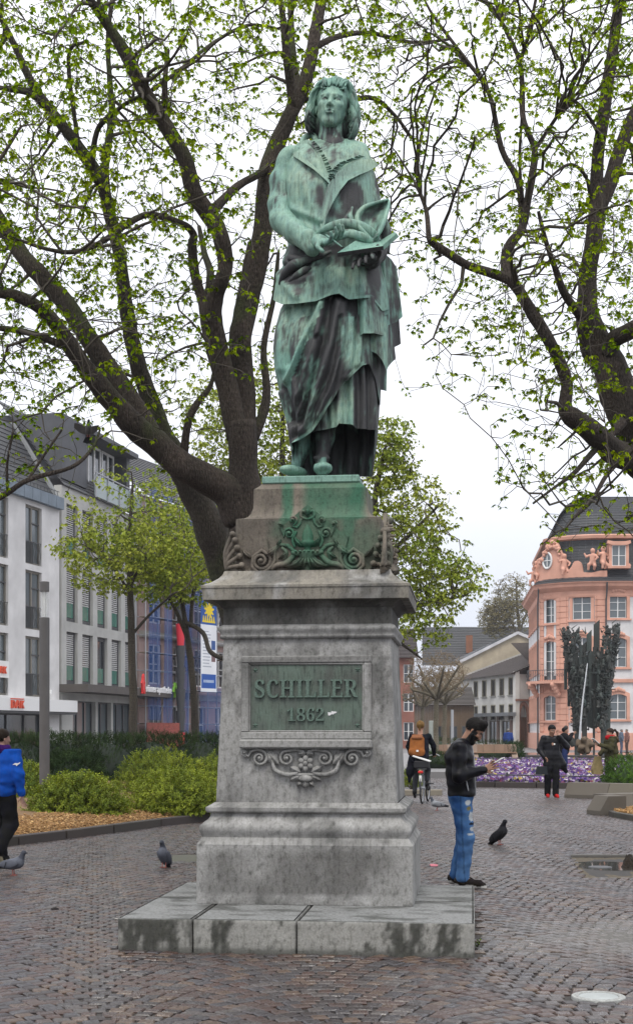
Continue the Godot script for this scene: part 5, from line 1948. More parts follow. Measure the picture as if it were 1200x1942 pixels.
	for e in [[ta, ca, -160.0, 720.0, 3300], [tb, cb, 700.0, 1360.0, 2300]]:
		var root: Node3D = e[0]
		var cells: Cells = e[1]
		var spots := []
		var gb := Geo.new()
		for level in 3:
			var g := Geo.new()
			g.col = rgb(1, 1, 1)
			var want: int = [110, 480, e[4]][level]
			var n := 0
			var tries := 0
			while n < want and tries < want * 8:
				tries += 1
				var px := rng.randf_range(e[2], e[3])
				var py := rng.randf_range(-160, 1040)
				if rng.randf() > canopy(px, maxf(py, 0)):
					continue
				var d := rng.randf_range(13.2, 19.0)
				if px > 480 and px < 780 and py > 120:
					d = rng.randf_range(15.0, 19.5)
				var goal := P(px, py, d)
				var dirv := reach(g, cells, goal, [0.025, 0.0125, 0.0068][level], [0.009, 0.005, 0.0034][level], [0.022, 0.006, 0.003][level], [0.2, 0.22, 0.25][level], [6, 5, 4][level], [-0.05, 0.0, 0.16][level])
				if dirv == Vector3.ZERO:
					continue
				n += 1
				var b := twig_basis(dirv).scaled(Vector3.ONE * rng.randf_range(0.75, 1.25))
				spots.append(Transform3D(b, goal))
				if level == 2:
					for more in rng.randi_range(1, 2):
						var last := cells.at.size() - 1 - mini(more, 3) 
						spots.append(Transform3D(twig_basis(dirv).scaled(Vector3.ONE * rng.randf_range(0.55, 1.05)), cells.at[last] + Vector3(rng.randf_range(-0.05, 0.05), -0.02, rng.randf_range(-0.05, 0.05))))
			for i in g.v.size():
				g.v[i] -= root.position
			var o := part("branches" if level < 2 else "twigs", g.mesh(), mats.twig, root)
			o.set_meta("kind", "stuff")
		spread_leaves(root, spots, 200)
	background_trees()
func grow_tree(root: Node3D, trunks: Array, tint: Callable, crown: Array, counts: Array, leaf_size: float, tone: Array, thick: Array, leafy := true, drop := 0.6) -> void:
	var cells := Cells.new()
	cells.size = 1.2
	add_limbs(root, cells, trunks, tint)
	var xf := []
	var cols := PackedColorArray()
	for level in 3:
		var g := Geo.new()
		g.col = rgb(1, 1, 1)
		for k in counts[level]:
			var c: Array = crown[rng.randi() % crown.size()]
			var q := Vector3(rng.randfn(), rng.randfn(), rng.randfn()).normalized() * pow(rng.randf(), 0.42)
			var goal: Vector3 = c[0] + q * c[1]
			if goal.y < 1.5:
				continue
			var dirv := reach(g, cells, goal, thick[level], thick[level] * 0.35, thick[level] * 0.5, 0.4, [6, 5, 3][level], 0.05, 0.45)
			if dirv == Vector3.ZERO:
				continue
			for more in [1, 2, 3][level]:
				var at := goal + Vector3(rng.randf_range(-1, 1), rng.randf_range(-0.6, 0.6), rng.randf_range(-1, 1)) * leaf_size * (2.2 if more > 0 else 0.0)
				xf.append(Transform3D(twig_basis(dirv).scaled(Vector3.ONE * rng.randf_range(0.7, 1.3)), at - root.position))
				var t := clampf(0.5 + 1.3 * fine.get_noise_3dv(at * 0.5) + rng.randf_range(-0.3, 0.3), 0, 1)
				cols.append((tone[0] as Color).lerp(tone[1], t) * rng.randf_range(0.85, 1.15))
		for i in g.v.size():
			g.v[i] -= root.position
		var o := part("branches" if level < 2 else "twigs", g.mesh(), mats.twig if leafy else mats.pale_twig, root)
		o.set_meta("kind", "stuff")
	if leafy:
		copies("leaves", palmate(3, leaf_size, 91, drop, true), mats.soft_leaf, root, xf, cols)
func background_trees() -> void:
	mat("pale_twig", rgb(0.17, 0.125, 0.075), 0.9)
	var grey := bark_tint(rgb(0.115, 0.10, 0.075), -0.2)
	var green := [rgb(0.22, 0.30, 0.032), rgb(0.44, 0.47, 0.07)]
	var d := 45.0
	var t := thing("young_tree", "slim young tree with pale straight trunk in the hedge before the grey offices", "tree", Vector3(P(253, 1400, d).x, 0, -d))
	grow_tree(t, [[[255, 1480, 18, d], [254, 1390, 17, d], [251, 1250, 15, d], [247, 1120, 12, d], [246, 1020, 8, d], [252, 920, 5, d]], [[250, 1205, 6, d], [285, 1165, 5, d], [330, 1125, 4, d - 1.0]], [[248, 1130, 6, d], [215, 1075, 5, d], [170, 1040, 3, d - 0.5]], [[247, 1110, 6, d], [285, 1040, 5, d + 0.5], [320, 990, 3, d + 1.0]]], grey, [[P(255, 1010, d), Vector3(2.5, 2.3, 2.3)], [P(210, 1050, d), Vector3(1.9, 1.3, 1.8)], [P(320, 1050, d), Vector3(1.9, 1.5, 1.8)]], [50, 190, 480], 0.12, green, [0.04, 0.018, 0.009])
	d = 49.0
	t = thing("young_tree", "young tree with kinked knotty trunk standing before the blue scaffold netting", "tree", Vector3(P(372, 1400, d).x, 0, -d))
	grow_tree(t, [[[372, 1480, 16, d], [371, 1390, 15, d], [367, 1310, 13, d], [358, 1220, 12, d], [350, 1170, 9, d], [340, 1090, 6, d], [345, 1000, 4, d]], [[352, 1180, 9, d], [385, 1200, 9, d - 0.5], [398, 1235, 9, d - 1], [425, 1248, 9, d - 1.5], [450, 1240, 6, d - 2]], [[358, 1215, 8, d], [330, 1150, 7, d], [300, 1100, 4, d]], [[362, 1190, 8, d], [366, 1130, 7, d], [385, 1060, 4, d]]], grey, [[P(350, 1010, d), Vector3(2.6, 2.6, 2.4)], [P(330, 1090, d), Vector3(1.7, 1.2, 1.6)]], [50, 190, 460], 0.12, green, [0.04, 0.018, 0.009])
	d = 40.0
	t = thing("leafy_tree", "tall light green tree filling the gap behind the dark chestnut trunk", "tree", Vector3(P(545, 1400, d).x, 0, -d))
	grow_tree(t, [[[545, 1480, 26, d], [545, 1200, 22, d], [540, 1000, 16, d], [535, 850, 10, d], [540, 700, 5, d]], [[540, 1000, 10, d], [490, 900, 8, d], [455, 820, 4, d]], [[542, 980, 10, d], [600, 880, 7, d], [640, 800, 4, d]]], grey, [[P(535, 820, d), Vector3(2.4, 2.6, 2.2)], [P(430, 830, d), Vector3(2.2, 1.9, 2.0)], [P(560, 960, d), Vector3(2.2, 2.0, 2.0)]], [60, 220, 620], 0.11, green, [0.04, 0.018, 0.009])
	d = 36.0
	t = thing("leafy_tree", "broad light green tree spreading behind the pedestal towards the white house", "tree", Vector3(P(700, 1400, d).x, 0, -d))
	grow_tree(t, [[[690, 1500, 30, d], [690, 1250, 26, d], [700, 1100, 20, d], [710, 950, 12, d], [730, 850, 6, d]], [[700, 1120, 14, d], [760, 1150, 10, d], [830, 1140, 6, d], [880, 1130, 4, d]], [[702, 1080, 12, d], [770, 1020, 8, d], [830, 960, 4, d]], [[710, 1180, 8, d], [760, 1220, 6, d], [800, 1250, 3, d]]], grey, [[P(735, 860, d), Vector3(0.8, 1.1, 1.0)], [P(765, 970, d), Vector3(1.3, 1.3, 1.5)], [P(845, 1100, d), Vector3(1.3, 0.75, 1.5)], [P(800, 1050, d), Vector3(1.3, 1.1, 1.5)], [P(790, 1165, d), Vector3(1.3, 0.9, 1.5)], [P(700, 1000, d), Vector3(1.3, 1.9, 1.5)]], [80, 260, 680], 0.10, green, [0.04, 0.018, 0.008])
	d = 190.0
	t = thing("bare_tree", "tall bare plane tree rising far off beyond the slate roofs", "tree", Vector3(P(985, 1400, d).x, 0, -d))
	grow_tree(t, [[[985, 1400, 10, d], [985, 1220, 8, d], [980, 1150, 5, d], [978, 1100, 3, d]], [[984, 1210, 5, d], [960, 1160, 3, d], [945, 1125, 2, d]], [[984, 1200, 5, d], [1002, 1150, 3, d], [1010, 1120, 2, d]]], bark_tint(rgb(0.3, 0.27, 0.22), -0.5), [[P(975, 1145, d), Vector3(3.6, 4.4, 3.4)], [P(940, 1170, d), Vector3(2.6, 3.0, 2.6)]], [90, 420, 1100], 0.16, [rgb(0.24, 0.2, 0.10), rgb(0.34, 0.29, 0.16)], [0.12, 0.06, 0.03])
	for q in [[826, 62.0, "pollarded_plane", "pale pollarded plane tree with knobbly crown behind the cyclist"], [842, 72.0, "pollarded_plane", "second pollarded plane tree, farther back, beside the timbered wall"], [800, 84.0, "pollarded_plane", "pollarded plane tree half hidden by the pedestal's edge"]]:
		d = q[1]
		var x: float = q[0]
		var s := 62.0 / d
		var hy := func(y: float) -> float: return HY + (y - HY) * s
		t = thing(q[2], q[3], "tree", Vector3(P(x, 1400, d).x, 0, -d), 0.0)
		var lim := [[[x, 1440, 11 * s, d], [x, HY, 10 * s, d], [x + 1, hy.call(1330), 9 * s, d], [x + 3, hy.call(1315), 9 * s, d]]]
		for k in 9:
			var a := k * 0.7 + x
			var ex := x + cos(a) * 48.0 * s
			lim.append([[x + 2, hy.call(1325), 7 * s, d], [lerpf(x, ex, 0.5), hy.call(1308 + sin(a * 2) * 8), 5 * s, d + sin(a) * 0.8], [ex, hy.call(1288 + 22 * sin(k * 1.3)), 4 * s, d + sin(a) * 1.6], [ex + cos(a) * 5 * s, hy.call(1281 + 22 * sin(k * 1.3)), 5 * s, d + sin(a) * 1.6]])
		grow_tree(t, lim, bark_tint(rgb(0.33, 0.30, 0.22), -0.4), [[P(x, hy.call(1262), d), Vector3(1.5, 0.75, 1.6)], [P(x, hy.call(1290), d), Vector3(1.3, 0.6, 1.4)]], [40, 400, 1500], 0.2, green, [0.03, 0.02, 0.013], false)
func axes(o: Vector3, u: Vector3) -> Transform3D:
	u.y = 0
	u = u.normalized()
	return Transform3D(Basis(u, Vector3.UP, u.cross(Vector3.UP)), o)
func wall_mesh(w: float, y0: float, h: float, openings: Array, reveal: float, col: Color, thick := 0.4) -> ArrayMesh:
	var g = Geo.new()
	g.col = col
	var xs = [0.0, w]
	var ys = [y0, h]
	for q in openings:
		for v in [q[0], q[2]]:
			if not xs.has(v):
				xs.append(v)
		for v in [q[1], q[3]]:
			if not ys.has(v):
				ys.append(v)
	xs.sort()
	ys.sort()
	for i in xs.size() - 1:
		for j in ys.size() - 1:
			var cx: float = (xs[i] + xs[i + 1]) * 0.5
			var cy: float = (ys[j] + ys[j + 1]) * 0.5
			var open = false
			for q in openings:
				if cx > q[0] and cx < q[2] and cy > q[1] and cy < q[3]:
					open = true
			if not open:
				g.quad(Vector3(xs[i], ys[j], 0), Vector3(xs[i + 1], ys[j], 0), Vector3(xs[i + 1], ys[j + 1], 0), Vector3(xs[i], ys[j + 1], 0))
	for q in openings:
		var a = Vector3(q[0], q[1], 0)
		var b = Vector3(q[2], q[1], 0)
		var c = Vector3(q[2], q[3], 0)
		var d = Vector3(q[0], q[3], 0)
		var k = Vector3(0, 0, -reveal)
		g.quad(a, a + k, b + k, b)
		g.quad(b, b + k, c + k, c)
		g.quad(c, c + k, d + k, d)
		g.quad(d, d + k, a + k, a)
		if q.size() > 4 and q[4] > 0.0:
			var m = 8
			for i in m:
				var t0 = float(i) / m
				var t1 = float(i + 1) / m
				var p0 = Vector3(lerpf(q[0], q[2], t0), q[3] - q[4] * (1.0 - sqrt(maxf(0, 1.0 - pow(2 * t0 - 1, 2)))), 0)
				var p1 = Vector3(lerpf(q[0], q[2], t1), q[3] - q[4] * (1.0 - sqrt(maxf(0, 1.0 - pow(2 * t1 - 1, 2)))), 0)
				g.quad(p0, p1, Vector3(p1.x, q[3], 0), Vector3(p0.x, q[3], 0))
				g.quad(p0 + k, p1 + k, p1, p0)
	g.quad(Vector3(w, y0, -thick), Vector3(0, y0, -thick), Vector3(0, h, -thick), Vector3(w, h, -thick))
	g.quad(Vector3(0, h, 0), Vector3(w, h, 0), Vector3(w, h, -thick), Vector3(0, h, -thick))
	g.quad(Vector3(0, y0, -thick), Vector3(0, y0, 0), Vector3(0, h, 0), Vector3(0, h, -thick))
	g.quad(Vector3(w, y0, 0), Vector3(w, y0, -thick), Vector3(w, h, -thick), Vector3(w, h, 0))
	return g.mesh()
var win_cache := {}
func window(root: Node3D, xf: Transform3D, q: Array, nx: int, ny: int, deep: float, frame: Material, glass: Material, bar := 0.06, called := "window") -> MeshInstance3D:
	var w: float = q[2] - q[0]
	var h: float = q[3] - q[1]
	var key = "%.2f %.2f %d %d %.3f" % [w, h, nx, ny, bar]
	if not win_cache.has(key):
		var g = Geo.new()
		g.box(Vector3(w / 2, bar / 2, 0), Vector3(w, bar, 0.07))
		g.box(Vector3(w / 2, h - bar / 2, 0), Vector3(w, bar, 0.07))
		g.box(Vector3(bar / 2, h / 2, 0), Vector3(bar, h - 2 * bar, 0.07))
		g.box(Vector3(w - bar / 2, h / 2, 0), Vector3(bar, h - 2 * bar, 0.07))
		for i in range(1, nx):
			g.box(Vector3(w * i / nx, h / 2, 0.004), Vector3(bar * (1.3 if nx == 2 or i * 2 == nx else 0.7), h - 2 * bar, 0.06))
		for j in range(1, ny):
			g.box(Vector3(w / 2, h * j / ny, -0.004), Vector3(w - 2 * bar, bar * 0.7, 0.05))
		var p = Geo.new()
		p.box(Vector3(w / 2, h / 2, -0.03), Vector3(w - bar, h - bar, 0.012))
		win_cache[key] = [g.mesh(), p.mesh()]
	var o = part(called, win_cache[key][0], frame, root, xf * Transform3D(Basis(), Vector3(q[0], q[1], -deep)))
	part("pane", win_cache[key][1], glass, o)
	return o
func surround(g: Geo, q: Array, t: float, out: float, rise: float) -> void:
	var inner = []
	var outer = []
	inner.append(Vector2(q[0], q[1]))
	outer.append(Vector2(q[0] - t, q[1] - t * 0.6))
	for i in 9:
		var a = i / 8.0
		var lift = rise * (1.0 - pow(2 * a - 1, 2))
		inner.append(Vector2(lerpf(q[0], q[2], a), q[3] - rise + lift))
		outer.append(Vector2(lerpf(q[0] - t, q[2] + t, a), q[3] - rise + lift * 1.15 + t))
	inner.append(Vector2(q[2], q[1]))
	outer.append(Vector2(q[2] + t, q[1] - t * 0.6))
	var n = inner.size()
	for i in n:
		var j = (i + 1) % n
		var a = Vector3(inner[i].x, inner[i].y, out)
		var b = Vector3(inner[j].x, inner[j].y, out)
		var c = Vector3(outer[j].x, outer[j].y, out)
		var d = Vector3(outer[i].x, outer[i].y, out)
		var k = Vector3(0, 0, -out - 0.05)
		g.quad(d, c, b, a)
		g.quad(c, d, d + k, c + k)
		g.quad(a, b, b + k * 2.0, a + k * 2.0)
func high(py: float, d: float) -> float:
	return EYE + (HY - py) / F * d
func courses(g: Geo, lines: Array, pitch: float, lip: float) -> void:
	for r in lines.size() - 1:
		var a: PackedVector3Array = lines[r]
		var b: PackedVector3Array = lines[r + 1]
		var l = a[a.size() / 2].distance_to(b[b.size() / 2])
		var m = maxi(1, int(l / pitch))
		for j in m:
			var t0 = float(j) / m
			var t1 = float(j + 1) / m
			for i in a.size() - 1:
				var p0 = a[i].lerp(b[i], t0)
				var p1 = a[i + 1].lerp(b[i + 1], t0)
				var p2 = a[i + 1].lerp(b[i + 1], t1)
				var p3 = a[i].lerp(b[i], t1)
				var nn = (p1 - p0).cross(p3 - p0).normalized() * lip
				var shade = 1.0 + 0.22 * noise.get_noise_2d(p0.y * 3.1, i * 1.7 + p0.x)
				var keep = g.col
				g.col = keep * shade
				g.quad(p0 + nn, p1 + nn, p2, p3)
				g.quad(p0, p1, p1 + nn, p0 + nn)
				g.col = keep
const PINK := Color(0.70, 0.375, 0.275)
const WHITE := Color(0.70, 0.69, 0.69)
func make_palace() -> void:
	var d = 117.0
	var R = 6.1
	var X0 = P(1150, 0, d).x
	var root = thing("baroque_palace", "pink and white baroque palace with rounded corner pavilion and slate mansard roof", "palace", Vector3(X0, 0, -d))
	var base = Vector3(X0, 0, -d)
	var pt = func(phi: float, inset := 0.0) -> Vector3:
		return Vector3(-(R - inset) * sin(phi), 0, -(R) + (R - inset) * cos(phi))
	var ph = [0.0, 0.14, 0.56, 0.66, 1.03]
	var side_end = P(1002, HY, 137.0) - base
	side_end.y = 0
	var eave = high(1112, d)
	var lines = []   # plan outline from the far end of the flank round to the main front
	lines.append(side_end)
	for k in range(4, -1, -1):
		lines.append(pt.call(ph[k]))
	lines.append(Vector3(16, 0, 0))
	var yy = func(y: float) -> float: return high(y, d)
	var segs = []
	for i in lines.size() - 1:
		segs.append([lines[i], lines[i + 1]])
	var wins = {}
	var wpink = mat("pink_plaster", rgb(1, 1, 1), 0.88, T.soft, 0.3, true)
	for i in segs.size():
		var a: Vector3 = segs[i][0]
		var b: Vector3 = segs[i][1]
		var xf = axes(a, b - a)
		var w = a.distance_to(b)
		var op = []
		var surr = []
		if i == 0:
			for k in 6:
				var x = w * (k + 0.7) / 6.4
				for r in [[1127, 1177], [1212, 1270], [1318, 1366]]:
					op.append([x - 0.55, yy.call(r[1]), x + 0.55, yy.call(r[0]), 0.0])
		elif i == 1:
			op.append([w * 0.5 - 0.72, yy.call(1178), w * 0.5 + 0.72, yy.call(1132), 0.0])
			op.append([w * 0.5 - 0.85, yy.call(1291), w * 0.5 + 0.85, yy.call(1213), 0.8])
			op.append([w * 0.5 - 0.65, yy.call(1366), w * 0.5 + 0.65, yy.call(1318), 0.0])
		elif i == 3:
			op.append([w * 0.5 - 0.78, yy.call(1174), w * 0.5 + 0.78, yy.call(1128), 0.2])
			op.append([w * 0.5 - 0.78, yy.call(1262), w * 0.5 + 0.78, yy.call(1208), 0.2])
			op.append([w * 0.5 - 0.78, yy.call(1366), w * 0.5 + 0.78, yy.call(1318), 0.2])
		elif i == 5:
			for k in 4:
				var x = 0.95 + k * 3.3
				op.append([x - 0.72, yy.call(1172), x + 0.72, yy.call(1127), 0.2])
				op.append([x - 0.72, yy.call(1265), x + 0.72, yy.call(1209), 0.2])
				op.append([x - 0.72, yy.call(1364), x + 0.72, yy.call(1316), 0.25])
		var col: Color = WHITE if i in [3, 5, 0] else PINK
		if i == 1:
			col = PINK
		var wl = part("wall", wall_mesh(w, -0.3, eave, op, 0.25, col), wpink, root, xf)
		for q in op:
			var wd: float = q[2] - q[0]
			window(root, xf, q, 2 if wd < 1.5 else 2, 4 if q[3] - q[1] > 2.6 else 3, 0.18, mats.white_frame, mats.window_tint)
			var g = Geo.new()
			g.col = PINK
			surround(g, q, 0.27, 0.07, 0.22 if i > 0 else 0.05)
			g.box(Vector3((q[0] + q[2]) / 2, q[1] - 0.13, 0.06), Vector3(wd + 0.8, 0.13, 0.2))
			if i > 0:    # carved keystone
				for k in 5:
					var t = (k - 2) / 2.0
					g.blob(Vector3((q[0] + q[2]) / 2 + t * 0.45, q[3] + 0.42 - 0.16 * absf(t), 0.12), Vector3(0.2, 0.2, 0.12) * (1.0 - 0.25 * absf(t)), Basis(Vector3.BACK, t), 8, 6)
			part("window_surround", g.mesh(), wpink, root, xf)
		var g = Geo.new()
		g.col = PINK
		g.box(Vector3(w / 2, yy.call(1390) / 2 - 0.15, 0.07), Vector3(w + 0.1, yy.call(1390) + 0.3, 0.18))
		part("plinth", g.mesh(), wpink, root, xf)
		g = Geo.new()
		g.col = PINK
		g.box(Vector3(w / 2, yy.call(1291), 0.05), Vector3(w + 0.06, 0.3, 0.2))
		part("string_course", g.mesh(), wpink, root, xf)
		if i in [2, 4] or i == 1 or i == 3:
			g = Geo.new()
			g.col = PINK
			var y = float(yy.call(1388))
			while y < eave - 0.6:
				for e in ([[0.0, w]] if i in [2, 4] else ([[0.0, w * 0.20], [w * 0.82, w]] if i == 1 else [[0.0, w * 0.06], [w * 0.93, w]])):
					g.box(Vector3((e[0] + e[1]) / 2, y + 0.24, 0.04), Vector3(e[1] - e[0], 0.455, 0.12), Basis(), 0.02)
				y += 0.49
			part("rustic_band", g.mesh(), wpink, root, xf).set_meta("kind", "stuff")
		if i == 1:
			g = Geo.new()
			g.col = WHITE
			for e in [[0.22, 0.32], [0.70, 0.80]]:
				g.box(Vector3(w * (e[0] + e[1]) / 2, (yy.call(1125) + yy.call(1280)) / 2, 0.02), Vector3(w * 0.1, yy.call(1125) - yy.call(1280), 0.06))
			part("white_panel", g.mesh(), wpink, root, xf)
	var offset = func(o: float, y: float) -> PackedVector3Array:
		var r = PackedVector3Array()
		var l2 = []
		l2.append(lines[0])
		for k in 11:
			l2.append(pt.call(1.03 - 1.03 * k / 10.0))
		l2.append(lines[-1])
		for k in l2.size():
			var t: Vector3 = (l2[mini(k + 1, l2.size() - 1)] - l2[maxi(k - 1, 0)])
			t.y = 0
			var nn = t.normalized().cross(Vector3.UP)
			r.append(l2[k] + nn * o + Vector3(0, y, 0))
		return r
	var g = Geo.new()
	g.col = PINK
	var rows = []
	for e in [[0.05, eave - 0.9], [0.10, eave - 0.75], [0.10, eave - 0.35], [0.3, eave - 0.2], [0.55, eave], [0.6, eave + 0.2], [0.75, eave + 0.35], [0.0, eave + 0.5]]:
		rows.append(offset.call(e[0], e[1]))
	for r in rows.size() - 1:
		g.sheet([rows[r], rows[r + 1]])
	part("cornice", g.mesh(), wpink, root)
	g = Geo.new()
	g.col = rgb(0.052, 0.057, 0.066)
	var band: float = yy.call(1020)
	courses(g, [offset.call(0.55, eave + 0.4), offset.call(-0.1, eave + 1.0), offset.call(-0.55, eave + 2.2), offset.call(-0.75, band - 0.5), offset.call(-0.7, band)], 0.24, 0.03)
	courses(g, [offset.call(-0.95, band + 0.45), offset.call(-1.15, band + 1.2), offset.call(-1.7, band + 2.4), offset.call(-2.6, band + 3.4), offset.call(-3.9, band + 4.1), offset.call(-5.3, band + 4.4)], 0.24, 0.03)
	part("roof", g.mesh(), mats.slate, root)
	g = Geo.new()
	g.col = PINK * 0.9
	rows = []
	for e in [[-0.75, band - 0.05], [-0.35, band + 0.05], [-0.3, band + 0.3], [-0.95, band + 0.48]]:
		rows.append(offset.call(e[0], e[1]))
	for r in rows.size() - 1:
		g.sheet([rows[r], rows[r + 1]])
	part("roof_moulding", g.mesh(), wpink, root)
	var top = [[1022, 1060], [1026, 1056], [1032, 1043], [1040, 1032], [1047, 1026], [1054, 1030], [1061, 1046], [1068, 1054], [1071, 1064], [1072, 1078], [1078, 1080], [1083, 1074], [1087, 1065], [1096, 1063], [1102, 1068], [1105, 1085], [1121, 1086], [1138, 1082], [1150, 1082]]
	var f0 = PackedVector3Array()
	var f1 = PackedVector3Array()
	var b0 = PackedVector3Array()
	var b1 = PackedVector3Array()
	for k in 61:
		var phi = 1.08 - 1.08 * k / 60.0
		var p: Vector3 = pt.call(phi, -0.12)
		var q: Vector3 = pt.call(phi, 0.35)
		var dd = d - p.z
		var px = (p.x + X0) / dd * F + 600.0
		var hh = high(look_up(top, px)[1], dd)
		f0.append(p + Vector3(0, eave + 0.4, 0))
		f1.append(p + Vector3(0, hh, 0))
		b0.append(q + Vector3(0, eave + 0.4, 0))
		b1.append(q + Vector3(0, hh, 0))
	g = Geo.new()
	g.col = PINK
	for e in [[f0, f1], [f1, b1], [b1, b0]]:
		g.sheet([e[0], e[1]])
	part("attic_gable", g.mesh(), wpink, root)
	var oc: Vector3 = pt.call(0.86, -0.14)
	var oxf = Transform3D(Basis(Vector3.UP, -0.86), oc + Vector3(0, high(1066, d + 3.0), 0))
	g = Geo.new()
	var ring = PackedVector3Array()
	for k in 25:
		ring.append(oxf * Vector3(cos(TAU * k / 24) * 0.48, sin(TAU * k / 24) * 0.68, 0.03))
	var rr = PackedFloat32Array()
	rr.resize(25)
	rr.fill(0.09)
	g.tube(ring, rr, 6, false)
	g.box(oxf.origin + oxf.basis.z * 0.05, Vector3(0.06, 1.25, 0.05), oxf.basis)
	g.box(oxf.origin + oxf.basis.z * 0.055, Vector3(0.9, 0.06, 0.05), oxf.basis)
	var ow = part("oval_window", g.mesh(), mats.white_frame, root)
	g = Geo.new()
	g.blob(oxf.origin, Vector3(0.46, 0.66, 0.03), oxf.basis, 20, 6)
	part("pane", g.mesh(), mats.window_tint, ow)
	g = Geo.new()
	g.col = PINK
	rng.seed = 4
	for k in 46:
		var t = rng.randf()
		var phi = lerpf(1.02, 0.66, t)
		var p: Vector3 = pt.call(phi, -0.22)
		var dd = d - p.z
		var px = (p.x + X0) / dd * F + 600.0
		g.blob(p + Vector3(0, high(look_up(top, px)[1], dd) - rng.randf_range(0.0, 0.5), 0), Vector3(1, 1, 1) * rng.randf_range(0.1, 0.2), Basis(Vector3.UP, rng.randf() * 3), 7, 5)
	part("carved_crest", g.mesh(), wpink, root)
	var fig = stone_child()
	for e in [[0.60, 1076, 0.3, 1.1], [0.20, 1066, -0.5, 1.1], [0.06, 1064, 0.5, 1.15], [1.10, 1085, 0.8, 1.0], [1.16, 1096, -0.4, 1.0]]:
		var p: Vector3 = pt.call(e[0], -0.1)
		part("stone_figure", fig, wpink, root, Transform3D(Basis(Vector3.UP, e[2]).scaled(Vector3.ONE * e[3]), p + Vector3(0, high(e[1] + 14, d - p.z), 0)))
	g = Geo.new()
	g.tube(PV([pt.call(0.13, -0.1) + Vector3(0, yy.call(1060), 0), pt.call(0.13, -0.1) + Vector3(0, yy.call(1051), 0)]), PF([0.04, 0.04]), 6)
	g.blob(pt.call(0.13, -0.1) + Vector3(0, yy.call(1049), 0), Vector3(0.09, 0.16, 0.09))
	part("gilt_finial", g.mesh(), mat("gilt", rgb(0.7, 0.42, 0.08), 0.35, null, 1.0, false, 0.8), root)
	for k in 3:
		var x = 0.95 + 3.3 * k
		var dx = Transform3D(Basis(), Vector3(x, yy.call(1077), 0.25))
		g = Geo.new()
		g.col = PINK
		for s in [-1.0, 1.0]:
			g.box(Vector3(s * 0.72, 0.95, -0.5), Vector3(0.24, 2.1, 1.2))
			g.blob(Vector3(s * 0.85, 0.16, 0.0), Vector3(0.2, 0.2, 0.12))
		g.box(Vector3(0, 0.03, -0.4), Vector3(1.9, 0.2, 1.3))
		g.slab(P2([Vector2(-1.0, 1.95), Vector2(-0.95, 2.2), Vector2(-0.5, 2.12), Vector2(0.5, 2.12), Vector2(0.95, 2.2), Vector2(1.0, 1.95), Vector2(0.6, 1.8), Vector2(-0.6, 1.8)]), 0.5, Transform3D(Basis(), Vector3(0, 0.1, 0.0)))
		var dm = part("dormer", g.mesh(), wpink, root, dx)
		window(dm, Transform3D(Basis(), Vector3(0, 0, 0.05)), [-0.6, 0.13, 0.6, 1.9], 2, 2, 0.05, mats.white_frame, mats.window_tint)
	var bp: Vector3 = pt.call(0.85, -0.1)
	var bx = Transform3D(Basis(Vector3.UP, -0.85), bp)
	g = Geo.new()
	g.col = PINK
	var poly = P2([Vector2(-2.1, 0)])
	for k in 13:
		var a = PI - PI * k / 12.0
		poly.append(Vector2(cos(a) * 2.1, -0.3 - sin(a) * 0.95))
	poly.append(Vector2(2.1, 0))
	var fl = Basis(Vector3.RIGHT, -PI / 2)
	g.slab(poly, 0.22, bx * Transform3D(fl, Vector3(0, yy.call(1293), 0)))
	for s in [-1.2, 1.2]:
		for k in 4:
			g.blob(bx * Vector3(s, yy.call(1298 + k * 6.0), 0.8 - 0.2 * k), Vector3(0.24, 0.28, 0.42 - 0.06 * k), bx.basis, 8, 6)
	var bal = part("balcony", g.mesh(), wpink, root)
	g = Geo.new()
	var h0: float = yy.call(1291)
	var pts = PackedVector3Array()
	for k in 25:
		var a = PI - PI * k / 24.0
		var b = bx * Vector3(cos(a) * 2.0, 0, 0.25 + sin(a) * 0.9)
		pts.append(b + Vector3(0, h0 + 0.95, 0))
		g.tube(PV([b + Vector3(0, h0, 0), b + Vector3(0, h0 + 0.95, 0)]), PF([0.018, 0.018]), 4, false)
		if k % 2 == 0:
			curl_bars(g, b + Vector3(0, h0 + 0.5, 0), bx.basis)
	var r2 = PackedFloat32Array()
	r2.resize(25)
	r2.fill(0.03)
	g.tube(pts, r2, 5)
	part("railing", g.mesh(), mats.dark_metal, bal)
	for e in [[0.02, 0.0], [1.03, 0.0]]:
		g = Geo.new()
		var p: Vector3 = pt.call(e[0], -0.25)
		g.tube(PV([p + Vector3(0, 0, 0), p + Vector3(0, eave - 1.2, 0), p + Vector3(0, eave - 0.6, 0.3), p + Vector3(0, eave + 0.3, 0.45)]), PF([0.07, 0.07, 0.07, 0.07]), 6)
		part("rain_pipe", g.mesh(), mats.dark_metal, root)
	g = Geo.new()
	g.col = WHITE
	g.box(Vector3(8.5, eave / 2, -14), Vector3(15, eave, 0.4))
	part("rear_wall", g.mesh(), wpink, root)
func curl_bars(g: Geo, at: Vector3, b: Basis) -> void:
	var pts = PackedVector3Array()
	var r = PackedFloat32Array()
	for k in 12:
		var a = k * 0.75
		pts.append(at + b * Vector3(cos(a), sin(a), 0) * (0.22 - 0.016 * k))
		r.append(0.014)
	g.tube(pts, r, 4, false)
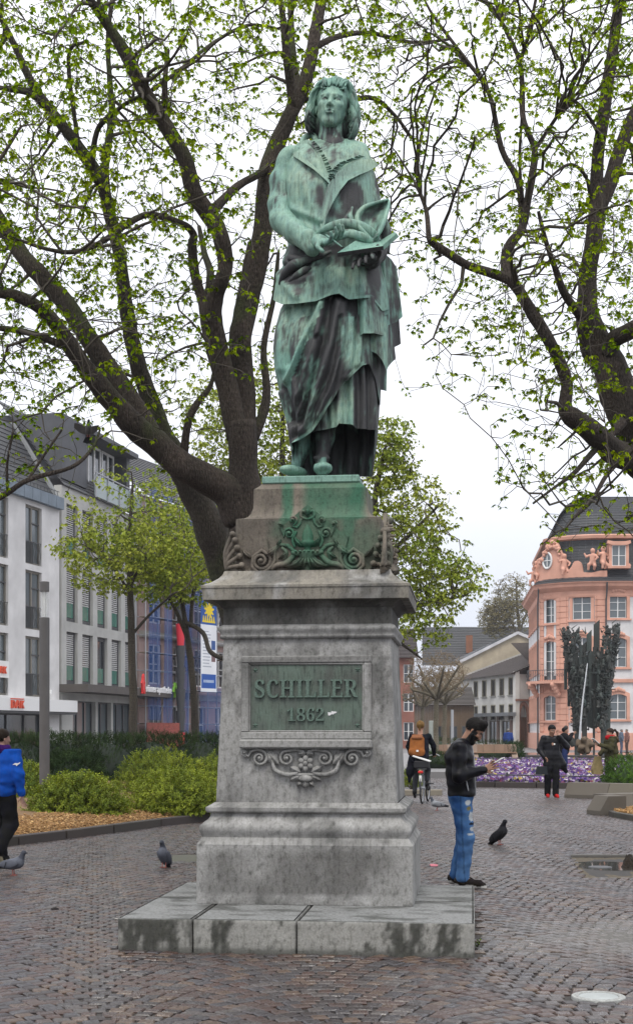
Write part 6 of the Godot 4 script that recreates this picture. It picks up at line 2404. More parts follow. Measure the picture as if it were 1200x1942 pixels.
func stone_child() -> ArrayMesh:
	var fd = Field.new(Vector3(-0.8, -0.1, -0.6), Vector3(0.8, 1.9, 0.6), 0.07)
	fd.chain([Vector3(0, 0.55, 0), Vector3(0.03, 1.05, 0)], [0.24, 0.22], 0.1)
	fd.ell(Vector3(0.03, 1.45, 0.03), Vector3(0.19, 0.21, 0.2), Basis(), 0.06)
	fd.chain([Vector3(-0.22, 1.12, 0), Vector3(-0.45, 1.0, 0.1), Vector3(-0.6, 1.25, 0.15)], [0.1, 0.09, 0.07], 0.06)
	fd.chain([Vector3(0.25, 1.12, 0), Vector3(0.45, 0.9, 0.15), Vector3(0.3, 0.7, 0.25)], [0.1, 0.09, 0.07], 0.06)
	fd.chain([Vector3(-0.12, 0.5, 0), Vector3(-0.2, 0.35, 0.3), Vector3(-0.25, -0.02, 0.25)], [0.15, 0.13, 0.09], 0.06)
	fd.chain([Vector3(0.14, 0.5, 0), Vector3(0.25, 0.25, 0.2), Vector3(0.15, -0.02, 0.05)], [0.15, 0.13, 0.09], 0.06)
	return fd.mesh(func(p: Vector3, n: Vector3, t: int) -> Color: return PINK)
func make_town() -> void:
	var plaster: Material = mats.plaster
	var da = 152.0
	var db = 135.0
	var a = P(873, HY, da)
	a.y = 0
	var b = P(977, HY, db)
	b.y = 0
	var root = thing("white_house", "plain white house with brown tiled roof and two rows of narrow windows beside the palace", "house", a)
	var w = a.distance_to(b)
	var xf = axes(Vector3.ZERO, b - a)
	var eave = high(1273, db)
	var op = []
	for k in 6:
		var x: float = w * [0.07, 0.30, 0.46, 0.62, 0.77, 0.925][k]
		op.append([x - 0.62, high(1366, db) + 0.1, x + 0.62, high(1336, db)])
		if k > 0:
			op.append([x - 0.62, high(1319, db) + 0.1, x + 0.62, high(1285, db)])
	for k in 4:
		op.append([w * (0.1 + k * 0.22), 0.3, w * (0.1 + k * 0.22) + 2.4, 2.6])
	part("wall", wall_mesh(w, -0.4, eave, op, 0.25, rgb(0.62, 0.61, 0.57)), plaster, root, xf)
	var dark = mat("dark_frame", rgb(0.10, 0.085, 0.06), 0.6)
	for q in op:
		window(root, xf, q, 2, 1, 0.14, dark, mats.window_glass, 0.09)
	var g = Geo.new()
	for q in op:
		if q[1] > 1.0:
			g.col = rgb(0.35, 0.33, 0.25)
			surround(g, q, 0.10, 0.03, 0.0)
			g.col = rgb(0.3, 0.3, 0.28)
			g.box(Vector3((q[0] + q[2]) / 2, q[1] - 0.05, 0.06), Vector3(1.7, 0.08, 0.2))
	part("window_sills", g.mesh(), plaster, root, xf).set_meta("kind", "stuff")
	g = Geo.new()
	g.col = rgb(0.16, 0.105, 0.085)
	for k in 5:
		g.box(Vector3(w * (0.06 + k * 0.22), 1.5, 0.05), Vector3(0.5, 3.4, 0.2))
	g.col = rgb(0.18, 0.19, 0.2)
	g.box(Vector3(w / 2, 3.25, 0.35), Vector3(w, 0.35, 0.9))
	part("shop_front", g.mesh(), plaster, root, xf)
	var c = P(1003, HY, 136.0)
	c.y = 0
	var bl = b - a
	var xg = axes(bl, c - b)
	var wg = b.distance_to(c)
	var gate = [wg * 0.30, -0.2, wg * 0.85, high(1337, db), 0.75]
	part("wall", wall_mesh(wg, -0.4, eave, [gate], 0.3, rgb(0.62, 0.61, 0.58)), plaster, root, xg)
	g = Geo.new()
	g.col = rgb(0.30, 0.155, 0.11)
	surround(g, gate, 0.25, 0.08, 0.75)
	g.box(Vector3(wg / 2, high(1341, db) + 0.7, 0.06), Vector3(wg, 0.2, 0.25))
	part("gate_arch", g.mesh(), plaster, root, xg)
	g = Geo.new()
	g.col = rgb(0.11, 0.055, 0.035)
	for k in 5:
		g.box(Vector3(lerpf(gate[0], gate[2], (k + 0.5) / 5.0), 1.4, -0.15), Vector3((gate[2] - gate[0]) / 5.0 - 0.03, 3.1, 0.08))
	var door = part("door", g.mesh(), plaster, root, xg)
	g = Geo.new()
	g.col = rgb(0.105, 0.075, 0.06)
	var inn = xf.basis.z * -1.0
	var ridge = high(1229, 145.0)
	var r0 = PackedVector3Array()
	var r1 = PackedVector3Array()
	for k in 9:
		var t = k / 8.0
		r0.append(xf * Vector3(lerpf(-0.6, w, t), eave - 0.25, 0.55))
		r1.append(xf * Vector3(lerpf(w * 0.33, w + 1.5, t), ridge, -6.5))
	courses(g, [r0, r1], 0.3, 0.05)
	var r2 = PackedVector3Array()
	var r3 = PackedVector3Array()
	for k in 5:
		var t = k / 4.0
		r2.append((xf * Vector3(w, eave - 0.25, 0.55)).lerp(xg * Vector3(wg + 1.0, eave - 0.25, 0.45), t))
		r3.append((xf * Vector3(w + 1.5, ridge, -6.5)).lerp(xg * Vector3(wg + 2.0, ridge + 0.3, -5.0), t))
	courses(g, [r2, r3], 0.3, 0.05)
	part("roof", g.mesh(), mats.slate, root)
	g = Geo.new()
	g.col = rgb(0.45, 0.43, 0.4)
	g.bar(xf * Vector3(-0.6, eave - 0.2, 0.6), xf * Vector3(w * 0.33, ridge + 0.05, -6.5), 0.25, 0.2)
	g.tri(xf * Vector3(0, eave, 0), xf * Vector3(0, eave, -13), xf * Vector3(w * 0.33, ridge - 0.1, -6.5))
	part("verge", g.mesh(), plaster, root)
	var d = 168.0
	root = thing("gabled_house", "beige gabled house with white verge boards rising behind the white house", "house", Vector3(P(940, 0, d).x, 0, -d))
	g = Geo.new()
	g.col = rgb(0.42, 0.36, 0.26)
	var loc = func(px: float, py: float, back := 0.0) -> Vector3: return P(px, py, d + back) - root.position
	var gp = PackedVector2Array()
	for q in [[868, 1400], [868, 1258], [876, 1252], [981, 1201], [1040, 1226], [1040, 1400]]:
		var v: Vector3 = loc.call(q[0], q[1])
		gp.append(Vector2(v.x, v.y))
	g.slab(gp, 0.4)
	part("gable_wall", g.mesh(), plaster, root)
	g = Geo.new()
	g.col = rgb(0.6, 0.6, 0.62)
	g.bar(loc.call(872, 1255, -0.3), loc.call(981, 1200, -0.3), 0.4, 0.35)
	g.bar(loc.call(981, 1200, -0.32), loc.call(1030, 1221, -0.32), 0.4, 0.35)
	part("verge_board", g.mesh(), plaster, root)
	g = Geo.new()
	g.col = rgb(0.05, 0.053, 0.06)
	courses(g, [PV([loc.call(860, 1252, 22.0), loc.call(872, 1256)]), PV([loc.call(965, 1203, 22.0), loc.call(981, 1201)])], 0.35, 0.04)
	part("roof", g.mesh(), mats.slate, root)
	for k in 2:
		g = Geo.new()
		var t0 = 0.35 + 0.25 * k
		var m: Vector3 = (loc.call(872, 1256, 6.0) as Vector3).lerp(loc.call(981, 1201, 6.0), t0)
		g.box(m + Vector3(0, 0.35, 0), Vector3(1.3, 0.1, 1.6), Basis(Vector3.BACK, 0.43))
		part("skylight", g.mesh(), mats.window_tint, root)
	d = 200.0
	root = thing("slate_roofed_house", "long house under a dark grey slate roof farther behind the gabled house", "house", Vector3(P(950, 0, d).x, 0, -d))
	g = Geo.new()
	g.col = rgb(0.07, 0.072, 0.075)
	var lo0 = PackedVector3Array()
	var lo1 = PackedVector3Array()
	for k in 9:
		var px = lerpf(800, 1040, k / 8.0)
		lo0.append(P(px, 1262, d) - root.position)
		lo1.append(P(px, 1189 + 0.4 * sin(k * 2.0), d + 7.0) - root.position)
	courses(g, [lo0, lo1], 0.4, 0.05)
	part("roof", g.mesh(), mats.slate, root)
	g = Geo.new()
	g.col = rgb(0.5, 0.46, 0.38)
	g.box(Vector3(0, 5.0, -0.6), Vector3(18, 10.4, 0.5))
	part("wall", g.mesh(), plaster, root)
	g = Geo.new()
	g.col = rgb(0.26, 0.11, 0.06)
	g.box(P(889, 1222, d + 2) - root.position, Vector3(0.9, 2.6, 0.9))
	part("chimney", g.mesh(), plaster, root)
	d = 140.0
	root = thing("timber_house", "low brown timber clad house behind the plane trees", "house", Vector3(P(858, 0, d).x, 0, -d))
	g = Geo.new()
	g.col = rgb(0.17, 0.12, 0.075)
	for k in 52:
		g.box(Vector3(-6.1 + k * 0.16, 2.1, 0.0), Vector3(0.145, 4.4, 0.12))
	part("cladding", g.mesh(), plaster, root).set_meta("kind", "stuff")
	g = Geo.new()
	g.col = rgb(0.10, 0.085, 0.07)
	courses(g, [PV([Vector3(-6.4, 4.2, 0.5), Vector3(2.3, 4.2, 0.5)]), PV([Vector3(-6.4, 6.2, -3.5), Vector3(2.3, 6.2, -3.5)])], 0.3, 0.05)
	part("roof", g.mesh(), mats.slate, root)
	for k in 3:
		window(root, Transform3D(Basis(), Vector3(-1.6 + k * 1.25, 0.8, 0.2)), [0, 0, 0.8, 1.3], 2, 1, 0.0, dark, mats.window_glass)
	d = 128.0
	root = thing("red_house", "red brick house with white framed windows half hidden by the pedestal and planes", "house", Vector3(P(720, 0, d).x, 0, -d))
	var ops = []
	var rw = 7.6
	for k in 5:
		for r in 3:
			ops.append([0.6 + k * 1.5, 0.7 + r * 2.7, 1.55 + k * 1.5, 2.4 + r * 2.7])
	var xr = Transform3D(Basis(), Vector3(-rw / 2 - 0.6, 0, 0))
	part("wall", wall_mesh(rw, -0.3, 8.6, ops, 0.2, rgb(0.30, 0.13, 0.10)), plaster, root, xr)
	for q in ops:
		window(root, xr, q, 2, 2, 0.12, mats.white_frame, mats.window_glass)
	g = Geo.new()
	g.col = rgb(0.07, 0.05, 0.045)
	courses(g, [PV([Vector3(-4.8, 8.4, 0.5), Vector3(3.6, 8.4, 0.5)]), PV([Vector3(-4.8, 11.5, -5), Vector3(3.6, 11.5, -5)])], 0.3, 0.05)
	part("roof", g.mesh(), mats.slate, root)
func make_street() -> void:
	var plaster: Material = mats.plaster
	var corner = P(113, HY, 66.6)
	corner.y = 0
	var du = Vector3(0.2908, 0, -1).normalized()
	var L = 24.0
	var a = corner - du * L
	var root = thing("white_office_block", "white four storey office block with tall dark windows and slate mansard", "building", a)
	var xf = axes(Vector3.ZERO, du)
	var bx = mat("bronze_frame", rgb(0.17, 0.155, 0.13), 0.5)
	var eave = 12.33
	var op = []
	var cols = [L - 2.55, L - 5.75, L - 9.3, L - 12.6, L - 16.0, L - 19.5]
	for k in cols.size():
		for r in 3:
			op.append([cols[k] - 0.85, [9.36, 6.33, 3.2][r], cols[k] + 0.75, [12.1, 9.07, 6.0][r]])
	for q in [[L - 6.5, L - 1.6], [L - 13, L - 8.0], [L - 20, L - 15]]:
		op.append([q[0], 0.1, q[1], 2.4])
	part("wall", wall_mesh(L, -0.3, eave, op, 0.22, rgb(0.70, 0.69, 0.68)), plaster, root, xf)
	for q in op:
		if q[1] > 1.0:
			var o = window(root, xf, q, 2, 1, 0.16, bx, mats.window_tint, 0.10)
			var g = Geo.new()
			g.bar(Vector3(0.8, 1.95, 0.01), Vector3(1.55, 1.95, 0.01), 0.08, 0.06)
			for k in 12:
				var x = 0.08 + k * 0.065
				g.box(Vector3(x, 0.55, 0.12), Vector3(0.018, 1.0, 0.018))
			g.box(Vector3(0.44, 1.06, 0.12), Vector3(0.8, 0.03, 0.03))
			for k in 5:
				var pts = PackedVector3Array()
				var rr = PackedFloat32Array()
				for j in 7:
					pts.append(Vector3(0.88 + k * 0.15 + 0.04 * sin(j * 1.6 + k), 0.08 + j * 0.16, 0.14))
					rr.append(0.014)
				g.tube(pts, rr, 4, false)
			g.box(Vector3(1.2, 1.06, 0.14), Vector3(0.75, 0.03, 0.03))
			part("railing", g.mesh(), mats.dark_metal, o)
		else:
			window(root, xf, q, 3, 1, 0.2, mats.dark_metal, mats.window_glass, 0.08, "shop_window")
	var g = Geo.new()
	g.col = rgb(0.19, 0.235, 0.28)
	for k in 30:
		g.box(Vector3(L * (k + 0.5) / 30.0, eave + 0.27, 0.12), Vector3(L / 30.0 - 0.03, 0.56, 0.3))
	part("metal_cornice", g.mesh(), mats.plain, root, xf).set_meta("kind", "stuff")
	g = Geo.new()
	g.col = rgb(0.075, 0.078, 0.085)
	var lo = PackedVector3Array()
	var hi = PackedVector3Array()
	for k in 13:
		var x = L * k / 12.0
		lo.append(xf * Vector3(x, eave + 0.5, -0.15))
		hi.append(xf * Vector3(x, eave + 4.3, -2.55))
	courses(g, [lo, hi], 0.3, 0.03)
	var top = PackedVector3Array()
	for k in 13:
		top.append(xf * Vector3(L * k / 12.0, eave + 5.4, -8.0))
	courses(g, [hi, top], 0.4, 0.03)
	part("roof", g.mesh(), mats.slate, root)
	g = Geo.new()
	g.col = rgb(0.30, 0.31, 0.32)
	g.bar(xf * Vector3(L + 0.1, eave + 0.45, -0.1), xf * Vector3(L + 0.1, eave + 4.4, -2.6), 0.3, 0.25)
	part("verge", g.mesh(), mats.plain, root)
	for k in 4:
		var x = L - 7.0 - k * 4.6
		g = Geo.new()
		g.col = rgb(0.07, 0.07, 0.075)
		g.box(Vector3(x, eave + 1.75, -1.3), Vector3(2.3, 2.3, 2.2))
		g.col = rgb(0.05, 0.05, 0.055)
		g.box(Vector3(x, eave + 2.95, -1.2), Vector3(2.6, 0.12, 2.6))
		var dm = part("dormer", g.mesh(), mats.plain, root, xf)
		window(dm, Transform3D(Basis(), Vector3(x, eave + 0.9, -0.1)), [-0.9, 0, 0.9, 1.7], 2, 1, 0.06, mats.white_frame, mats.window_tint)
	g = Geo.new()
	for k in 70:
		g.box(xf * Vector3(L * (k + 0.5) / 70.0, eave + 0.72, 0.0), Vector3(0.02, 0.3, 0.02))
	g.bar(xf * Vector3(0, eave + 0.87, 0), xf * Vector3(L, eave + 0.87, 0), 0.03, 0.03)
	part("snow_guard", g.mesh(), mats.dark_metal, root).set_meta("kind", "stuff")
	g = Geo.new()
	g.box(Vector3(L / 2, eave / 2, -9), Vector3(L, eave, 0.4))
	part("rear_wall", g.mesh(), plaster, root, xf)
	g = Geo.new()
	g.box(Vector3(L / 2, 2.78, 0.45), Vector3(L + 0.3, 0.56, 0.9))
	var fascia = part("shop_fascia", g.mesh(), mats.white_frame, root, xf)
	g = Geo.new()
	g.box(Vector3(L / 2, 2.44, 0.43), Vector3(L + 0.2, 0.12, 0.84))
	part("fascia_edge", g.mesh(), mats.dark_metal, root, xf)
	var red = mat("sign_red", rgb(0.60, 0.075, 0.03), 0.5)
	var put = func(text: String, m: Material, size: Vector2, at: Transform3D, parent: Node, bold := true) -> void:
		var tm = TextMesh.new()
		tm.text = text
		var sf = SystemFont.new()
		sf.font_names = PackedStringArray(["Droid Sans"])
		sf.font_weight = 700 if bold else 400
		tm.font = sf
		tm.font_size = 64
		tm.pixel_size = 0.01
		tm.depth = 0.05 / (size.y / 0.6)
		var bb = tm.get_aabb()
		var sc = Vector3(size.x / bb.size.x, size.y / bb.size.y, 1.0)
		part("lettering", tm, m, parent, at * Transform3D(Basis.from_scale(sc), -bb.get_center() * sc))
	put.call("DAK", red, Vector2(1.15, 0.36), xf * Transform3D(Basis(), Vector3(L - 5.85, 2.78, 0.93)), root)
	g = Geo.new()
	g.box(xf * Vector3(L - 5.85, 3.02, 0.92), Vector3(0.03, 0.04, 1.2), xf.basis.rotated(Vector3.UP, PI / 2))
	part("lettering", g.mesh(), red, root)
	g = Geo.new()
	g.box(xf * Vector3(L - 6.0, 4.35, 0.1), Vector3(1.7, 0.75, 0.03), xf.basis)
	var ban = part("window_banner", g.mesh(), mats.white_frame, root)
	put.call("DAK", red, Vector2(0.9, 0.32), xf * Transform3D(Basis(), Vector3(L - 5.9, 4.32, 0.14)), root)
	g = Geo.new()
	g.box(xf * Vector3(L - 1.3, 3.45, 0.12), Vector3(0.16, 0.2, 0.24), xf.basis, 0.02)
	part("camera_box", g.mesh(), mats.white_frame, root)
	var dv = Vector3(0.2242, 0, -1).normalized()
	var L2 = 10.6
	root = thing("grey_office_block", "light grey office block with white slatted blinds above a dark shop canopy", "building", corner + du * 0.25)
	xf = axes(Vector3.ZERO, dv)
	op = []
	for k in 5:
		var x = 0.6 + k * 2.03
		for r in 3:
			op.append([x, [10.2, 7.0, 3.9][r], x + 1.42, [12.8, 9.66, 6.5][r]])
	op.append([1.4, 0.2, 4.4, 3.1])
	op.append([4.7, 0.2, 6.6, 3.1])
	op.append([6.9, 0.2, 10.0, 3.1])
	part("wall", wall_mesh(L2, -0.3, 13.6, op, 0.3, rgb(0.47, 0.465, 0.44)), plaster, root, xf)
	var blind = mat("blind_slat", rgb(0.55, 0.55, 0.54), 0.5)
	var greenish = mat("green_glass", rgb(0.06, 0.17, 0.13), 0.15)
	var bg = Geo.new()
	for k in 15:
		bg.box(Vector3(0.71, 2.45 - k * 0.105, 0.02), Vector3(1.0, 0.05, 0.06), Basis(Vector3.RIGHT, 0.5))
	var bm = bg.mesh()
	var lowg = Geo.new()
	lowg.box(Vector3(0.71, 0.6, 0.0), Vector3(1.0, 0.75, 0.03))
	var lm = lowg.mesh()
	for i in op.size():
		var q: Array = op[i]
		if q[1] > 1.0:
			var o = window(root, xf, q, 1, 1, 0.2, mats.dark_metal, mats.window_glass, 0.2)
			if i != 8:
				part("blind", bm, blind, o).set_meta("kind", "stuff")
			part("lower_light", lm, greenish, o, Transform3D(Basis(), Vector3(0, 0, 0.01)))
		else:
			window(root, xf, q, 3 if q[2] - q[0] > 2.5 else 2, 1, 0.25, mats.dark_metal, mats.window_tint, 0.08, "shop_window")
	g = Geo.new()
	g.col = rgb(0.10, 0.09, 0.08)
	g.box(Vector3(8.0, 3.68, 0.7), Vector3(16.4, 0.38, 1.5))
	var can = part("shop_canopy", g.mesh(), mats.plain, root, xf)
	var signm = mat("sign_white", rgb(0.75, 0.75, 0.76), 0.4)
	put.call("römer apotheke", signm, Vector2(4.2, 0.5), xf * Transform3D(Basis(), Vector3(10.1, 3.85, 1.49)), root)
	g = Geo.new()
	g.slab(P2([Vector2(-0.45, 0), Vector2(-0.2, 0.05), Vector2(-0.28, 0.5), Vector2(-0.42, 0.75), Vector2(-0.2, 1.0), Vector2(-0.12, 1.3), Vector2(0.05, 1.45), Vector2(0.22, 1.25), Vector2(0.2, 1.0), Vector2(0.42, 0.8), Vector2(0.3, 0.45), Vector2(0.42, 0.0), Vector2(0.2, -0.05), Vector2(0.0, 0.25), Vector2(-0.15, -0.05)]), 0.1, xf * Transform3D(Basis.from_scale(Vector3(0.62, 0.72, 1)), Vector3(7.3, 3.62, 1.55)))
	part("sign_emblem", g.mesh(), mat("emblem_red", rgb(0.62, 0.03, 0.03), 0.5), root)
	g = Geo.new()
	g.box(xf * Vector3(12.85, 3.95, 1.5), Vector3(0.26, 0.85, 0.14), xf.basis)
	g.box(xf * Vector3(12.85, 3.97, 1.505), Vector3(0.72, 0.28, 0.13), xf.basis)
	part("sign_cross", g.mesh(), mat("cross_green", rgb(0.22, 0.5, 0.05), 0.5), root)
	g = Geo.new()
	g.col = rgb(0.085, 0.088, 0.095)
	lo = PackedVector3Array()
	hi = PackedVector3Array()
	for k in 9:
		lo.append(xf * Vector3(L2 * k / 8.0, 13.6, 0.1))
		hi.append(xf * Vector3(L2 * k / 8.0, 18.0, -3.5))
	courses(g, [lo, hi], 0.3, 0.03)
	part("roof", g.mesh(), mats.slate, root)
	g = Geo.new()
	g.col = rgb(0.10, 0.105, 0.115)
	g.box(Vector3(1.9, 15.6, -2.1), Vector3(3.2, 3.2, 4.0))
	g.box(Vector3(6.6, 16.95, -2.0), Vector3(7.4, 0.25, 4.4))
	g.box(Vector3(10.0, 15.4, -2.1), Vector3(0.5, 2.9, 3.6))
	var pent = part("penthouse", g.mesh(), mats.plain, root, xf)
	for k in 3:
		window(pent, Transform3D(), [3.6 + k * 1.95, 14.0, 5.4 + k * 1.95, 16.8], 2, 1, 0.9, mats.white_frame, mats.window_glass, 0.12)
	g = Geo.new()
	g.box(Vector3(7.0, 14.2, 0.3), Vector3(6.9, 1.1, 0.03))
	part("glass_balustrade", g.mesh(), mat("balustrade_glass", rgb(0.25, 0.3, 0.3), 0.2), root, xf)
	g = Geo.new()
	for k in 5:
		g.box(Vector3(3.6 + k * 1.7, 14.25, 0.34), Vector3(0.06, 1.3, 0.06))
	g.box(Vector3(7.0, 14.85, 0.34), Vector3(7.0, 0.06, 0.06))
	part("balustrade_rail", g.mesh(), mats.steel, root, xf)
	g = Geo.new()
	g.box(Vector3(L2 / 2, 7, -9), Vector3(L2, 14, 0.4))
	part("rear_wall", g.mesh(), plaster, root, xf)
	var o3 = corner + du * 0.25 + dv * (L2 + 0.3)
	var d3 = Vector3(0.42, 0, -1).normalized()
	root = thing("scaffolded_house", "pale pink town house under repair behind scaffolding and blue netting", "building", o3)
	xf = axes(Vector3.ZERO, d3)
	var L3 = 26.0
	op = []
	for k in 9:
		for r in 4:
			op.append([1.2 + k * 2.75, 0.8 + r * 3.5, 2.6 + k * 2.75, 3.1 + r * 3.5])
	part("wall", wall_mesh(L3, -0.3, 15.0, op, 0.25, rgb(0.50, 0.36, 0.33)), plaster, root, xf)
	for q in op:
		window(root, xf, q, 2, 2, 0.15, mats.white_frame, mats.window_glass, 0.09)
	g = Geo.new()
	g.col = rgb(0.4, 0.38, 0.34)
	for r in 3:
		g.box(Vector3(L3 / 2, 3.6 + r * 3.5, 0.12), Vector3(L3, 0.35, 0.3))
	part("string_course", g.mesh(), plaster, root, xf)
	g = Geo.new()
	g.col = rgb(0.07, 0.07, 0.075)
	courses(g, [PV([xf * Vector3(0, 15, 0.4), xf * Vector3(L3, 15, 0.4)]), PV([xf * Vector3(0, 19, -5), xf * Vector3(L3, 19, -5)])], 0.35, 0.04)
	part("roof", g.mesh(), mats.slate, root)
	var sc = thing("scaffolding", "steel tube scaffolding with plank decks in front of the pink house", "scaffolding", o3)
	g = Geo.new()
	for k in 11:
		for z in [0.3, 0.95]:
			g.tube(PV([xf * Vector3(-0.9 + k * 2.5, -0.2, z), xf * Vector3(-0.9 + k * 2.5, 15.6, z)]), PF([0.04, 0.04]), 5, false)
	part("standards", g.mesh(), mats.steel, sc).set_meta("kind", "stuff")
	g = Geo.new()
	for r in 8:
		for z in [0.3, 0.95]:
			for up in [0.0, 1.0]:
				g.tube(PV([xf * Vector3(-0.9, 2.0 * r + up, z), xf * Vector3(L3 - 0.2, 2.0 * r + up, z)]), PF([0.028, 0.028]), 4, false)
	for k in 9:
		g.tube(PV([xf * Vector3(-0.9 + k * 2.5, 2.0 * (k % 4), 0.98), xf * Vector3(1.6 + k * 2.5, 2.0 * (k % 4) + 4.0, 0.98)]), PF([0.028, 0.028]), 4, false)
	part("ledgers", g.mesh(), mats.steel, sc).set_meta("kind", "stuff")
	for r in range(1, 8):
		g = Geo.new()
		g.col = rgb(0.22, 0.17, 0.12)
		g.box(Vector3(L3 / 2 - 0.6, 2.0 * r, 0.62), Vector3(L3 - 0.2, 0.06, 0.6))
		part("plank_deck", g.mesh(), mats.plain, sc, xf)
	var net = mat("blue_net", rgb(0.03, 0.095, 0.30), 0.8)
	net.albedo_color.a = 0.42
	net.transparency = BaseMaterial3D.TRANSPARENCY_ALPHA
	net.roughness = 0.9
	var nets = [[-0.8, 0.4, 2.2, 15.5, 0.0], [0.6, 2.0, 0.4, 15.0, 0.2], [2.6, 4.0, 0.3, 9.0, 0.5], [3.3, 6.0, 5.0, 15.5, 0.2], [4.6, 8.5, 0.2, 4.2, 0.8]]
	for e in nets:
		var nt = thing("safety_net", ["narrow blue safety net hung on the first bays of the scaffold", "blue net strip pulled aside beside the open scaffold bay", "bunched blue net draped low over the rubble chute", "upper blue net stretched across the middle scaffold bays", "sagging blue net trailing over the scaffold's foot"][nets.find(e)], "safety net", o3, 0.0, "blue scaffold nets")
		g = Geo.new()
		var rows = []
		for j in 13:
			var row = PackedVector3Array()
			for i in 19:
				var s = i / 18.0
				var t = j / 12.0
				var x = lerpf(e[0], e[1], s) + e[4] * (0.9 * sin(t * 3.0) * (1.0 - s) + 0.4 * t * t)
				row.append(xf * Vector3(x, lerpf(e[2], e[3], t) + e[4] * 0.8 * sin(s * 4.0) * (1.0 - t), 1.1 + 0.1 * sin(s * 9.0 + t * 2.0 + e[0])))
			rows.append(row)
		g.sheet(rows)
		part("net", g.mesh(), net, nt)
	var ch = thing("rubble_chute", "rubble chute of red and grey buckets hanging down the scaffold", "chute", o3)
	var cr = mat("bucket_red", rgb(0.6, 0.03, 0.05), 0.5)
	for k in 9:
		g = Geo.new()
		var y = 0.2 + k * 1.25
		g.lathe(P2([Vector2(0.19, 0.0), Vector2(0.29, 1.3)]), xf * Vector3(2.15, y, 1.5), 14)
		part("bucket", g.mesh(), cr if k in [0, 5] else mats.dark_metal, ch)
	var hd = thing("site_hoarding", "weathered red plywood hoarding at the foot of the scaffold", "hoarding", o3)
	for k in 6:
		g = Geo.new()
		g.col = rgb(0.42, 0.10, 0.075) * (0.85 + 0.06 * k)
		g.box(Vector3(-1.6 + k * 0.62, 1.0, 1.6), Vector3(0.60, 2.1, 0.05))
		part("board", g.mesh(), mat("hoarding_%d" % k, rgb(1, 1, 1), 0.8, T.rough, 0.7, true), hd, xf)
	var bn = thing("building_banner", "tall white building site banner with blue and yellow fields hung on the scaffold", "banner", o3)
	var im = Image.create(96, 256, false, Image.FORMAT_RGB8)
	im.fill(Color(0.86, 0.87, 0.88))
	im.fill_rect(Rect2i(0, 0, 96, 66), Color(0.12, 0.30, 0.58))
	for y in 60:
		for x in 96:
			var q = Vector2((x - 50) / 26.0, (y - 24) / 19.0)
			if q.length() + 0.25 * sin(atan2(q.y, q.x) * 9.0) < 0.95 or (y > 40 and absf(x - 48) < 40 and sin(x * 0.5) + y * 0.1 > 4.6):
				im.set_pixel(x, y, Color(0.86, 0.75, 0.14))
	for k in 12:
		im.fill_rect(Rect2i(12, 84 + k * 9, 36 + (k * 13) % 16, 3), Color(0.62, 0.64, 0.68))
	im.fill_rect(Rect2i(64, 110, 24, 26), Color(0.2, 0.33, 0.55))
	im.fill_rect(Rect2i(64, 148, 24, 22), Color(0.45, 0.35, 0.35))
	im.fill_rect(Rect2i(4, 206, 88, 40), Color(0.13, 0.32, 0.62))
	for k in 9:
		im.fill_rect(Rect2i(18 + k * 7, 222, 4, 8), Color(0.8, 0.85, 0.9))
	var bm2 = StandardMaterial3D.new()
	bm2.albedo_texture = ImageTexture.create_from_image(im)
	bm2.roughness = 0.7
	g = Geo.new()
	var rows = []
	var b0 = P(381, 1312, 80.5) - o3
	var b1 = P(411, 1312, 82.0) - o3
	for j in 9:
		var row = PackedVector3Array()
		for i in 7:
			var p = b0.lerp(b1, i / 6.0)
			p.y = lerpf(high(1140, 81), high(1312, 81), j / 8.0)
			p += Vector3(0, 0, 0.06 * sin(i * 1.3 + j))
			row.append(p)
		rows.append(row)
	g.sheet(rows, false, [], true)
	part("sheet", g.mesh(), bm2, bn)
	var lp = thing("lamp_post", "slim dark grey column street lamp with glass cylinder head by the shrubs", "street lamp", Vector3(P(85, 0, 26.6).x, 0, -26.6))
	g = Geo.new()
	g.lathe(P2([Vector2(0.098, -0.1), Vector2(0.098, high(1172, 26.6)), Vector2(0.085, high(1171, 26.6))]), Vector3.ZERO, 24)
	part("column", g.mesh(), mat("lamp_grey", rgb(0.10, 0.095, 0.095), 0.55, T.soft, 1.0), lp)
	g = Geo.new()
	g.lathe(P2([Vector2(0.075, high(1171, 26.6)), Vector2(0.075, high(1121, 26.6))]), Vector3.ZERO, 24)
	var gl = mat("lamp_glass", rgb(0.55, 0.57, 0.57), 0.12)
	gl.albedo_color.a = 0.3
	gl.transparency = BaseMaterial3D.TRANSPARENCY_ALPHA
	part("glass", g.mesh(), gl, lp)
	g = Geo.new()
	for k in 5:
		g.tube(PV([Vector3(cos(k * 1.26) * 0.05, high(1171, 26.6), sin(k * 1.26) * 0.05), Vector3(cos(k * 1.26) * 0.05, high(1121, 26.6), sin(k * 1.26) * 0.05)]), PF([0.008, 0.008]), 5)
	g.tube(PV([Vector3(0, high(1171, 26.6), 0), Vector3(0, high(1121, 26.6), 0)]), PF([0.02, 0.02]), 8)
	part("lamp_core", g.mesh(), mats.white_frame, lp)
	g = Geo.new()
	g.lathe(P2([Vector2(0.09, high(1122, 26.6)), Vector2(0.092, high(1104, 26.6)), Vector2(0.08, high(1103, 26.6)), Vector2(0.0, high(1102.6, 26.6))]), Vector3.ZERO, 24)
	part("cap", g.mesh(), mats.lamp_grey, lp)
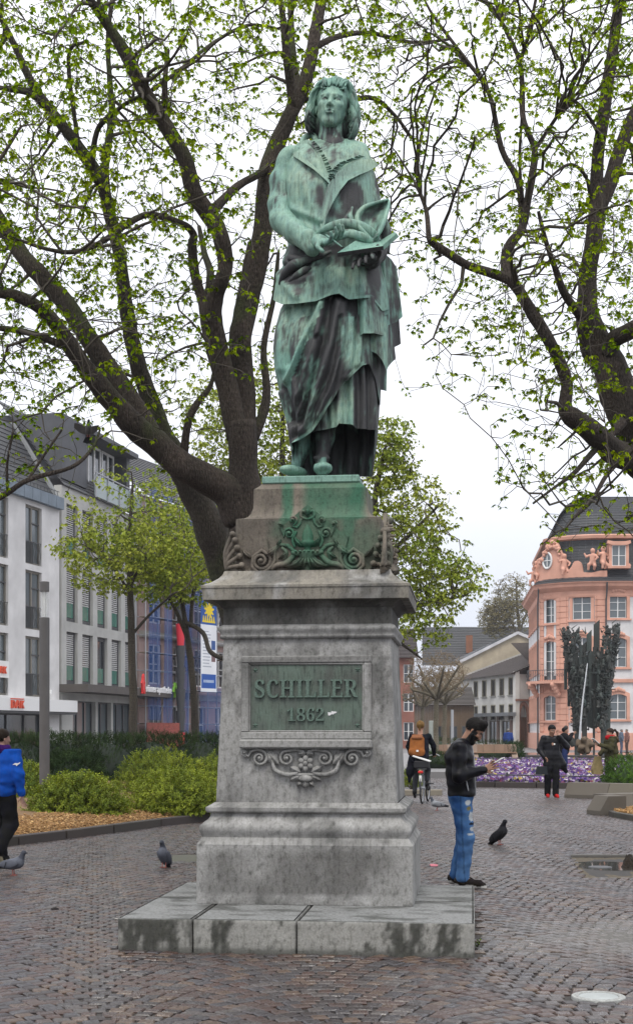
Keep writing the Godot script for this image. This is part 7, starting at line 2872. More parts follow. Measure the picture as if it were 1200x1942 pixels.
func sprig(n: int, l: float, w: float, sd: int, spread: float) -> ArrayMesh:
	var r = RandomNumberGenerator.new()
	r.seed = sd
	var g = Geo.new()
	g.col = rgb(0.8, 0.6, 0.4)
	g.tube(PV([Vector3.ZERO, Vector3(0, l * 3.0, 0)]), PF([0.004, 0.002]), 3, false)
	for k in n:
		var t = float(k + 1) / n
		var o = Vector3(0, l * 3.0 * t, 0)
		var a = k * 2.4 + r.randf()
		var d = Vector3(cos(a) * spread, r.randf_range(0.2, 0.9), sin(a) * spread).normalized()
		var s = d.cross(Vector3.UP).normalized() * w
		var ll = l * r.randf_range(0.7, 1.2)
		var v = r.randf_range(0.75, 1.2)
		g.col = Color(v, v, v)
		g.quad(o, o + d * ll * 0.5 + s, o + d * ll, o + d * ll * 0.5 - s)
	return g.mesh()
func shrub(called: String, label: String, cat: String, px: float, d: float, size: Vector3, n: int, mesh: Mesh, tone: Array, boxy := 0.0, base := 0.05, group := "") -> Node3D:
	var at = Vector3(P(px, 0, d).x, base, -d)
	var o = thing(called, label, cat, at, 0.0, group)
	var xf = []
	var cols = PackedColorArray()
	for k in n:
		var q = Vector3(rng.randfn(), absf(rng.randfn()) * 0.9, rng.randfn()).normalized()
		if boxy > 0.0:
			var m = maxf(absf(q.x), maxf(absf(q.y), absf(q.z)))
			q = q.lerp(q / m, boxy)
		var dirv = (q * Vector3(1, 0.9, 1) + Vector3(0, 0.35, 0)).normalized()
		var r = pow(rng.randf(), 0.22 if boxy > 0 else 0.3)
		var lump = 1.0 + (0.20 - 0.1 * boxy) * noise.get_noise_3d(q.x * 2.6 + px, q.y * 2.6, q.z * 2.6)
		var p = q * size * r * lump
		p.y += 0.04
		var b = Basis(Quaternion(Vector3.UP, (dirv + Vector3(rng.randf_range(-0.5, 0.5), rng.randf_range(-0.2, 0.4), rng.randf_range(-0.5, 0.5))).normalized())) * Basis(Vector3.UP, rng.randf() * 6.0)
		xf.append(Transform3D(b.scaled(Vector3.ONE * rng.randf_range(0.7, 1.25)), p))
		var t = clampf(0.5 + 1.2 * fine.get_noise_3dv((p + at) * 1.6) + rng.randf_range(-0.3, 0.3), 0, 1)
		cols.append((tone[0] as Color).lerp(tone[1], t))
	copies("foliage", mesh, mats.soft_leaf if tone[1].g > 0.15 else mats.dark_leaf, o, xf, cols)
	var g = Geo.new()
	g.col = rgb(0.08, 0.06, 0.045)
	for k in 26:
		var a = rng.randf() * TAU
		var e = Vector3(cos(a) * size.x, size.y * rng.randf_range(0.4, 0.9), sin(a) * size.z) * rng.randf_range(0.4, 0.85)
		g.tube(PV([Vector3(e.x * 0.3, -0.05, e.z * 0.3), e * Vector3(0.8, 0.6, 0.8), e]), PF([0.012, 0.008, 0.003]), 4, false)
	part("stems", g.mesh(), mats.plain, o).set_meta("kind", "stuff")
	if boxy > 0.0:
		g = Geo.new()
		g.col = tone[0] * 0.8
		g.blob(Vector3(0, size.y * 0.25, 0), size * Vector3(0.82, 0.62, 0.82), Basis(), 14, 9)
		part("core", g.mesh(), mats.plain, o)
	return o
func chips_on(parent: Node3D, n: int, spot) -> void:
	var g = Geo.new()
	g.box(Vector3.ZERO, Vector3(0.034, 0.006, 0.015))
	var xf = []
	var cols = PackedColorArray()
	for k in n:
		var p: Vector3 = spot.call()
		xf.append(Transform3D(Basis.from_euler(Vector3(rng.randf_range(-0.5, 0.5), rng.randf() * TAU, rng.randf_range(-0.5, 0.5))).scaled(Vector3.ONE * rng.randf_range(0.6, 1.5)), p))
		cols.append(rgb(0.33, 0.17, 0.06).lerp(rgb(0.52, 0.33, 0.14), rng.randf()) * rng.randf_range(0.6, 1.1))
	copies("wood_chips", g.mesh(), mats.chips, parent, xf, cols)
func kerb_run(root: Node3D, line: PackedVector3Array, w: float, h: float, col: Color, each: float) -> void:
	for i in line.size() - 1:
		var a = line[i]
		var b = line[i + 1]
		var m = maxi(1, int(a.distance_to(b) / each))
		for k in m:
			var g = Geo.new()
			g.col = col * rng.randf_range(0.85, 1.15)
			var p = a.lerp(b, (k + 0.008) / m)
			var q = a.lerp(b, (k + 0.992) / m)
			g.bar(p + Vector3(0, h / 2 - 0.02, 0), q + Vector3(0, h / 2 - 0.02, 0), w, h + 0.04, Vector3.UP, 0.012)
			part("kerb_stone", g.mesh(), mats.plain, root)
func make_beds() -> void:
	rng.seed = 321
	var line = PV([G(-170, 1622), G(-60, 1612), G(30, 1602), G(120, 1591), G(210, 1579), G(300, 1567), G(395, 1556), G(460, 1549), G(510, 1535), G(530, 1505)])
	var kb = thing("bed_kerb", "long dark stone kerb edging the shrub bed of wood chips", "kerb")
	kerb_run(kb, line, 0.13, 0.13, rgb(0.052, 0.042, 0.036), 0.95)
	var g = Geo.new()
	var rows = []
	for i in 12:
		var row = PackedVector3Array()
		for k in line.size():
			var a = line[k]
			var b = Vector3(lerpf(-26.0, -1.0, k / (line.size() - 1.0)), 0, -42.0)
			var p = a.lerp(b, pow(i / 11.0, 1.5))
			p.y = 0.05 + 0.05 * noise.get_noise_2d(p.x, p.z) + 0.1 * minf(i, 2)
			if i == 0:
				p.y = 0.02
			row.append(p)
		rows.append(row)
	g.sheet(rows)
	struct("bed_soil", g.mesh(), mat("mulch", rgb(0.30, 0.17, 0.07), 0.95, T.speck, 3.0))
	var mulch = thing("wood_chip_mulch", "layer of tan wood chips covering the shrub bed behind the kerb", "mulch")
	mulch.set_meta("kind", "stuff")
	chips_on(mulch, 15000, func() -> Vector3:
		var s = rng.randf() * (line.size() - 2.001)
		var i = int(s)
		var p = line[i].lerp(line[i + 1], s - i)
		var q = p + Vector3(rng.randf_range(-0.1, 0.1), 0, -0.32 - 3.6 * pow(rng.randf(), 1.4))
		q.y = 0.04 + 0.085 * clampf((p.z - q.z - 0.25) / 0.6, 0, 1) + rng.randf() * 0.05 + 0.08 * clampf((p.z - q.z - 1.0) / 2.0, 0, 1)
		return q)
	var light = [rgb(0.09, 0.14, 0.014), rgb(0.30, 0.35, 0.032)]
	var yew = [rgb(0.013, 0.027, 0.010), rgb(0.035, 0.06, 0.018)]
	var sp = sprig(10, 0.042, 0.012, 3, 0.9)
	var ys = sprig(12, 0.045, 0.008, 5, 0.8)
	shrub("spiraea_shrub", "loose light green shrub at the kerb between the boy and the middle of the bed", "shrub", 148, 23.4, Vector3(0.86, 0.74, 0.72), 2600, sp, light)
	shrub("spiraea_shrub", "broad light green shrub close beside the pedestal's plinth", "shrub", 335, 24.6, Vector3(0.92, 0.76, 0.8), 2600, sp, light)
	shrub("spiraea_shrub", "light green shrub in the second row behind the two front shrubs", "shrub", 305, 31.0, Vector3(1.15, 1.08, 0.9), 2200, sp, light)
	shrub("spiraea_shrub", "taller light green shrub in the second row touching the pedestal's edge", "shrub", 415, 29.5, Vector3(0.9, 1.0, 0.9), 1600, sp, light)
	shrub("spiraea_shrub", "light green shrub behind the lamp post and the boy's shoulder", "shrub", 30, 28.5, Vector3(0.85, 0.9, 0.8), 1700, sp, light)
	shrub("clipped_yew", "dark rounded clipped yew standing alone before the long hedge at the lamp post", "shrub", 135, 30.5, Vector3(0.75, 1.0, 0.65), 2400, ys, yew, 0.6)
	for e in [[-60, 38.0, 1.3], [40, 37.0, 1.1], [110, 37.5, 1.15], [190, 38.0, 1.3], [285, 39.0, 1.3], [375, 39.5, 1.3], [455, 40.0, 1.2]]:
		shrub("yew_hedge", ["dark yew hedge clump at the outer end of the row", "dark yew hedge clump behind the boy's head", "dark yew hedge clump behind the lamp post", "dark yew hedge clump before the shop canopy", "dark yew hedge clump at the slim tree's trunk", "dark yew hedge clump before the scaffold", "dark yew hedge clump hidden mostly by the pedestal"][[-60, 40, 110, 190, 285, 375, 455].find(int(e[0]))], "hedge", e[0], e[1], Vector3(e[2], 1.42, 0.9), 2200, ys, yew, 0.75, 0.05, "dark yew hedge row")
	var con = rgb(0.13, 0.115, 0.09)
	var wallm: Material = mats.plaster
	var prof = P2([Vector2(-0.28, 0.0), Vector2(0.28, 0.0), Vector2(0.28, 0.08), Vector2(0.10, 0.36), Vector2(-0.28, 0.36)])
	var beam = func(a: Vector3, b: Vector3, o: Node3D, called: String, cuts: int) -> void:
		for k in cuts:
			var p = a.lerp(b, float(k) / cuts)
			var q = a.lerp(b, (k + 0.99) / cuts)
			var u = (q - p).normalized()
			var gg = Geo.new()
			gg.col = con * (0.92 + 0.08 * k)
			gg.slab(prof, p.distance_to(q), Transform3D(Basis(-u.cross(Vector3.UP) * -1.0, Vector3.UP, (u.cross(Vector3.UP)).cross(Vector3.UP)), (p + q) * 0.5))
			part(called, gg.mesh(), wallm, o)
	var pa = thing("planter_wall", "low mossy concrete planter wall with sloping face below the bright green bush", "planter")
	beam.call(G(1079, 1512), G(1330, 1520), pa, "wall_block", 3)
	var pb = thing("planter_wall", "short angular concrete planter corner holding tan wood chips", "planter")
	beam.call(G(1142, 1541), G(1330, 1534), pb, "wall_block", 2)
	beam.call(G(1136, 1543), G(1162, 1546), pb, "end_block", 1)
	kerb_run(pb, PV([G(1158, 1547), G(1166, 1550), G(1215, 1558), G(1330, 1570)]), 0.1, 0.1, rgb(0.06, 0.055, 0.045), 0.8)
	chips_on(pb, 3000, func() -> Vector3:
		var s = rng.randf()
		var a = G(1166, 1549).lerp(G(1320, 1566), s)
		var b = G(1160, 1540).lerp(G(1320, 1536), s)
		var q = a.lerp(b, rng.randf())
		q.y = 0.08 + rng.randf() * 0.05
		return q)
	g = Geo.new()
	var mp = [G(1160, 1548), G(1320, 1568), G(1320, 1536), G(1150, 1540)]
	g.quad(mp[0] + Vector3(0, 0.07, 0), mp[1] + Vector3(0, 0.07, 0), mp[2] + Vector3(0, 0.09, 0), mp[3] + Vector3(0, 0.09, 0))
	part("soil", g.mesh(), mats.mulch, pb)
	shrub("green_bush", "fresh bright green rounded bush behind the concrete planter wall", "bush", 1215, 34.5, Vector3(0.98, 0.92, 0.9), 1900, sp, [rgb(0.035, 0.085, 0.010), rgb(0.10, 0.20, 0.018)], 0.3)
	var bedroot = thing("flower_bed", "long bed of purple, violet and white pansies inside a low rail", "flower bed", G(1020, 1494))
	var q0 = G(862, 1492)
	var q1 = G(1180, 1497)
	var q2 = G(1240, 1449)
	var q3 = G(885, 1447)
	var off = bedroot.position
	g = Geo.new()
	g.quad(q0 + Vector3(0, 0.10, 0) - off, q1 + Vector3(0, 0.10, 0) - off, q2 + Vector3(0, 0.10, 0) - off, q3 + Vector3(0, 0.10, 0) - off)
	part("soil", g.mesh(), mats.earth, bedroot)
	kerb_run(bedroot, PV([q0 - off, q1 - off]), 0.16, 0.16, rgb(0.055, 0.045, 0.04), 1.0)
	var fl = Geo.new()
	for k in 5:
		var a = k * TAU / 5.0
		var v = 1.0 if k < 3 else 0.7
		fl.col = Color(v, v, v)
		var dirv = Vector3(cos(a), 0.25, sin(a))
		var s = Vector3(-sin(a), 0, cos(a)) * 0.036
		fl.quad(Vector3.ZERO, dirv * 0.036 + s, dirv * 0.062, dirv * 0.036 - s)
	fl.col = Color(1.2, 0.9, 0.2)
	fl.blob(Vector3(0, 0.006, 0), Vector3(0.011, 0.006, 0.011), Basis(), 5, 3)
	var fx = []
	var fc = PackedColorArray()
	var lx = []
	var lc = PackedColorArray()
	var hues = [rgb(0.07, 0.022, 0.19), rgb(0.13, 0.04, 0.24), rgb(0.17, 0.08, 0.27), rgb(0.05, 0.025, 0.17), rgb(0.22, 0.06, 0.17), rgb(0.5, 0.46, 0.5), rgb(0.36, 0.28, 0.44), rgb(0.14, 0.015, 0.05), rgb(0.4, 0.3, 0.06)]
	for k in 11000:
		var s = rng.randf()
		var t = pow(rng.randf(), 1.25)
		var p = q0.lerp(q1, s).lerp(q3.lerp(q2, s), t) - off
		var clump = noise.get_noise_2d(p.x * 2.2, p.z * 2.2)
		p.y = 0.17 + 0.08 * clump + rng.randf() * 0.1
		if k % 3 == 0:
			lx.append(Transform3D(Basis.from_euler(Vector3(rng.randf_range(-0.7, 0.7), rng.randf() * TAU, 0)).scaled(Vector3.ONE * 0.9), p - Vector3(0, 0.1, 0)))
			lc.append(rgb(0.03, 0.065, 0.014) * rng.randf_range(0.7, 1.4))
			continue
		var i = int(clampf((clump + 0.5) * 4.0, 0, 3)) if rng.randf() < 0.4 else rng.randi() % hues.size()
		fx.append(Transform3D(Basis.from_euler(Vector3(rng.randf_range(0.2, 1.3), rng.randf_range(-1.2, 1.2), 0)).scaled(Vector3.ONE * rng.randf_range(0.75, 1.3)), p))
		fc.append(((hues[i] as Color) if rng.randf() > 0.16 else rgb(0.62, 0.58, 0.6)) * rng.randf_range(0.6, 1.25))
	var petal = mat("petal", rgb(1, 1, 1), 0.7, null, 1.0, true)
	petal.backlight_enabled = true
	petal.backlight = Color(0.4, 0.4, 0.4)
	copies("pansies", fl.mesh(), petal, bedroot, fx, fc)
	copies("leaves", ys, mats.leaf, bedroot, lx, lc)
	for e in [["low two bar iron rail along the front edge of the pansy bed", [[866, 1490], [905, 1491], [960, 1492], [1050, 1494], [1147, 1496], [1230, 1498]]], ["low iron rail along the far edge of the pansy bed", [[890, 1451], [934, 1452], [986, 1453], [1040, 1453], [1092, 1454], [1160, 1455]]]]:
		var rl = thing("bed_rail", e[0], "railing")
		var l: Array = e[1]
		for i in l.size():
			g = Geo.new()
			var p = G(l[i][0], l[i][1])
			g.box(p + Vector3(0, 0.2, 0.1), Vector3(0.06, 0.44, 0.05), Basis(), 0.01)
			part("post", g.mesh(), mats.dark_metal, rl)
			if i > 0:
				for h in [0.34, 0.12]:
					g = Geo.new()
					g.tube(PV([G(l[i - 1][0], l[i - 1][1]) + Vector3(0, h, 0.1), p + Vector3(0, h, 0.1)]), PF([0.017, 0.017]), 6)
					part("rail", g.mesh(), mats.dark_metal, rl)
	for e in [[936, 72.0, 0.0, 2.3, "curved wooden bench with stone ends before the low hedge near the white house"], [826, 70.0, 0.5, 2.0, "wooden bench with curved back beyond the cyclist's handlebars"]]:
		var bn = thing("park_bench", e[4], "bench", Vector3(P(e[0], 0, e[1]).x, 0, -e[1]), e[2])
		var w: float = e[3]
		for k in 3:
			g = Geo.new()
			g.col = rgb(0.26, 0.15, 0.09)
			g.box(Vector3(0, 0.46, 0.1 + k * 0.14), Vector3(w, 0.05, 0.125), Basis(), 0.01)
			part("seat_slat", g.mesh(), mats.plain, bn)
		for k in 4:
			g = Geo.new()
			g.col = rgb(0.24, 0.155, 0.105)
			g.box(Vector3(-w * 0.375 + k * w * 0.25, 0.68, -0.08), Vector3(w * 0.245, 0.42, 0.06), Basis(Vector3.RIGHT, -0.15), 0.01)
			part("back_panel", g.mesh(), mats.plain, bn)
		for s in [-1.0, 1.0]:
			g = Geo.new()
			g.col = rgb(0.30, 0.22, 0.17)
			g.slab(P2([Vector2(-0.2, -0.02), Vector2(0.62, -0.02), Vector2(0.55, 0.25), Vector2(0.3, 0.42), Vector2(0.02, 0.5), Vector2(-0.08, 0.9), Vector2(-0.2, 0.88)]), 0.3, Transform3D(Basis(Vector3.UP, -PI / 2), Vector3(s * (w * 0.5 - 0.12), 0, 0)))
			part("end_block", g.mesh(), mats.plain, bn)
	for e in [[940, 76.0, Vector3(1.5, 0.95, 0.8), "low dark hedge behind the wooden bench by the white house"], [975, 72.5, Vector3(0.42, 0.85, 0.6), "round clipped hedge end at the bench's stone foot"], [832, 78.0, Vector3(1.1, 1.1, 0.9), "dark hedge block beyond the cyclist's shoulder"], [828, 60.0, Vector3(0.7, 0.55, 0.6), "lower hedge step behind the cyclist's arm"]]:
		shrub("low_hedge", e[3], "hedge", e[0], e[1], e[2], 900, ys, [rgb(0.016, 0.035, 0.012), rgb(0.05, 0.085, 0.02)], 0.85)
	var pl = thing("stone_planter", "low pale stone planter edge with a tuft of green behind the bicycle", "planter", G(790, 1508))
	g = Geo.new()
	g.col = rgb(0.24, 0.215, 0.165)
	g.box(Vector3(0.15, 0.06, 0), Vector3(0.95, 0.16, 0.2), Basis(Vector3.UP, 0.1), 0.02)
	part("edge_block", g.mesh(), wallm, pl)
	shrub("green_tuft", "tuft of fresh green leaves between the bicycle and the pedestal", "plant", 784, 36.5, Vector3(0.3, 0.6, 0.3), 260, sp, light)
	var ib = thing("info_board", "pale upright info panel among the plane tree trunks", "sign", Vector3(P(821, 0, 68.0).x, 0, -68.0))
	g = Geo.new()
	g.col = rgb(0.33, 0.36, 0.33)
	g.box(Vector3(0, 1.25, 0), Vector3(0.42, 1.7, 0.12), Basis(), 0.02)
	part("panel", g.mesh(), mats.plain, ib)
	g = Geo.new()
	g.box(Vector3(0, 0.2, 0), Vector3(0.3, 0.5, 0.1))
	part("foot", g.mesh(), mats.dark_metal, ib)
	var ps = thing("pole", "plain grey steel mast beside the leather jacketed man's collar", "pole", Vector3(P(857, 0, 82.0).x, 0, -82.0))
	g = Geo.new()
	g.lathe(P2([Vector2(0.10, 0), Vector2(0.085, high(1346, 82.0))]), Vector3.ZERO, 12)
	part("shaft", g.mesh(), mats.steel, ps)
	var wd = sprig(7, 0.028, 0.012, 9, 1.2)
	var k = 0
	for e in [[860, 1808, "small weed growing at the step's front corner by the long crack"], [898, 1795, "leafy weed growing beside the flank of the step"], [815, 1806, "thin weed between the two mould stains of the longest step block"], [366, 1799, "tiny weed at the joint between the first two step blocks"], [300, 1795, "tiny weed below the black stained first step block"]]:
		var o = thing("weed", e[2], "weed", G(e[0], e[1]))
		for j in 3 + (k % 2) * 2:
			part("shoot", wd, mats.leaf_tone_0 if mats.has("leaf_tone_0") else mats.leaf, o, Transform3D(Basis.from_euler(Vector3(rng.randf_range(-0.7, 0.7), rng.randf() * 6, rng.randf_range(-0.7, 0.7))).scaled(Vector3.ONE * rng.randf_range(0.5, 1.0) * (1.0 if k < 2 else 0.6)), Vector3(rng.randf_range(-0.05, 0.05), 0, 0.02)))
		k += 1
func make_fountain() -> void:
	rng.seed = 11
	var d = 85.0
	var root = thing("fountain_tower", "tall bronze tower fountain of openwork plates crowded with little figures before the palace", "fountain", Vector3(P(1120, 0, d).x, 0, -d))
	var L = func(px: float, py: float, z := 0.0) -> Vector3: return P(px, py, d - z) - root.position
	var bz = mat("tower_bronze", rgb(1, 1, 1), 0.6, T.rough, 1.2, true)
	var dark = rgb(0.05, 0.052, 0.045)
	var hue = func() -> Color: return rgb(0.045, 0.046, 0.038).lerp(rgb(0.085, 0.125, 0.115), rng.randf() * rng.randf())
	var plate = func(poly: Array, z: float, called := "plate") -> void:
		var g = Geo.new()
		g.col = hue.call()
		var pl = PackedVector2Array()
		for q in poly:
			var v: Vector3 = L.call(q[0], q[1], 0.0)
			pl.append(Vector2(v.x, v.y))
		g.slab(pl, 0.12, Transform3D(Basis(), Vector3(0, 0, z)))
		part(called, g.mesh(), bz, root)
	for e in [[1086, 1096, 0.5], [1098, 1106, 0.9], [1122.5, 1125.5, 0.2], [1136, 1153, 0.4]]:
		plate.call([[e[0], 1442], [e[1], 1442], [e[1] + 1, 1330], [e[0] - 1, 1330]], e[2], "leg")
	plate.call([[1087, 1330], [1152, 1330], [1150, 1380], [1135, 1378], [1122, 1382], [1112, 1378], [1100, 1382], [1088, 1378]], 0.1)
	for k in 16:
		var t = k / 15.0
		var x = lerpf(1068, 1158, t)
		for r in 3:
			if rng.randf() < 0.12:
				continue
			var y0: float = [1232, 1268, 1306][r] + rng.randf_range(-10, 6)
			var y1: float = [1266, 1304, 1345][r] + rng.randf_range(-6, 4)
			var sq: float = [1.0, 0.93, 0.80][r]
			var xa = 1118 + (x - 1118) * sq
			plate.call([[xa, y1], [xa + 5.6 * sq, y1], [xa + 5.9, y0], [xa - 0.2, y0 - rng.randf_range(0, 5)]], rng.randf_range(-0.9, 0.9) * sq)
	for k in 11:
		var x = 1080 + k * 6.6
		plate.call([[x + 1, 1332 + (k % 3) * 6], [x + 7, 1332 + (k % 2) * 8], [x + 7 + (k - 5) * 0.9, 1238 + (k % 3) * 5], [x + (k - 5) * 0.9, 1234 + (k % 4) * 6]], 0.02 * k - 0.1)
	for e in [[1101, 1212, 1115], [1110, 1195, 1119], [1126, 1175, 1137]]:
		plate.call([[e[0], 1236], [e[2], 1236], [e[2], e[1]], [e[0], e[1] + (9 if e[0] != 1101 else 14)]], rng.randf_range(-0.3, 0.5), "blade")
	for c in 9:
		var g = Geo.new()
		for k in 62:
			var t = rng.randf()
			var y = lerpf(1196, 1385, pow(t, 0.9))
			var half: float = look_up([[1196, 52], [1240, 48], [1300, 38], [1345, 32], [1390, 30]], y)[1]
			var a = rng.randf() * TAU
			var px = 1119 + half * signf(cos(a)) * pow(absf(cos(a)), 0.55)
			if y < 1225 and absf(px - 1119) < 24 and rng.randf() < 0.5:
				continue
			var p: Vector3 = L.call(px, y, sin(a) * 1.1)
			g.col = hue.call()
			var s = rng.randf_range(0.07, 0.17)
			var kind = rng.randi() % 4
			if kind == 0:
				g.blob(p, Vector3(s, s * 1.9, s), Basis.from_euler(Vector3(rng.randf() - 0.5, 0, rng.randf() - 0.5)), 6, 5)
				g.blob(p + Vector3(0, s * 2.3, 0), Vector3.ONE * s * 0.75, Basis(), 6, 4)
				g.tube(PV([p + Vector3(0, s, 0), p + Vector3(rng.randf_range(-0.35, 0.35), s + rng.randf_range(-0.1, 0.4), rng.randf_range(-0.2, 0.3))]), PF([s * 0.4, s * 0.25]), 4)
			elif kind == 1:
				g.box(p, Vector3(s * 2.6, 0.05, s * 2.0), Basis(Vector3.UP, rng.randf() * 3))
				g.box(p + Vector3(0, s, 0), Vector3(0.06, s * 2, 0.06))
			elif kind == 2:
				for j in 3:
					g.tube(PV([p, p + Vector3(rng.randf_range(-0.3, 0.3), rng.randf_range(-0.1, 0.5), rng.randf_range(-0.3, 0.3))]), PF([0.05, 0.015]), 4)
			else:
				g.lathe(P2([Vector2(s, 0), Vector2(s * 0.5, s), Vector2(s * 0.9, s * 2.2), Vector2(0.0, s * 3.0)]), p, 7)
		part("figure_cluster", g.mesh(), bz, root).set_meta("kind", "stuff")
	for e in [[1158, 1232, 1175, 1186], [1152, 1236, 1160, 1182], [1166, 1240, 1172, 1210], [1078, 1232, 1063, 1205], [1092, 1235, 1084, 1192]]:
		var g = Geo.new()
		var pts = PackedVector3Array()
		var rr = PackedFloat32Array()
		for k in 9:
			var t = k / 8.0
			var p: Vector3 = L.call(lerpf(e[0], e[2], t) + 1.5 * sin(k * 2.0), lerpf(e[1], e[3], t), 0.3)
			pts.append(p)
			rr.append(0.10 * (1.1 - t))
			if k > 2:
				g.col = hue.call()
				g.tube(PV([p, p + Vector3(rng.randf_range(-0.35, 0.35), 0.25, rng.randf_range(-0.2, 0.2))]), PF([0.035, 0.008]), 4)
		g.tube(pts, rr, 6)
		part("spire", g.mesh(), bz, root)
	var g = Geo.new()
	var pts = []
	for e in [[1113, 1258, 1.7], [1109, 1290, 1.8], [1104, 1330, 1.8], [1100, 1375, 1.8], [1098, 1425, 1.7]]:
		pts.append(L.call(e[0], e[1], e[2]))
	g.tube(smooth_line(pts, 5), smooth_nums([0.03, 0.04, 0.05, 0.06, 0.12], 5), 6, false)
	var wm = mat("water_jet", rgb(0.75, 0.77, 0.8), 0.15)
	wm.albedo_color.a = 0.55
	wm.transparency = BaseMaterial3D.TRANSPARENCY_ALPHA
	part("water_jet", g.mesh(), wm, root)
	g = Geo.new()
	g.col = dark
	var f: Vector3 = L.call(1077, 1415, 0.6)
	g.tube(smooth_line([f + Vector3(0.35, 0, 0), f + Vector3(0.1, 0.5, 0), f, f + Vector3(-0.15, 0.9, 0)], 4), smooth_nums([0.2, 0.18, 0.12, 0.08], 4), 7)
	g.tube(PV([f + Vector3(-0.1, 0.8, 0), f + Vector3(-0.35, 1.1, 0.1)]), PF([0.07, 0.05]), 6)
	g.blob(f + Vector3(-0.15, 1.12, 0), Vector3(0.13, 0.16, 0.13))
	g.tube(PV([f + Vector3(-0.15, -0.3, 0.1), f + Vector3(0.12, 0.8, 0.1)]), PF([0.04, 0.04]), 6)
	part("side_figure", g.mesh(), bz, root)
	var bs = thing("fountain_basin", "low dark stone rim of the fountain basin", "basin", Vector3(0, 0, -77.5))
	for k in 12:
		g = Geo.new()
		g.col = rgb(0.045, 0.042, 0.04) * rng.randf_range(0.9, 1.15)
		g.box(Vector3(P(960, 0, 77.5).x + 1.0 + k * 2.0, 0.1, 0), Vector3(1.98, 0.26, 0.6), Basis(), 0.02)
		part("rim_stone", g.mesh(), mats.plain, bs)
	g = Geo.new()
	g.quad(Vector3(12, 0.09, -78), Vector3(36, 0.09, -78), Vector3(36, 0.09, -95), Vector3(12, 0.09, -95))
	struct("water", g.mesh(), mats.puddle_water)
	g = Geo.new()
	g.quad(Vector3(-6, -0.035, -52), Vector3(40, -0.035, -52), Vector3(40, -0.035, -100), Vector3(-6, -0.035, -100))
	struct("plaza_paving", g.mesh(), mat("pale_paving", rgb(0.34, 0.33, 0.33), 0.5, T.rough, 0.5))
func joined(list: Array) -> ArrayMesh:
	var st = SurfaceTool.new()
	st.begin(Mesh.PRIMITIVE_TRIANGLES)
	for m in list:
		if m.get_surface_count():
			st.append_from(m, 0, Transform3D())
	return st.commit()
const SKIN := Color(0.36, 0.19, 0.125)
func body_of(root: Node3D, J: Dictionary, head: Transform3D, hh: float, cell: float, fine_cell: float, skin: Color, lips: Color, brow: Color, curl_up: float, mask := Color(0, 0, 0, 0)) -> void:
	var fd = around([J.neck, J.pelvis, J.wl, J.wr, J.al, J.ar, J.el, J.er, J.sl, J.sr], 0.16, cell)
	fd.chain([J.pelvis, J.chest, J.neck], [0.095, 0.095, 0.055], 0.05)
	fd.chain([J.neck, head * Vector3(0, -0.30 * hh, -0.06 * hh)], [0.058, 0.055], 0.02)
	for s in ["l", "r"]:
		fd.chain([J["s" + s], J["e" + s], J["w" + s]], [0.05, 0.04, 0.028], 0.03)
		fd.chain([J["h" + s], J["k" + s], J["a" + s], J["t" + s]], [0.068, 0.048, 0.034, 0.018], 0.03)
	var tint = func(p: Vector3, n: Vector3, t: int) -> Color:
		if t == 1:
			return rgb(0.5, 0.48, 0.46)
		if t == 2:
			return brow
		if t == 3:
			return lips
		if mask.a > 0.0:
			var q: Vector3 = head.affine_inverse() * p / hh
			if q.length() < 0.75 and q.z > -0.05 and ((q.y < -0.13 and absf(q.x) > 0.10) or q.y < -0.33 or (q.y < -0.19 and q.y > -0.235 and absf(q.x) < 0.13) or (absf(q.x) > 0.26 and q.y < 0.05 and q.z < 0.2)):
				return mask
		return skin
	var all = [fd.mesh(tint)]
	fd = around(corners(head, hh, 0.5), 0.02, fine_cell)
	add_head(fd, head, hh)
	fd.chain([J.neck, head * Vector3(0, -0.25 * hh, -0.06 * hh)], [0.058, 0.055], 0.02)
	all.append(fd.mesh(tint))
	for s in ["l", "r"]:
		var w: Vector3 = J["w" + s]
		var f: Vector3 = J["f" + s]
		var side = 1.0 if s == "l" else -1.0
		fd = around([w, w + (f - w).normalized() * 0.19], 0.07, fine_cell * 1.2)
		fd.chain([w - (f - w).normalized() * 0.03, w], [0.027, 0.027], 0.01)
		add_hand(fd, w, f - w, J.get("u" + s, Vector3.UP), 0.185, curl_up, -side)
		all.append(fd.mesh(tint))
	part("body", joined(all), mats.skin, root)
func corners(head: Transform3D, hh: float, r: float) -> Array:
	var out := []
	for k in 8:
		out.append(head * (Vector3(r if k & 1 else -r, r if k & 2 else -r, r if k & 4 else -r) * hh))
	return out
func hair_of(root: Node3D, head: Transform3D, hh: float, cell: float, col: Color, extra := [], low := -0.1) -> void:
	var fd = around(corners(head, hh, 0.56) + extra, 0.05, cell)
	fd.ell(head * (Vector3(0, 0.16, -0.085) * hh), Vector3(0.37, 0.40, 0.45) * hh, head.basis, 0.02)
	fd.ell(head * (Vector3(0, -0.17, 0.22) * hh), Vector3(0.42, 0.42, 0.36) * hh, head.basis, 0.012, 0, true)
	fd.ell(head * (Vector3(0, low - 0.75, -0.1) * hh), Vector3(0.7, 0.55, 0.75) * hh, head.basis, 0.02, 0, true)
	for i in range(0, extra.size() - 1):
		fd.cap(extra[i], extra[i + 1], 0.035, 0.022, 0.03)
	fd.ripple(func(p: Vector3) -> float: return 0.009 * noise.get_noise_3d(p.x * 75, p.y * 40, p.z * 75))
	part("hair", fd.mesh(func(p: Vector3, n: Vector3, t: int) -> Color: return col * (1.0 + 0.5 * noise.get_noise_3d(p.x * 70, p.y * 30, p.z * 70))), mats.hair, root)
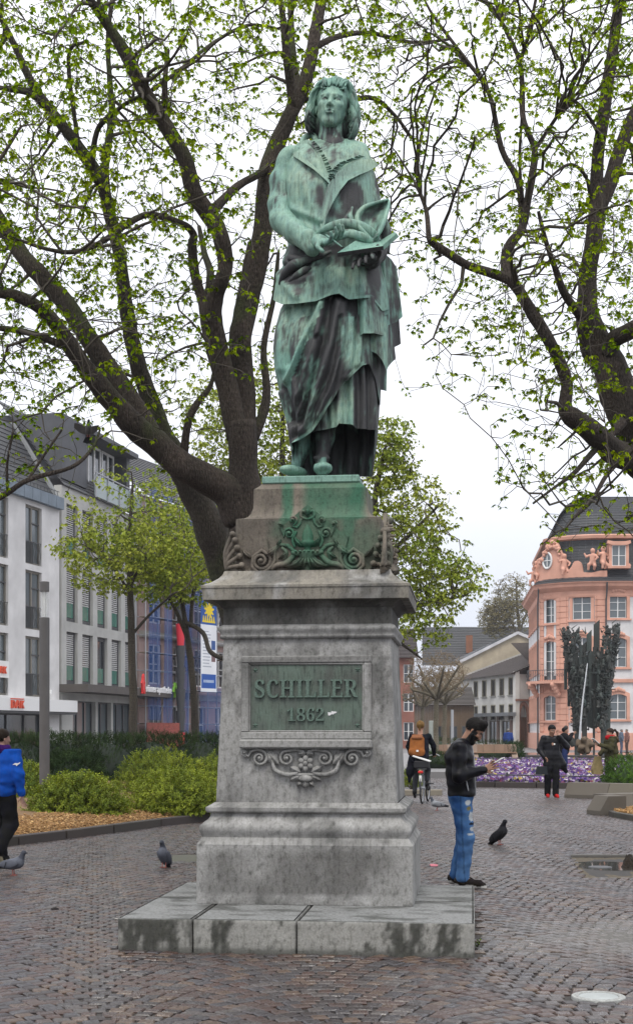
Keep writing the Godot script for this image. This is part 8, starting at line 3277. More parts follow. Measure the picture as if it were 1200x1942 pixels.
func garment(root: Node3D, called: String, chains: Array, cell: float, m: Material, tone, fold := 0.006, low = null, high_y = null) -> void:
	var pts = []
	for c in chains:
		pts += c[0]
	var fd = around(pts, 0.24, cell)
	for c in chains:
		fd.chain(c[0], c[1], c[2] if c.size() > 2 else 0.05, c[3] if c.size() > 3 else 0)
	if fold > 0.0:
		fd.ripple(func(p: Vector3) -> float: return fold * (sin(p.y * 46.0 + 5.0 * noise.get_noise_3d(p.x * 5, p.y * 3, p.z * 5)) * 0.5 + 1.2 * noise.get_noise_3d(p.x * 9, p.y * 14, p.z * 9)))
	if low != null:
		fd.cut_below(low)
	if high_y != null:
		fd.cut_above(high_y)
	part(called, fd.mesh(tone), m, root)
func plain_tone(c: Color, vary := 0.25):
	return func(p: Vector3, n: Vector3, t: int) -> Color: return c * (1.0 + vary * noise.get_noise_3d(p.x * 8, p.y * 8, p.z * 8))
func shoes_of(root: Node3D, J: Dictionary, cell: float, m: Material, tone, sole: Color) -> void:
	for s in ["l", "r"]:
		var a: Vector3 = J["a" + s]
		var t: Vector3 = J["t" + s]
		var fwd = (t - a).normalized()
		var heel = a + Vector3(0, -0.03, 0) - fwd * 0.05
		var fd = around([heel, t + fwd * 0.07, a], 0.07, cell)
		fd.chain([a, a + Vector3(0, -0.03, 0)], [0.045, 0.046], 0.02)
		fd.chain([heel, t], [0.042, 0.038], 0.03)
		fd.chain([t, t + fwd * 0.045], [0.040, 0.030], 0.02)
		fd.chain([heel + Vector3(0, -0.032, 0), t + fwd * 0.05 + Vector3(0, -0.024, 0)], [0.034, 0.034], 0.006, 1)
		if heel.y < 0.12:
			fd.cut_below(0.0)
		part("shoe", fd.mesh(func(p: Vector3, n: Vector3, g: int) -> Color: return sole if g == 1 else tone.call(p, n, g)), m, root)
func stand(y0: float) -> Dictionary:
	return {"pelvis": Vector3(0, 0.95, 0), "chest": Vector3(0, 1.28, 0), "neck": Vector3(0, 1.46, 0.0), "sl": Vector3(0.19, 1.42, 0), "sr": Vector3(-0.19, 1.42, 0), "el": Vector3(0.25, 1.14, -0.02), "er": Vector3(-0.25, 1.14, -0.02), "wl": Vector3(0.25, 0.9, 0.08), "wr": Vector3(-0.25, 0.9, 0.08), "fl": Vector3(0.25, 0.75, 0.12), "fr": Vector3(-0.25, 0.75, 0.12), "ul": Vector3(1, 0, 0), "ur": Vector3(-1, 0, 0), "hl": Vector3(0.095, 0.92, 0), "hr": Vector3(-0.095, 0.92, 0), "kl": Vector3(0.10, 0.5, 0.03), "kr": Vector3(-0.10, 0.5, 0.03), "al": Vector3(0.10, 0.085, 0), "ar": Vector3(-0.10, 0.085, 0), "tl": Vector3(0.12, 0.04, 0.13), "tr": Vector3(-0.12, 0.04, 0.13)}
func make_people() -> void:
	var black = rgb(0.012, 0.012, 0.013)
	var r = thing("person", "bearded person in black leather jacket and ripped blue jeans looking down at a phone", "person", G(880, 1681), 1.36)
	var J = stand(0)
	J.merge({"pelvis": Vector3(0, 0.96, -0.03), "chest": Vector3(0, 1.28, -0.06), "neck": Vector3(0, 1.465, 0.0), "sl": Vector3(0.19, 1.42, -0.02), "sr": Vector3(-0.19, 1.42, -0.03), "el": Vector3(0.25, 1.15, 0.0), "er": Vector3(-0.25, 1.14, -0.03), "wl": Vector3(0.08, 1.20, 0.21), "wr": Vector3(-0.09, 1.20, 0.20), "fl": Vector3(0.015, 1.25, 0.30), "fr": Vector3(-0.03, 1.25, 0.30), "ul": Vector3(0.9, 0.1, 0.35), "ur": Vector3(-0.9, 0.1, 0.35), "hl": Vector3(0.08, 0.92, -0.035), "hr": Vector3(-0.08, 0.92, -0.035), "kl": Vector3(0.10, 0.5, -0.01), "kr": Vector3(-0.10, 0.5, 0.03), "al": Vector3(0.10, 0.09, -0.10), "ar": Vector3(-0.10, 0.085, -0.01), "tl": Vector3(0.13, 0.04, 0.04), "tr": Vector3(-0.115, 0.04, 0.16)}, true)
	var head = Transform3D(Basis(Vector3.RIGHT, 0.72) * Basis(Vector3.UP, 0.0), Vector3(0, 1.60, 0.105))
	body_of(r, J, head, 0.235, 0.014, 0.0048, SKIN, rgb(0.25, 0.1, 0.08), black, 0.72, black)
	hair_of(r, head, 0.238, 0.0062, rgb(0.016, 0.013, 0.012), [head * Vector3(-0.05, 0.108, 0.02), head * Vector3(0.0, 0.118, 0.03), head * Vector3(0.05, 0.108, 0.02)], 0.02)
	var fd = around([head * Vector3(0.09, -0.02, 0.1), head * Vector3(-0.09, -0.14, 0.0)], 0.05, 0.006)
	for s in [-1.0, 1.0]:
		fd.chain([head * Vector3(s * 0.075, 0.0, -0.0), head * Vector3(s * 0.064, -0.05, 0.02), head * Vector3(s * 0.03, -0.103, 0.055), head * Vector3(0, -0.112, 0.062)], [0.012, 0.018, 0.023, 0.025], 0.01)
		fd.cap(head * Vector3(0, -0.048, 0.094), head * Vector3(s * 0.028, -0.06, 0.082), 0.0065, 0.006, 0.004)
	fd.ripple(func(p: Vector3) -> float: return 0.004 * noise.get_noise_3d(p.x * 90, p.y * 90, p.z * 90))
	part("beard", fd.mesh(plain_tone(black)), mats.hair, r)
	var jk = rgb(0.007, 0.007, 0.008)
	garment(r, "jacket", [[[Vector3(0.05, 0.97, -0.03), Vector3(0.055, 1.15, -0.04), Vector3(0.06, 1.33, -0.05), Vector3(0.05, 1.42, -0.03)], [0.135, 0.13, 0.135, 0.09], 0.06], [[Vector3(-0.05, 0.97, -0.03), Vector3(-0.055, 1.15, -0.04), Vector3(-0.06, 1.33, -0.05), Vector3(-0.05, 1.42, -0.03)], [0.135, 0.13, 0.135, 0.09], 0.06], [[J.sl, J.el, J.wl], [0.078, 0.066, 0.043], 0.035], [[J.sr, J.er, J.wr], [0.078, 0.066, 0.043], 0.035], [[Vector3(0, 1.44, -0.03), Vector3(0, 1.50, -0.01)], [0.085, 0.07], 0.02]], 0.0105, mats.leather, plain_tone(jk, 0.3), 0.007, 0.925, 1.525)
	var g = Geo.new()
	g.tube(smooth_line([Vector3(0.0, 1.49, 0.068), Vector3(0.0, 1.40, 0.085), Vector3(0, 1.28, 0.10), Vector3(0, 1.1, 0.11), Vector3(0, 0.94, 0.115)], 4), smooth_nums([0.007, 0.007, 0.007, 0.007, 0.007], 4), 5)
	g.tube(smooth_line([Vector3(-0.180, 1.11, 0.035), Vector3(-0.186, 1.04, 0.05), Vector3(-0.180, 0.99, 0.06)], 3), smooth_nums([0.005, 0.008, 0.005], 3), 5)
	part("zip", g.mesh(), mats.steel, r)
	var denim = func(p: Vector3, n: Vector3, t: int) -> Color:
		var c = rgb(0.022, 0.07, 0.20).lerp(rgb(0.10, 0.21, 0.40), clampf(0.38 + 1.3 * fine.get_noise_3d(p.x * 5, p.y * 3, p.z * 5) + 0.35 * noise.get_noise_3d(p.x * 14, p.y * 26 + p.z * 20, p.z * 14), 0, 1))
		if absf(p.z + 0.02 - 0.05 * (0.9 - p.y)) < 0.006:
			c = c * 0.55
		if p.x < -0.02 and n.x < 0.3:
			for q in [[0.87, 0.05, 0.022, 0.03, 0], [0.81, 0.06, 0.02, 0.02, 2], [0.73, 0.085, 0.022, 0.05, 0], [0.655, 0.09, 0.028, 0.013, 1], [0.60, 0.09, 0.016, 0.02, 0], [0.55, 0.075, 0.03, 0.01, 0]]:
				var e = Vector2((p.z - q[1]) / q[2], (p.y - q[0]) / q[3]).length() + 0.5 * noise.get_noise_3d(p.x * 40, p.y * 40, p.z * 40)
				if e < 1.0:
					return [rgb(0.45, 0.48, 0.5), rgb(0.015, 0.015, 0.02), rgb(0.16, 0.14, 0.06)][q[4]]
		return c
	garment(r, "jeans", [[[Vector3(0.04, 1.0, -0.03), Vector3(0, 0.92, -0.04)], [0.12, 0.13], 0.05], [[Vector3(0.07, 0.92, -0.035), J.kl, J.al + Vector3(0, 0.01, 0.0)], [0.112, 0.08, 0.068], 0.03], [[Vector3(-0.07, 0.92, -0.035), J.kr, J.ar + Vector3(0, 0.01, 0.0)], [0.112, 0.08, 0.068], 0.03]], 0.0105, mats.cloth, denim, 0.007, 0.055, 1.02)
	shoes_of(r, J, 0.008, mats.cloth, plain_tone(rgb(0.022, 0.018, 0.016)), rgb(0.45, 0.44, 0.42))
	var ph = thing("phone", "small pale phone held in the leather jacketed person's hands", "phone", r.position, 1.36)
	g = Geo.new()
	g.box(Vector3(0.0, 1.285, 0.33), Vector3(0.07, 0.014, 0.14), Basis(Vector3.RIGHT, -0.55), 0.004)
	part("case", g.mesh(), mats.white_frame, ph)
	g = Geo.new()
	g.box(Vector3(0.0, 1.2935, 0.3255), Vector3(0.062, 0.003, 0.125), Basis(Vector3.RIGHT, -0.55))
	part("screen", g.mesh(), mats.window_glass, ph)
	r = thing("person", "young person in bright blue jacket and black trousers walking away along the shrub bed", "person", G(4, 1637), 2.80)
	r.scale = Vector3.ONE * 0.94
	J = stand(0)
	J.merge({"el": Vector3(0.26, 1.16, -0.05), "wl": Vector3(0.27, 0.92, 0.06), "fl": Vector3(0.27, 0.78, 0.10), "er": Vector3(-0.27, 1.14, -0.04), "wr": Vector3(-0.29, 0.89, 0.0), "fr": Vector3(-0.30, 0.75, 0.03), "kr": Vector3(-0.10, 0.50, 0.06), "ar": Vector3(-0.10, 0.19, -0.24), "tr": Vector3(-0.11, 0.075, -0.16), "kl": Vector3(0.09, 0.51, 0.10), "al": Vector3(0.09, 0.085, 0.12), "tl": Vector3(0.10, 0.04, 0.26)}, true)
	head = Transform3D(Basis(Vector3.UP, -0.55), Vector3(0, 1.60, 0.03))
	body_of(r, J, head, 0.235, 0.016, 0.006, rgb(0.42, 0.24, 0.18), rgb(0.3, 0.14, 0.11), rgb(0.05, 0.03, 0.02), 0.3)
	hair_of(r, head, 0.24, 0.008, rgb(0.028, 0.017, 0.010), [], -0.02)
	garment(r, "jacket", [[[Vector3(0.06, 0.93, 0), Vector3(0.07, 1.15, -0.02), Vector3(0.07, 1.36, -0.02)], [0.14, 0.145, 0.13], 0.06], [[Vector3(-0.06, 0.93, 0), Vector3(-0.07, 1.15, -0.02), Vector3(-0.07, 1.36, -0.02)], [0.14, 0.145, 0.13], 0.06], [[J.sl, J.el, J.wl], [0.085, 0.072, 0.05], 0.04], [[J.sr, J.er, J.wr], [0.085, 0.072, 0.05], 0.04]], 0.0125, mats.cloth, plain_tone(rgb(0.012, 0.085, 0.44), 0.2), 0.010, 0.86, 1.47)
	garment(r, "hood", [[[Vector3(-0.08, 1.46, -0.03), Vector3(0, 1.45, -0.10), Vector3(0.08, 1.46, -0.03)], [0.06, 0.075, 0.06], 0.04], [[Vector3(-0.06, 1.49, 0.05), Vector3(-0.09, 1.47, -0.02)], [0.04, 0.05], 0.03], [[Vector3(0.06, 1.49, 0.05), Vector3(0.09, 1.47, -0.02)], [0.04, 0.05], 0.03]], 0.0125, mats.cloth, plain_tone(rgb(0.045, 0.012, 0.11)), 0.004)
	garment(r, "trousers", [[[Vector3(0, 0.98, 0), Vector3(0, 0.9, 0)], [0.13, 0.14], 0.05], [[Vector3(0.075, 0.92, 0), J.kl, J.al + Vector3(0, 0.02, 0)], [0.115, 0.095, 0.085], 0.03], [[Vector3(-0.075, 0.92, 0), J.kr, J.ar + Vector3(0, 0.02, 0)], [0.115, 0.095, 0.085], 0.03]], 0.0125, mats.cloth, plain_tone(black * 1.2), 0.006, 0.06, 1.0)
	shoes_of(r, J, 0.009, mats.cloth, plain_tone(rgb(0.02, 0.02, 0.02)), rgb(0.42, 0.38, 0.26))
	g = Geo.new()
	g.slab(P2([Vector2(-0.05, 0.0), Vector2(-0.02, 0.022), Vector2(0.02, 0.02), Vector2(0.05, 0.035), Vector2(0.045, 0.02), Vector2(0.02, 0.0), Vector2(0.0, -0.016), Vector2(-0.01, 0.0)]), 0.006, Transform3D(Basis(Vector3.UP, PI + 0.35), Vector3(-0.275, 1.27, -0.092)))
	part("sleeve_mark", g.mesh(), mats.white_frame, r)
	var bgp = thing("shopping_bag", "pale turquoise carrier bag held beside the blue jacketed person's leg", "bag", G(-22, 1625))
	g = Geo.new()
	g.col = rgb(0.25, 0.5, 0.46)
	g.slab(P2([Vector2(-0.17, 0.22), Vector2(0.16, 0.18), Vector2(0.17, 0.5), Vector2(0.03, 0.62), Vector2(-0.12, 0.58)]), 0.12)
	part("bag_body", g.mesh(), mats.plain, bgp)
	var at = G(800, 1524)
	var turn = PI - 0.20
	bicycle(at, turn)
	r = thing("person", "cyclist with tied blond hair and black coat riding away beside the pedestal", "person", at + Vector3(-0.09, 0, 0), turn)
	J = stand(0)
	J.merge({"pelvis": Vector3(0, 1.02, 0.28), "chest": Vector3(0, 1.34, 0.34), "neck": Vector3(0, 1.53, 0.40), "sl": Vector3(0.18, 1.48, 0.38), "sr": Vector3(-0.18, 1.48, 0.38), "el": Vector3(0.28, 1.26, 0.52), "er": Vector3(-0.28, 1.26, 0.52), "wl": Vector3(0.27, 1.08, 0.74), "wr": Vector3(-0.27, 1.08, 0.74), "fl": Vector3(0.25, 1.04, 0.9), "fr": Vector3(-0.25, 1.04, 0.9), "hl": Vector3(0.10, 0.98, 0.30), "hr": Vector3(-0.10, 0.98, 0.30), "kl": Vector3(0.13, 0.66, 0.62), "kr": Vector3(-0.13, 0.72, 0.66), "al": Vector3(0.13, 0.24, 0.42), "ar": Vector3(-0.13, 0.42, 0.56), "tl": Vector3(0.14, 0.17, 0.55), "tr": Vector3(-0.14, 0.34, 0.68)}, true)
	head = Transform3D(Basis(Vector3.RIGHT, 0.1), Vector3(0, 1.69, 0.44))
	body_of(r, J, head, 0.23, 0.022, 0.010, SKIN * 1.3, rgb(0.3, 0.13, 0.1), rgb(0.1, 0.06, 0.03), 0.6)
	hair_of(r, head, 0.245, 0.012, rgb(0.30, 0.17, 0.055), [Vector3(0, 1.80, 0.30), Vector3(0, 1.74, 0.27), Vector3(0, 1.62, 0.29)], -0.1)
	garment(r, "coat", [[[Vector3(0.07, 0.98, 0.22), Vector3(0.07, 1.2, 0.28), Vector3(0.07, 1.42, 0.35)], [0.15, 0.125, 0.11], 0.06], [[Vector3(-0.07, 0.98, 0.22), Vector3(-0.07, 1.2, 0.28), Vector3(-0.07, 1.42, 0.35)], [0.15, 0.125, 0.11], 0.06], [[J.sl, J.el, J.wl], [0.072, 0.06, 0.045], 0.03], [[J.sr, J.er, J.wr], [0.072, 0.06, 0.045], 0.03], [[Vector3(0.13, 0.95, 0.22), Vector3(0.2, 0.7, 0.2), Vector3(0.22, 0.48, 0.2)], [0.12, 0.09, 0.03], 0.05]], 0.018, mats.cloth, plain_tone(rgb(0.012, 0.013, 0.020)), 0.008)
	garment(r, "trousers", [[[J.hl, J.kl, J.al], [0.10, 0.072, 0.05], 0.03], [[J.hr, J.kr, J.ar + Vector3(0, 0.08, 0)], [0.10, 0.072, 0.052], 0.03]], 0.018, mats.cloth, plain_tone(rgb(0.06, 0.062, 0.068)), 0.005)
	shoes_of(r, J, 0.012, mats.leather, plain_tone(black), black)
	var bp = thing("backpack", "orange brown canvas backpack worn by the cyclist", "backpack", at + Vector3(-0.13, 0, 0), turn)
	fd = around([Vector3(0.0, 1.12, 0.1), Vector3(0, 1.52, 0.2)], 0.28, 0.014)
	fd.chain([Vector3(0.06, 1.16, 0.10), Vector3(0.06, 1.40, 0.19)], [0.11, 0.10], 0.04)
	fd.chain([Vector3(-0.06, 1.16, 0.10), Vector3(-0.06, 1.40, 0.19)], [0.11, 0.10], 0.04)
	fd.chain([Vector3(0.10, 1.13, 0.06), Vector3(-0.10, 1.13, 0.06)], [0.085, 0.085], 0.04)
	fd.ripple(func(p: Vector3) -> float: return 0.012 * noise.get_noise_3d(p.x * 10, p.y * 8, p.z * 10))
	part("bag_body", fd.mesh(plain_tone(rgb(0.27, 0.098, 0.03), 0.3)), mats.cloth, bp)
	g = Geo.new()
	g.box(Vector3(0, 1.47, 0.13), Vector3(0.24, 0.05, 0.16), Basis(Vector3.RIGHT, -0.5), 0.02)
	part("flap", g.mesh(), mat("canvas", rgb(0.33, 0.11, 0.03), 0.85, T.rough, 4.0), bp)
	g = Geo.new()
	g.box(Vector3(-0.03, 1.16, -0.035), Vector3(0.05, 0.04, 0.01))
	part("patch", g.mesh(), mats.white_frame, bp)
	r = thing("person", "person in long black coat and red shoes telephoning before the pansies", "person", G(1045, 1512), 0.1)
	J = stand(0)
	J.merge({"el": Vector3(0.36, 1.22, 0.06), "wl": Vector3(0.15, 1.47, 0.13), "fl": Vector3(0.10, 1.60, 0.10), "ul": Vector3(0.5, 0.2, 0.8), "er": Vector3(-0.29, 1.14, 0.0), "wr": Vector3(-0.22, 0.98, 0.12), "fr": Vector3(-0.16, 0.92, 0.16), "kl": Vector3(0.09, 0.5, 0.08), "al": Vector3(0.07, 0.085, 0.10), "tl": Vector3(0.08, 0.04, 0.23), "kr": Vector3(-0.09, 0.5, 0.02), "ar": Vector3(-0.08, 0.085, -0.08), "tr": Vector3(-0.10, 0.04, 0.05)}, true)
	head = Transform3D(Basis(Vector3.UP, 0.15) * Basis(Vector3.RIGHT, 0.25), Vector3(0.0, 1.61, 0.05))
	body_of(r, J, head, 0.235, 0.024, 0.009, SKIN, rgb(0.25, 0.1, 0.08), black, 0.5)
	hair_of(r, head, 0.25, 0.012, rgb(0.010, 0.010, 0.012), [], 0.05)
	var puff = func(p: Vector3, n: Vector3, t: int) -> Color: return rgb(0.013, 0.013, 0.016) * (1.0 + 0.3 * sin(p.y * 80.0))
	garment(r, "coat", [[[Vector3(0.10, 0.74, 0.0), Vector3(0.08, 1.0, 0), Vector3(0.08, 1.38, 0)], [0.12, 0.12, 0.11], 0.06], [[Vector3(-0.08, 0.72, 0.0), Vector3(-0.08, 1.0, 0), Vector3(-0.08, 1.38, 0)], [0.12, 0.12, 0.11], 0.06], [[J.sl, J.el, J.wl], [0.08, 0.075, 0.055], 0.03], [[J.sr, J.er, J.wr], [0.08, 0.075, 0.055], 0.03], [[Vector3(0.16, 1.0, -0.02), Vector3(0.26, 0.8, -0.05), Vector3(0.38, 0.62, -0.08)], [0.1, 0.10, 0.05], 0.06]], 0.019, mats.leather, puff, 0.005, 0.56, 1.5)
	garment(r, "trousers", [[[J.hl, J.kl, J.al], [0.10, 0.085, 0.075], 0.03], [[J.hr, J.kr, J.ar], [0.10, 0.085, 0.075], 0.03]], 0.019, mats.cloth, plain_tone(black), 0.005)
	shoes_of(r, J, 0.012, mats.cloth, plain_tone(rgb(0.45, 0.02, 0.02)), rgb(0.4, 0.02, 0.02))
	g = Geo.new()
	g.blob(Vector3(0.03, 1.28, 0.15), Vector3(0.022, 0.022, 0.01))
	part("badge", g.mesh(), mats.white_frame, r)
	var hb = thing("handbag", "grey black shoulder bag hanging at the puffer coat's side", "bag", r.position, 0.1)
	g = Geo.new()
	g.col = rgb(0.03, 0.033, 0.038)
	g.slab(P2([Vector2(-0.15, 0.0), Vector2(0.13, 0.0), Vector2(0.11, 0.2), Vector2(-0.11, 0.2)]), 0.12, Transform3D(Basis(), Vector3(-0.25, 0.55, 0.05)))
	g.tube(smooth_line([Vector3(-0.33, 0.74, 0.05), Vector3(-0.28, 0.9, 0.06), Vector3(-0.2, 0.74, 0.05)], 4), smooth_nums([0.01, 0.01, 0.01], 4), 5)
	part("bag_body", g.mesh(), mats.leather, hb)
	r = thing("person", "person in olive parka with red scarf and dark ponytail holding papers beside the bush", "person", Vector3(P(1157, 0, 36.2).x, 0, -36.2), -1.35)
	J = stand(0)
	J.merge({"el": Vector3(0.24, 1.14, 0.10), "wl": Vector3(0.10, 1.24, 0.36), "fl": Vector3(0.05, 1.28, 0.5), "er": Vector3(-0.26, 1.12, 0.04), "wr": Vector3(-0.16, 0.98, 0.24), "fr": Vector3(-0.12, 0.9, 0.3)}, true)
	head = Transform3D(Basis(Vector3.RIGHT, 0.12), Vector3(0.0, 1.545, 0.03))
	body_of(r, J, head, 0.22, 0.024, 0.009, rgb(0.46, 0.26, 0.19), rgb(0.3, 0.1, 0.09), rgb(0.05, 0.03, 0.02), 0.5)
	hair_of(r, head, 0.235, 0.012, rgb(0.045, 0.024, 0.014), [Vector3(0, 1.62, -0.12), Vector3(0, 1.55, -0.19), Vector3(0, 1.38, -0.2), Vector3(0, 1.3, -0.17)], -0.05)
	garment(r, "parka", [[[Vector3(0.07, 0.80, -0.02), Vector3(0.06, 1.05, -0.02), Vector3(0.07, 1.34, -0.01)], [0.155, 0.145, 0.125], 0.06], [[Vector3(-0.07, 0.80, -0.02), Vector3(-0.06, 1.05, -0.02), Vector3(-0.07, 1.34, -0.01)], [0.155, 0.145, 0.125], 0.06], [[J.sl, J.el, J.wl], [0.08, 0.07, 0.055], 0.03], [[J.sr, J.er, J.wr], [0.08, 0.07, 0.055], 0.03]], 0.019, mats.cloth, plain_tone(rgb(0.065, 0.06, 0.032)), 0.010, 0.62, 1.46)
	garment(r, "fur_hood", [[[Vector3(0.12, 1.42, 0.04), Vector3(0.10, 1.38, -0.12), Vector3(0, 1.34, -0.17), Vector3(-0.10, 1.38, -0.12), Vector3(-0.12, 1.42, 0.04)], [0.045, 0.055, 0.06, 0.055, 0.045], 0.03]], 0.015, mats.hair, plain_tone(rgb(0.13, 0.085, 0.05), 0.8), 0.012)
	garment(r, "scarf", [[[Vector3(0.06, 1.43, 0.03), Vector3(0.03, 1.42, 0.08), Vector3(-0.03, 1.42, 0.08), Vector3(-0.07, 1.43, 0.02), Vector3(0, 1.44, -0.06), Vector3(0.06, 1.43, 0.03)], [0.055, 0.055, 0.055, 0.055, 0.055, 0.055], 0.03]], 0.015, mats.cloth, plain_tone(rgb(0.42, 0.015, 0.02)), 0.008)
	garment(r, "trousers", [[[J.hl, J.kl, J.al], [0.09, 0.065, 0.05], 0.03], [[J.hr, J.kr, J.ar], [0.09, 0.065, 0.05], 0.03]], 0.022, mats.cloth, plain_tone(black), 0.005)
	shoes_of(r, J, 0.016, mats.cloth, plain_tone(black), black)
	var pp = thing("papers", "open white booklet in the red scarfed person's hands", "booklet", r.position, -1.35)
	g = Geo.new()
	g.box(Vector3(0.06, 1.33, 0.46), Vector3(0.16, 0.012, 0.22), Basis(Vector3.RIGHT, -0.7))
	part("pages", g.mesh(), mats.white_frame, pp)
	var um = thing("umbrella", "crumpled brown umbrella held half folded in front of the red scarfed person", "umbrella", r.position, -1.35)
	fd = around([Vector3(0.1, 1.22, 0.78)], 0.34, 0.022)
	for k in 13:
		fd.cap(Vector3(0.1, 1.22, 0.74), Vector3(0.1 + 0.1 * sin(k * 2.0), 1.22 + cos(k * 0.483) * 0.17, 0.78 + sin(k * 0.483) * 0.17), 0.05, 0.07, 0.05)
	fd.ripple(func(p: Vector3) -> float: return 0.02 * noise.get_noise_3d(p.x * 14, p.y * 14, p.z * 14))
	part("cloth", fd.mesh(plain_tone(rgb(0.15, 0.115, 0.085), 0.5)), mats.cloth, um)
	var tb = thing("tote_bag", "beige cloth tote bag hanging from the red scarfed person's arm", "bag", r.position, -1.35)
	g = Geo.new()
	g.col = rgb(0.36, 0.28, 0.14)
	g.slab(P2([Vector2(-0.06, 0.92), Vector2(0.06, 0.92), Vector2(0.15, 0.55), Vector2(0.12, 0.45), Vector2(-0.14, 0.45), Vector2(-0.16, 0.58)]), 0.14, Transform3D(Basis(Vector3.UP, PI / 2), Vector3(-0.16, 0, 0.3)))
	part("bag_body", g.mesh(), mats.cloth, tb)
	for e in [[1069, 48.0, 1.5, "person in black jacket and jeans raising a camera near the fountain", rgb(0.015, 0.015, 0.016), rgb(0.03, 0.045, 0.13), 2.6, true], [963, 82.0, 2.9, "person in blue jacket walking past the low hedge by the white house", rgb(0.03, 0.06, 0.22), rgb(0.03, 0.03, 0.035), 1.0, false], [1177, 98.0, 1.5, "distant person in grey blue clothes beyond the fountain's edge", rgb(0.12, 0.15, 0.2), rgb(0.1, 0.12, 0.18), 0.5, false], [1188, 99.0, -1.5, "distant person in dull pink clothes beyond the fountain's edge", rgb(0.25, 0.13, 0.11), rgb(0.12, 0.08, 0.07), 0.5, false]]:
		r = thing("person", e[3], "person", Vector3(P(e[0], 0, e[1]).x, 0, -e[1]), e[2])
		J = stand(0)
		if e[7]:
			J.merge({"el": Vector3(0.28, 1.3, 0.15), "wl": Vector3(0.1, 1.5, 0.28), "fl": Vector3(0.05, 1.55, 0.4), "er": Vector3(-0.28, 1.3, 0.15), "wr": Vector3(-0.1, 1.5, 0.28), "fr": Vector3(-0.05, 1.55, 0.4)}, true)
		head = Transform3D(Basis(), Vector3(0, 1.60, 0.04))
		body_of(r, J, head, 0.235, 0.03, 0.015, SKIN, SKIN * 0.7, black, 0.3)
		hair_of(r, head, 0.245, 0.02, black if e[7] else rgb(0.3, 0.28, 0.26))
		garment(r, "jacket", [[[Vector3(0, 0.92, 0), Vector3(0, 1.15, 0), Vector3(0, 1.38, 0)], [0.18, 0.18, 0.16], 0.06], [[J.sl, J.el, J.wl], [0.085, 0.07, 0.05], 0.03], [[J.sr, J.er, J.wr], [0.085, 0.07, 0.05], 0.03]], 0.028, mats.cloth, plain_tone(e[4]), 0.008)
		garment(r, "trousers", [[[J.hl, J.kl, J.al], [0.11, 0.08, 0.065], 0.03], [[J.hr, J.kr, J.ar], [0.11, 0.08, 0.065], 0.03]], 0.028, mats.cloth, plain_tone(e[5]), 0.0)
		shoes_of(r, J, 0.02, mats.cloth, plain_tone(black), black)
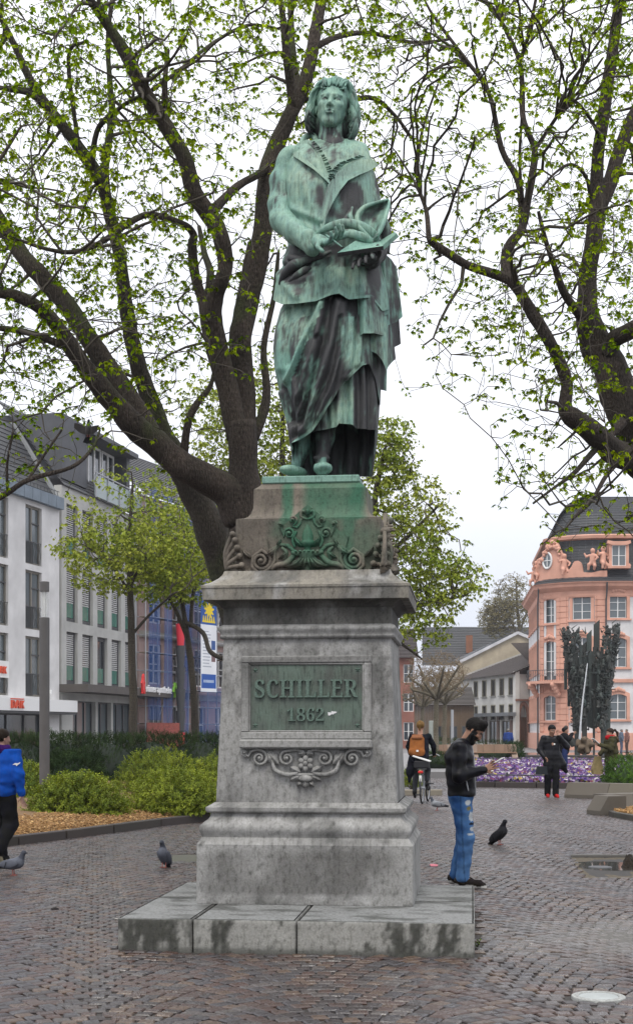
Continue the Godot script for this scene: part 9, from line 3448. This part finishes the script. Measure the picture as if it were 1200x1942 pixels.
func bicycle(at: Vector3, turn: float) -> void:
	var b = thing("bicycle", "dark city bicycle with rear rack carrying a black box, ridden beside the pedestal", "bicycle", at, turn)
	var dm: Material = mats.dark_metal
	var rub = mat("rubber", rgb(0.018, 0.018, 0.018), 0.8)
	for z in [0.0, 1.06]:
		var hub = Vector3(0, 0.345, z)
		var g = Geo.new()
		var ring = PackedVector3Array()
		var rim = PackedVector3Array()
		for k in 41:
			var a = TAU * k / 40
			ring.append(Vector3(0, cos(a), sin(a)) * 0.33)
			rim.append(Vector3(0, cos(a), sin(a)) * 0.30)
		var w = PackedFloat32Array()
		w.resize(41)
		w.fill(0.02)
		g.tube(ring, w, 8, false)
		var wh = part("wheel", g.mesh(), rub, b, Transform3D(Basis(), hub))
		g = Geo.new()
		w.fill(0.012)
		g.tube(rim, w, 6, false)
		for k in 16:
			var a = TAU * k / 16
			g.tube(PV([Vector3(0.02 * (1 if k % 2 else -1), 0, 0), Vector3(0, cos(a), sin(a)) * 0.3]), PF([0.0018, 0.0018]), 3, false)
		g.tube(PV([Vector3(-0.06, 0, 0), Vector3(0.06, 0, 0)]), PF([0.03, 0.03]), 8)
		part("rim", g.mesh(), mats.steel, wh)
		g = Geo.new()
		var mg = PackedVector3Array()
		var mw = PackedFloat32Array()
		for k in 13:
			var a = lerpf(-1.9, 1.2, k / 12.0)
			mg.append(hub + Vector3(0, cos(a), sin(a)) * 0.37)
			mw.append(0.028)
		g.tube(mg, mw, 6, true, 0.3)
		part("mudguard", g.mesh(), dm, b)
	var g = Geo.new()
	for e in [[Vector3(0, 0.345, 0), Vector3(0, 0.30, 0.45), 0.016], [Vector3(0, 0.30, 0.45), Vector3(0, 0.62, 0.92), 0.02], [Vector3(0, 0.30, 0.45), Vector3(0, 0.86, 0.26), 0.018], [Vector3(0, 0.80, 0.28), Vector3(0.05, 0.345, 0), 0.01], [Vector3(0, 0.80, 0.28), Vector3(-0.05, 0.345, 0), 0.01], [Vector3(0, 0.62, 0.92), Vector3(0, 1.02, 0.86), 0.018], [Vector3(0, 0.66, 0.91), Vector3(0.05, 0.345, 1.06), 0.014], [Vector3(0, 0.66, 0.91), Vector3(-0.05, 0.345, 1.06), 0.014]]:
		g.tube(PV([e[0], e[1]]), PF([e[2], e[2]]), 7)
	part("frame", g.mesh(), mats.steel, b)
	g = Geo.new()
	g.tube(smooth_line([Vector3(-0.3, 1.04, 0.72), Vector3(-0.2, 1.07, 0.84), Vector3(0, 1.03, 0.87), Vector3(0.2, 1.07, 0.84), Vector3(0.3, 1.04, 0.72)], 4), smooth_nums([0.014, 0.012, 0.012, 0.012, 0.014], 4), 6)
	part("handlebar", g.mesh(), mats.steel, b)
	g = Geo.new()
	g.blob(Vector3(0, 0.9, 0.24), Vector3(0.10, 0.045, 0.13))
	part("saddle", g.mesh(), rub, b)
	g = Geo.new()
	g.box(Vector3(0, 0.76, -0.05), Vector3(0.16, 0.02, 0.4))
	for s in [-1.0, 1.0]:
		g.tube(PV([Vector3(s * 0.07, 0.76, -0.2), Vector3(s * 0.06, 0.36, 0.0)]), PF([0.007, 0.007]), 5)
	part("rack", g.mesh(), dm, b)
	g = Geo.new()
	g.box(Vector3(0, 0.70, -0.27), Vector3(0.11, 0.06, 0.05), Basis(), 0.015)
	part("rear_light", g.mesh(), mat("reflector_red", rgb(0.5, 0.01, 0.01), 0.3), b)
	g = Geo.new()
	g.box(Vector3(0, 0.56, -0.31), Vector3(0.055, 0.13, 0.02), Basis(), 0.005)
	part("reflector", g.mesh(), mats.white_frame, b)
	g = Geo.new()
	for s in [-1.0, 1.0]:
		g.box(Vector3(s * 0.14, 0.30 + s * -0.12, 0.45 + s * -0.1), Vector3(0.10, 0.025, 0.07))
		g.bar(Vector3(s * 0.07, 0.30, 0.45), Vector3(s * 0.08, 0.30 + s * -0.12, 0.45 + s * -0.1), 0.02, 0.015)
	part("pedals", g.mesh(), dm, b).set_meta("kind", "stuff")
	var bx = thing("rack_box", "black box with a tilted white board strapped on the bicycle's rack", "box", at, turn)
	g = Geo.new()
	g.col = rgb(0.014, 0.014, 0.016)
	g.box(Vector3(0, 0.86, -0.04), Vector3(0.32, 0.16, 0.26), Basis(), 0.02)
	part("box_body", g.mesh(), mats.plain, bx)
	g = Geo.new()
	g.box(Vector3(0, 0.99, -0.06), Vector3(0.40, 0.03, 0.24), Basis(Vector3.BACK, 0.3), 0.005)
	part("board", g.mesh(), mats.white_frame, bx)
var pigeon_body: ArrayMesh
func pigeon(label: String, at: Vector3, turn: float, tone: Array, lean: float, flying := false, size := 1.0) -> void:
	var o = thing("pigeon", label, "pigeon", at, turn, "")
	var bx = Transform3D(Basis(Vector3.RIGHT, lean), Vector3(0, 0.125, 0))
	var fd = Field.new(Vector3(-0.14, -0.02, -0.24), Vector3(0.14, 0.36, 0.24), 0.0075)
	fd.ell(bx * Vector3(0, 0, 0), Vector3(0.062, 0.062, 0.115), bx.basis, 0.02, 0)
	fd.ell(bx * Vector3(0, 0.012, 0.07), Vector3(0.052, 0.058, 0.06), bx.basis, 0.03, 0)
	var nk = bx * Vector3(0, 0.05, 0.10)
	var hd = nk + Vector3(0, 0.065, 0.03)
	fd.chain([bx * Vector3(0, 0.02, 0.07), nk, hd], [0.045, 0.032, 0.025], 0.02, 1)
	fd.ell(hd + Vector3(0, 0.006, 0.004), Vector3(0.023, 0.024, 0.029), Basis(), 0.01, 1)
	fd.cap(hd + Vector3(0, 0.0, 0.028), hd + Vector3(0, -0.006, 0.052), 0.008, 0.0035, 0.004, 2)
	fd.cap(bx * Vector3(0, -0.005, -0.09), bx * Vector3(0, -0.02, -0.21), 0.035, 0.022, 0.03, 3)
	part("body", fd.mesh(func(p: Vector3, n: Vector3, t: int) -> Color: return [tone[0], tone[1], rgb(0.05, 0.05, 0.05), tone[2]][t] * (1.0 + 0.3 * noise.get_noise_3d(p.x * 50, p.y * 50, p.z * 50))), mats.cloth, o)
	for s in [-1.0, 1.0]:
		var g = Geo.new()
		g.col = tone[0] * 0.92
		if flying:
			var rows = []
			for i in 8:
				var t = i / 7.0
				var row = PackedVector3Array()
				for k in 6:
					var c = k / 5.0
					row.append(bx * Vector3(s * (0.05 + 0.19 * t), 0.03 + 0.21 * t - 0.06 * t * t, lerpf(0.07, -0.09 - 0.05 * sin(t * 2.5), c) * (1.0 - 0.5 * t) + 0.04 * t))
				rows.append(row)
			g.sheet(rows)
		else:
			g.blob(bx * Vector3(s * 0.05, 0.008, -0.03), Vector3(0.018, 0.048, 0.125), bx.basis * Basis(Vector3.UP, s * 0.12), 10, 7)
			g.col = tone[2]
			g.tube(PV([bx * Vector3(s * 0.066, 0.03, -0.05), bx * Vector3(s * 0.062, -0.03, -0.08)]), PF([0.006, 0.006]), 5)
		part("wing", g.mesh(), mats.cloth, o)
		g = Geo.new()
		g.col = rgb(0.35, 0.10, 0.08)
		var f = Vector3(s * 0.022, 0.0, 0.01)
		g.tube(PV([Vector3(s * 0.022, 0.085, 0.0), f + Vector3(0, 0.006, 0)]), PF([0.007, 0.005]), 5)
		for k in 4:
			var a: float = [-0.5, 0.0, 0.5, PI][k]
			g.tube(PV([f + Vector3(0, 0.006, 0), f + Vector3(sin(a), 0.03, cos(a)) * 0.035]), PF([0.004, 0.003]), 4)
		part("leg", g.mesh(), mats.skin, o)
	if flying:
		var g = Geo.new()
		g.col = tone[2]
		g.slab(P2([Vector2(-0.025, 0), Vector2(0.025, 0), Vector2(0.085, 0.15), Vector2(0.0, 0.17), Vector2(-0.085, 0.15)]), 0.008, bx * Transform3D(Basis(Vector3.RIGHT, -PI / 2), Vector3(0, -0.01, -0.09)))
		part("tail", g.mesh(), mats.cloth, o)
	o.scale = Vector3.ONE * size
func make_small() -> void:
	var grey = [rgb(0.13, 0.14, 0.17), rgb(0.075, 0.08, 0.10), rgb(0.05, 0.052, 0.06)]
	var dark = [rgb(0.032, 0.032, 0.036), rgb(0.022, 0.022, 0.026), rgb(0.014, 0.014, 0.016)]
	pigeon("grey pigeon standing upright on the setts by the mossy hollow", G(312, 1645), -0.35, grey, -0.75)
	pigeon("grey pigeon walking in profile near the blue jacketed person's feet", G(25, 1660), 1.4, grey, -0.1)
	pigeon("dark brown black pigeon standing on the setts between the jeans and the puddle", G(946, 1602), 0.9, dark, -0.65, false, 1.12)
	pigeon("light grey pigeon with barred wings pecking near the bicycle wheel", G(829, 1537), -1.5, [rgb(0.26, 0.27, 0.29), rgb(0.09, 0.10, 0.12), rgb(0.03, 0.03, 0.035)], -0.1)
	var fly = P(168, 812, 19.0)
	pigeon("dark pigeon flying off with wings raised before the office roofs", fly - Vector3(0, 0.12, 0), 0.4, [rgb(0.12, 0.115, 0.115), rgb(0.05, 0.05, 0.055), rgb(0.05, 0.05, 0.055)], -1.1, true, 0.72)
	var lit = thing("litter", "scrap of pink paper lying on the setts beside the pedestal's step", "paper scrap", G(822, 1643))
	var g = Geo.new()
	g.col = rgb(0.55, 0.16, 0.20)
	g.slab(P2([Vector2(-0.05, -0.03), Vector2(0.03, -0.04), Vector2(0.055, 0.0), Vector2(0.01, 0.035), Vector2(-0.04, 0.03)]), 0.008, Transform3D(Basis.from_euler(Vector3(-1.3, 0.3, 0.1)), Vector3(0, 0.014, 0)))
	part("paper", g.mesh(), mats.plain, lit)
	lit = thing("litter", "small dark twig scrap lying alone on the open setts", "twig scrap", G(104, 1726))
	g = Geo.new()
	g.col = rgb(0.02, 0.018, 0.016)
	g.tube(PV([Vector3(-0.03, 0.01, 0), Vector3(0.01, 0.018, 0.01), Vector3(0.04, 0.008, 0)]), PF([0.008, 0.014, 0.005]), 6)
	part("scrap", g.mesh(), mats.plain, lit)
static func PV(a: Array) -> PackedVector3Array:
	return PackedVector3Array(a)
static func PF(a: Array) -> PackedFloat32Array:
	return PackedFloat32Array(a)
static func P2(a: Array) -> PackedVector2Array:
	return PackedVector2Array(a)
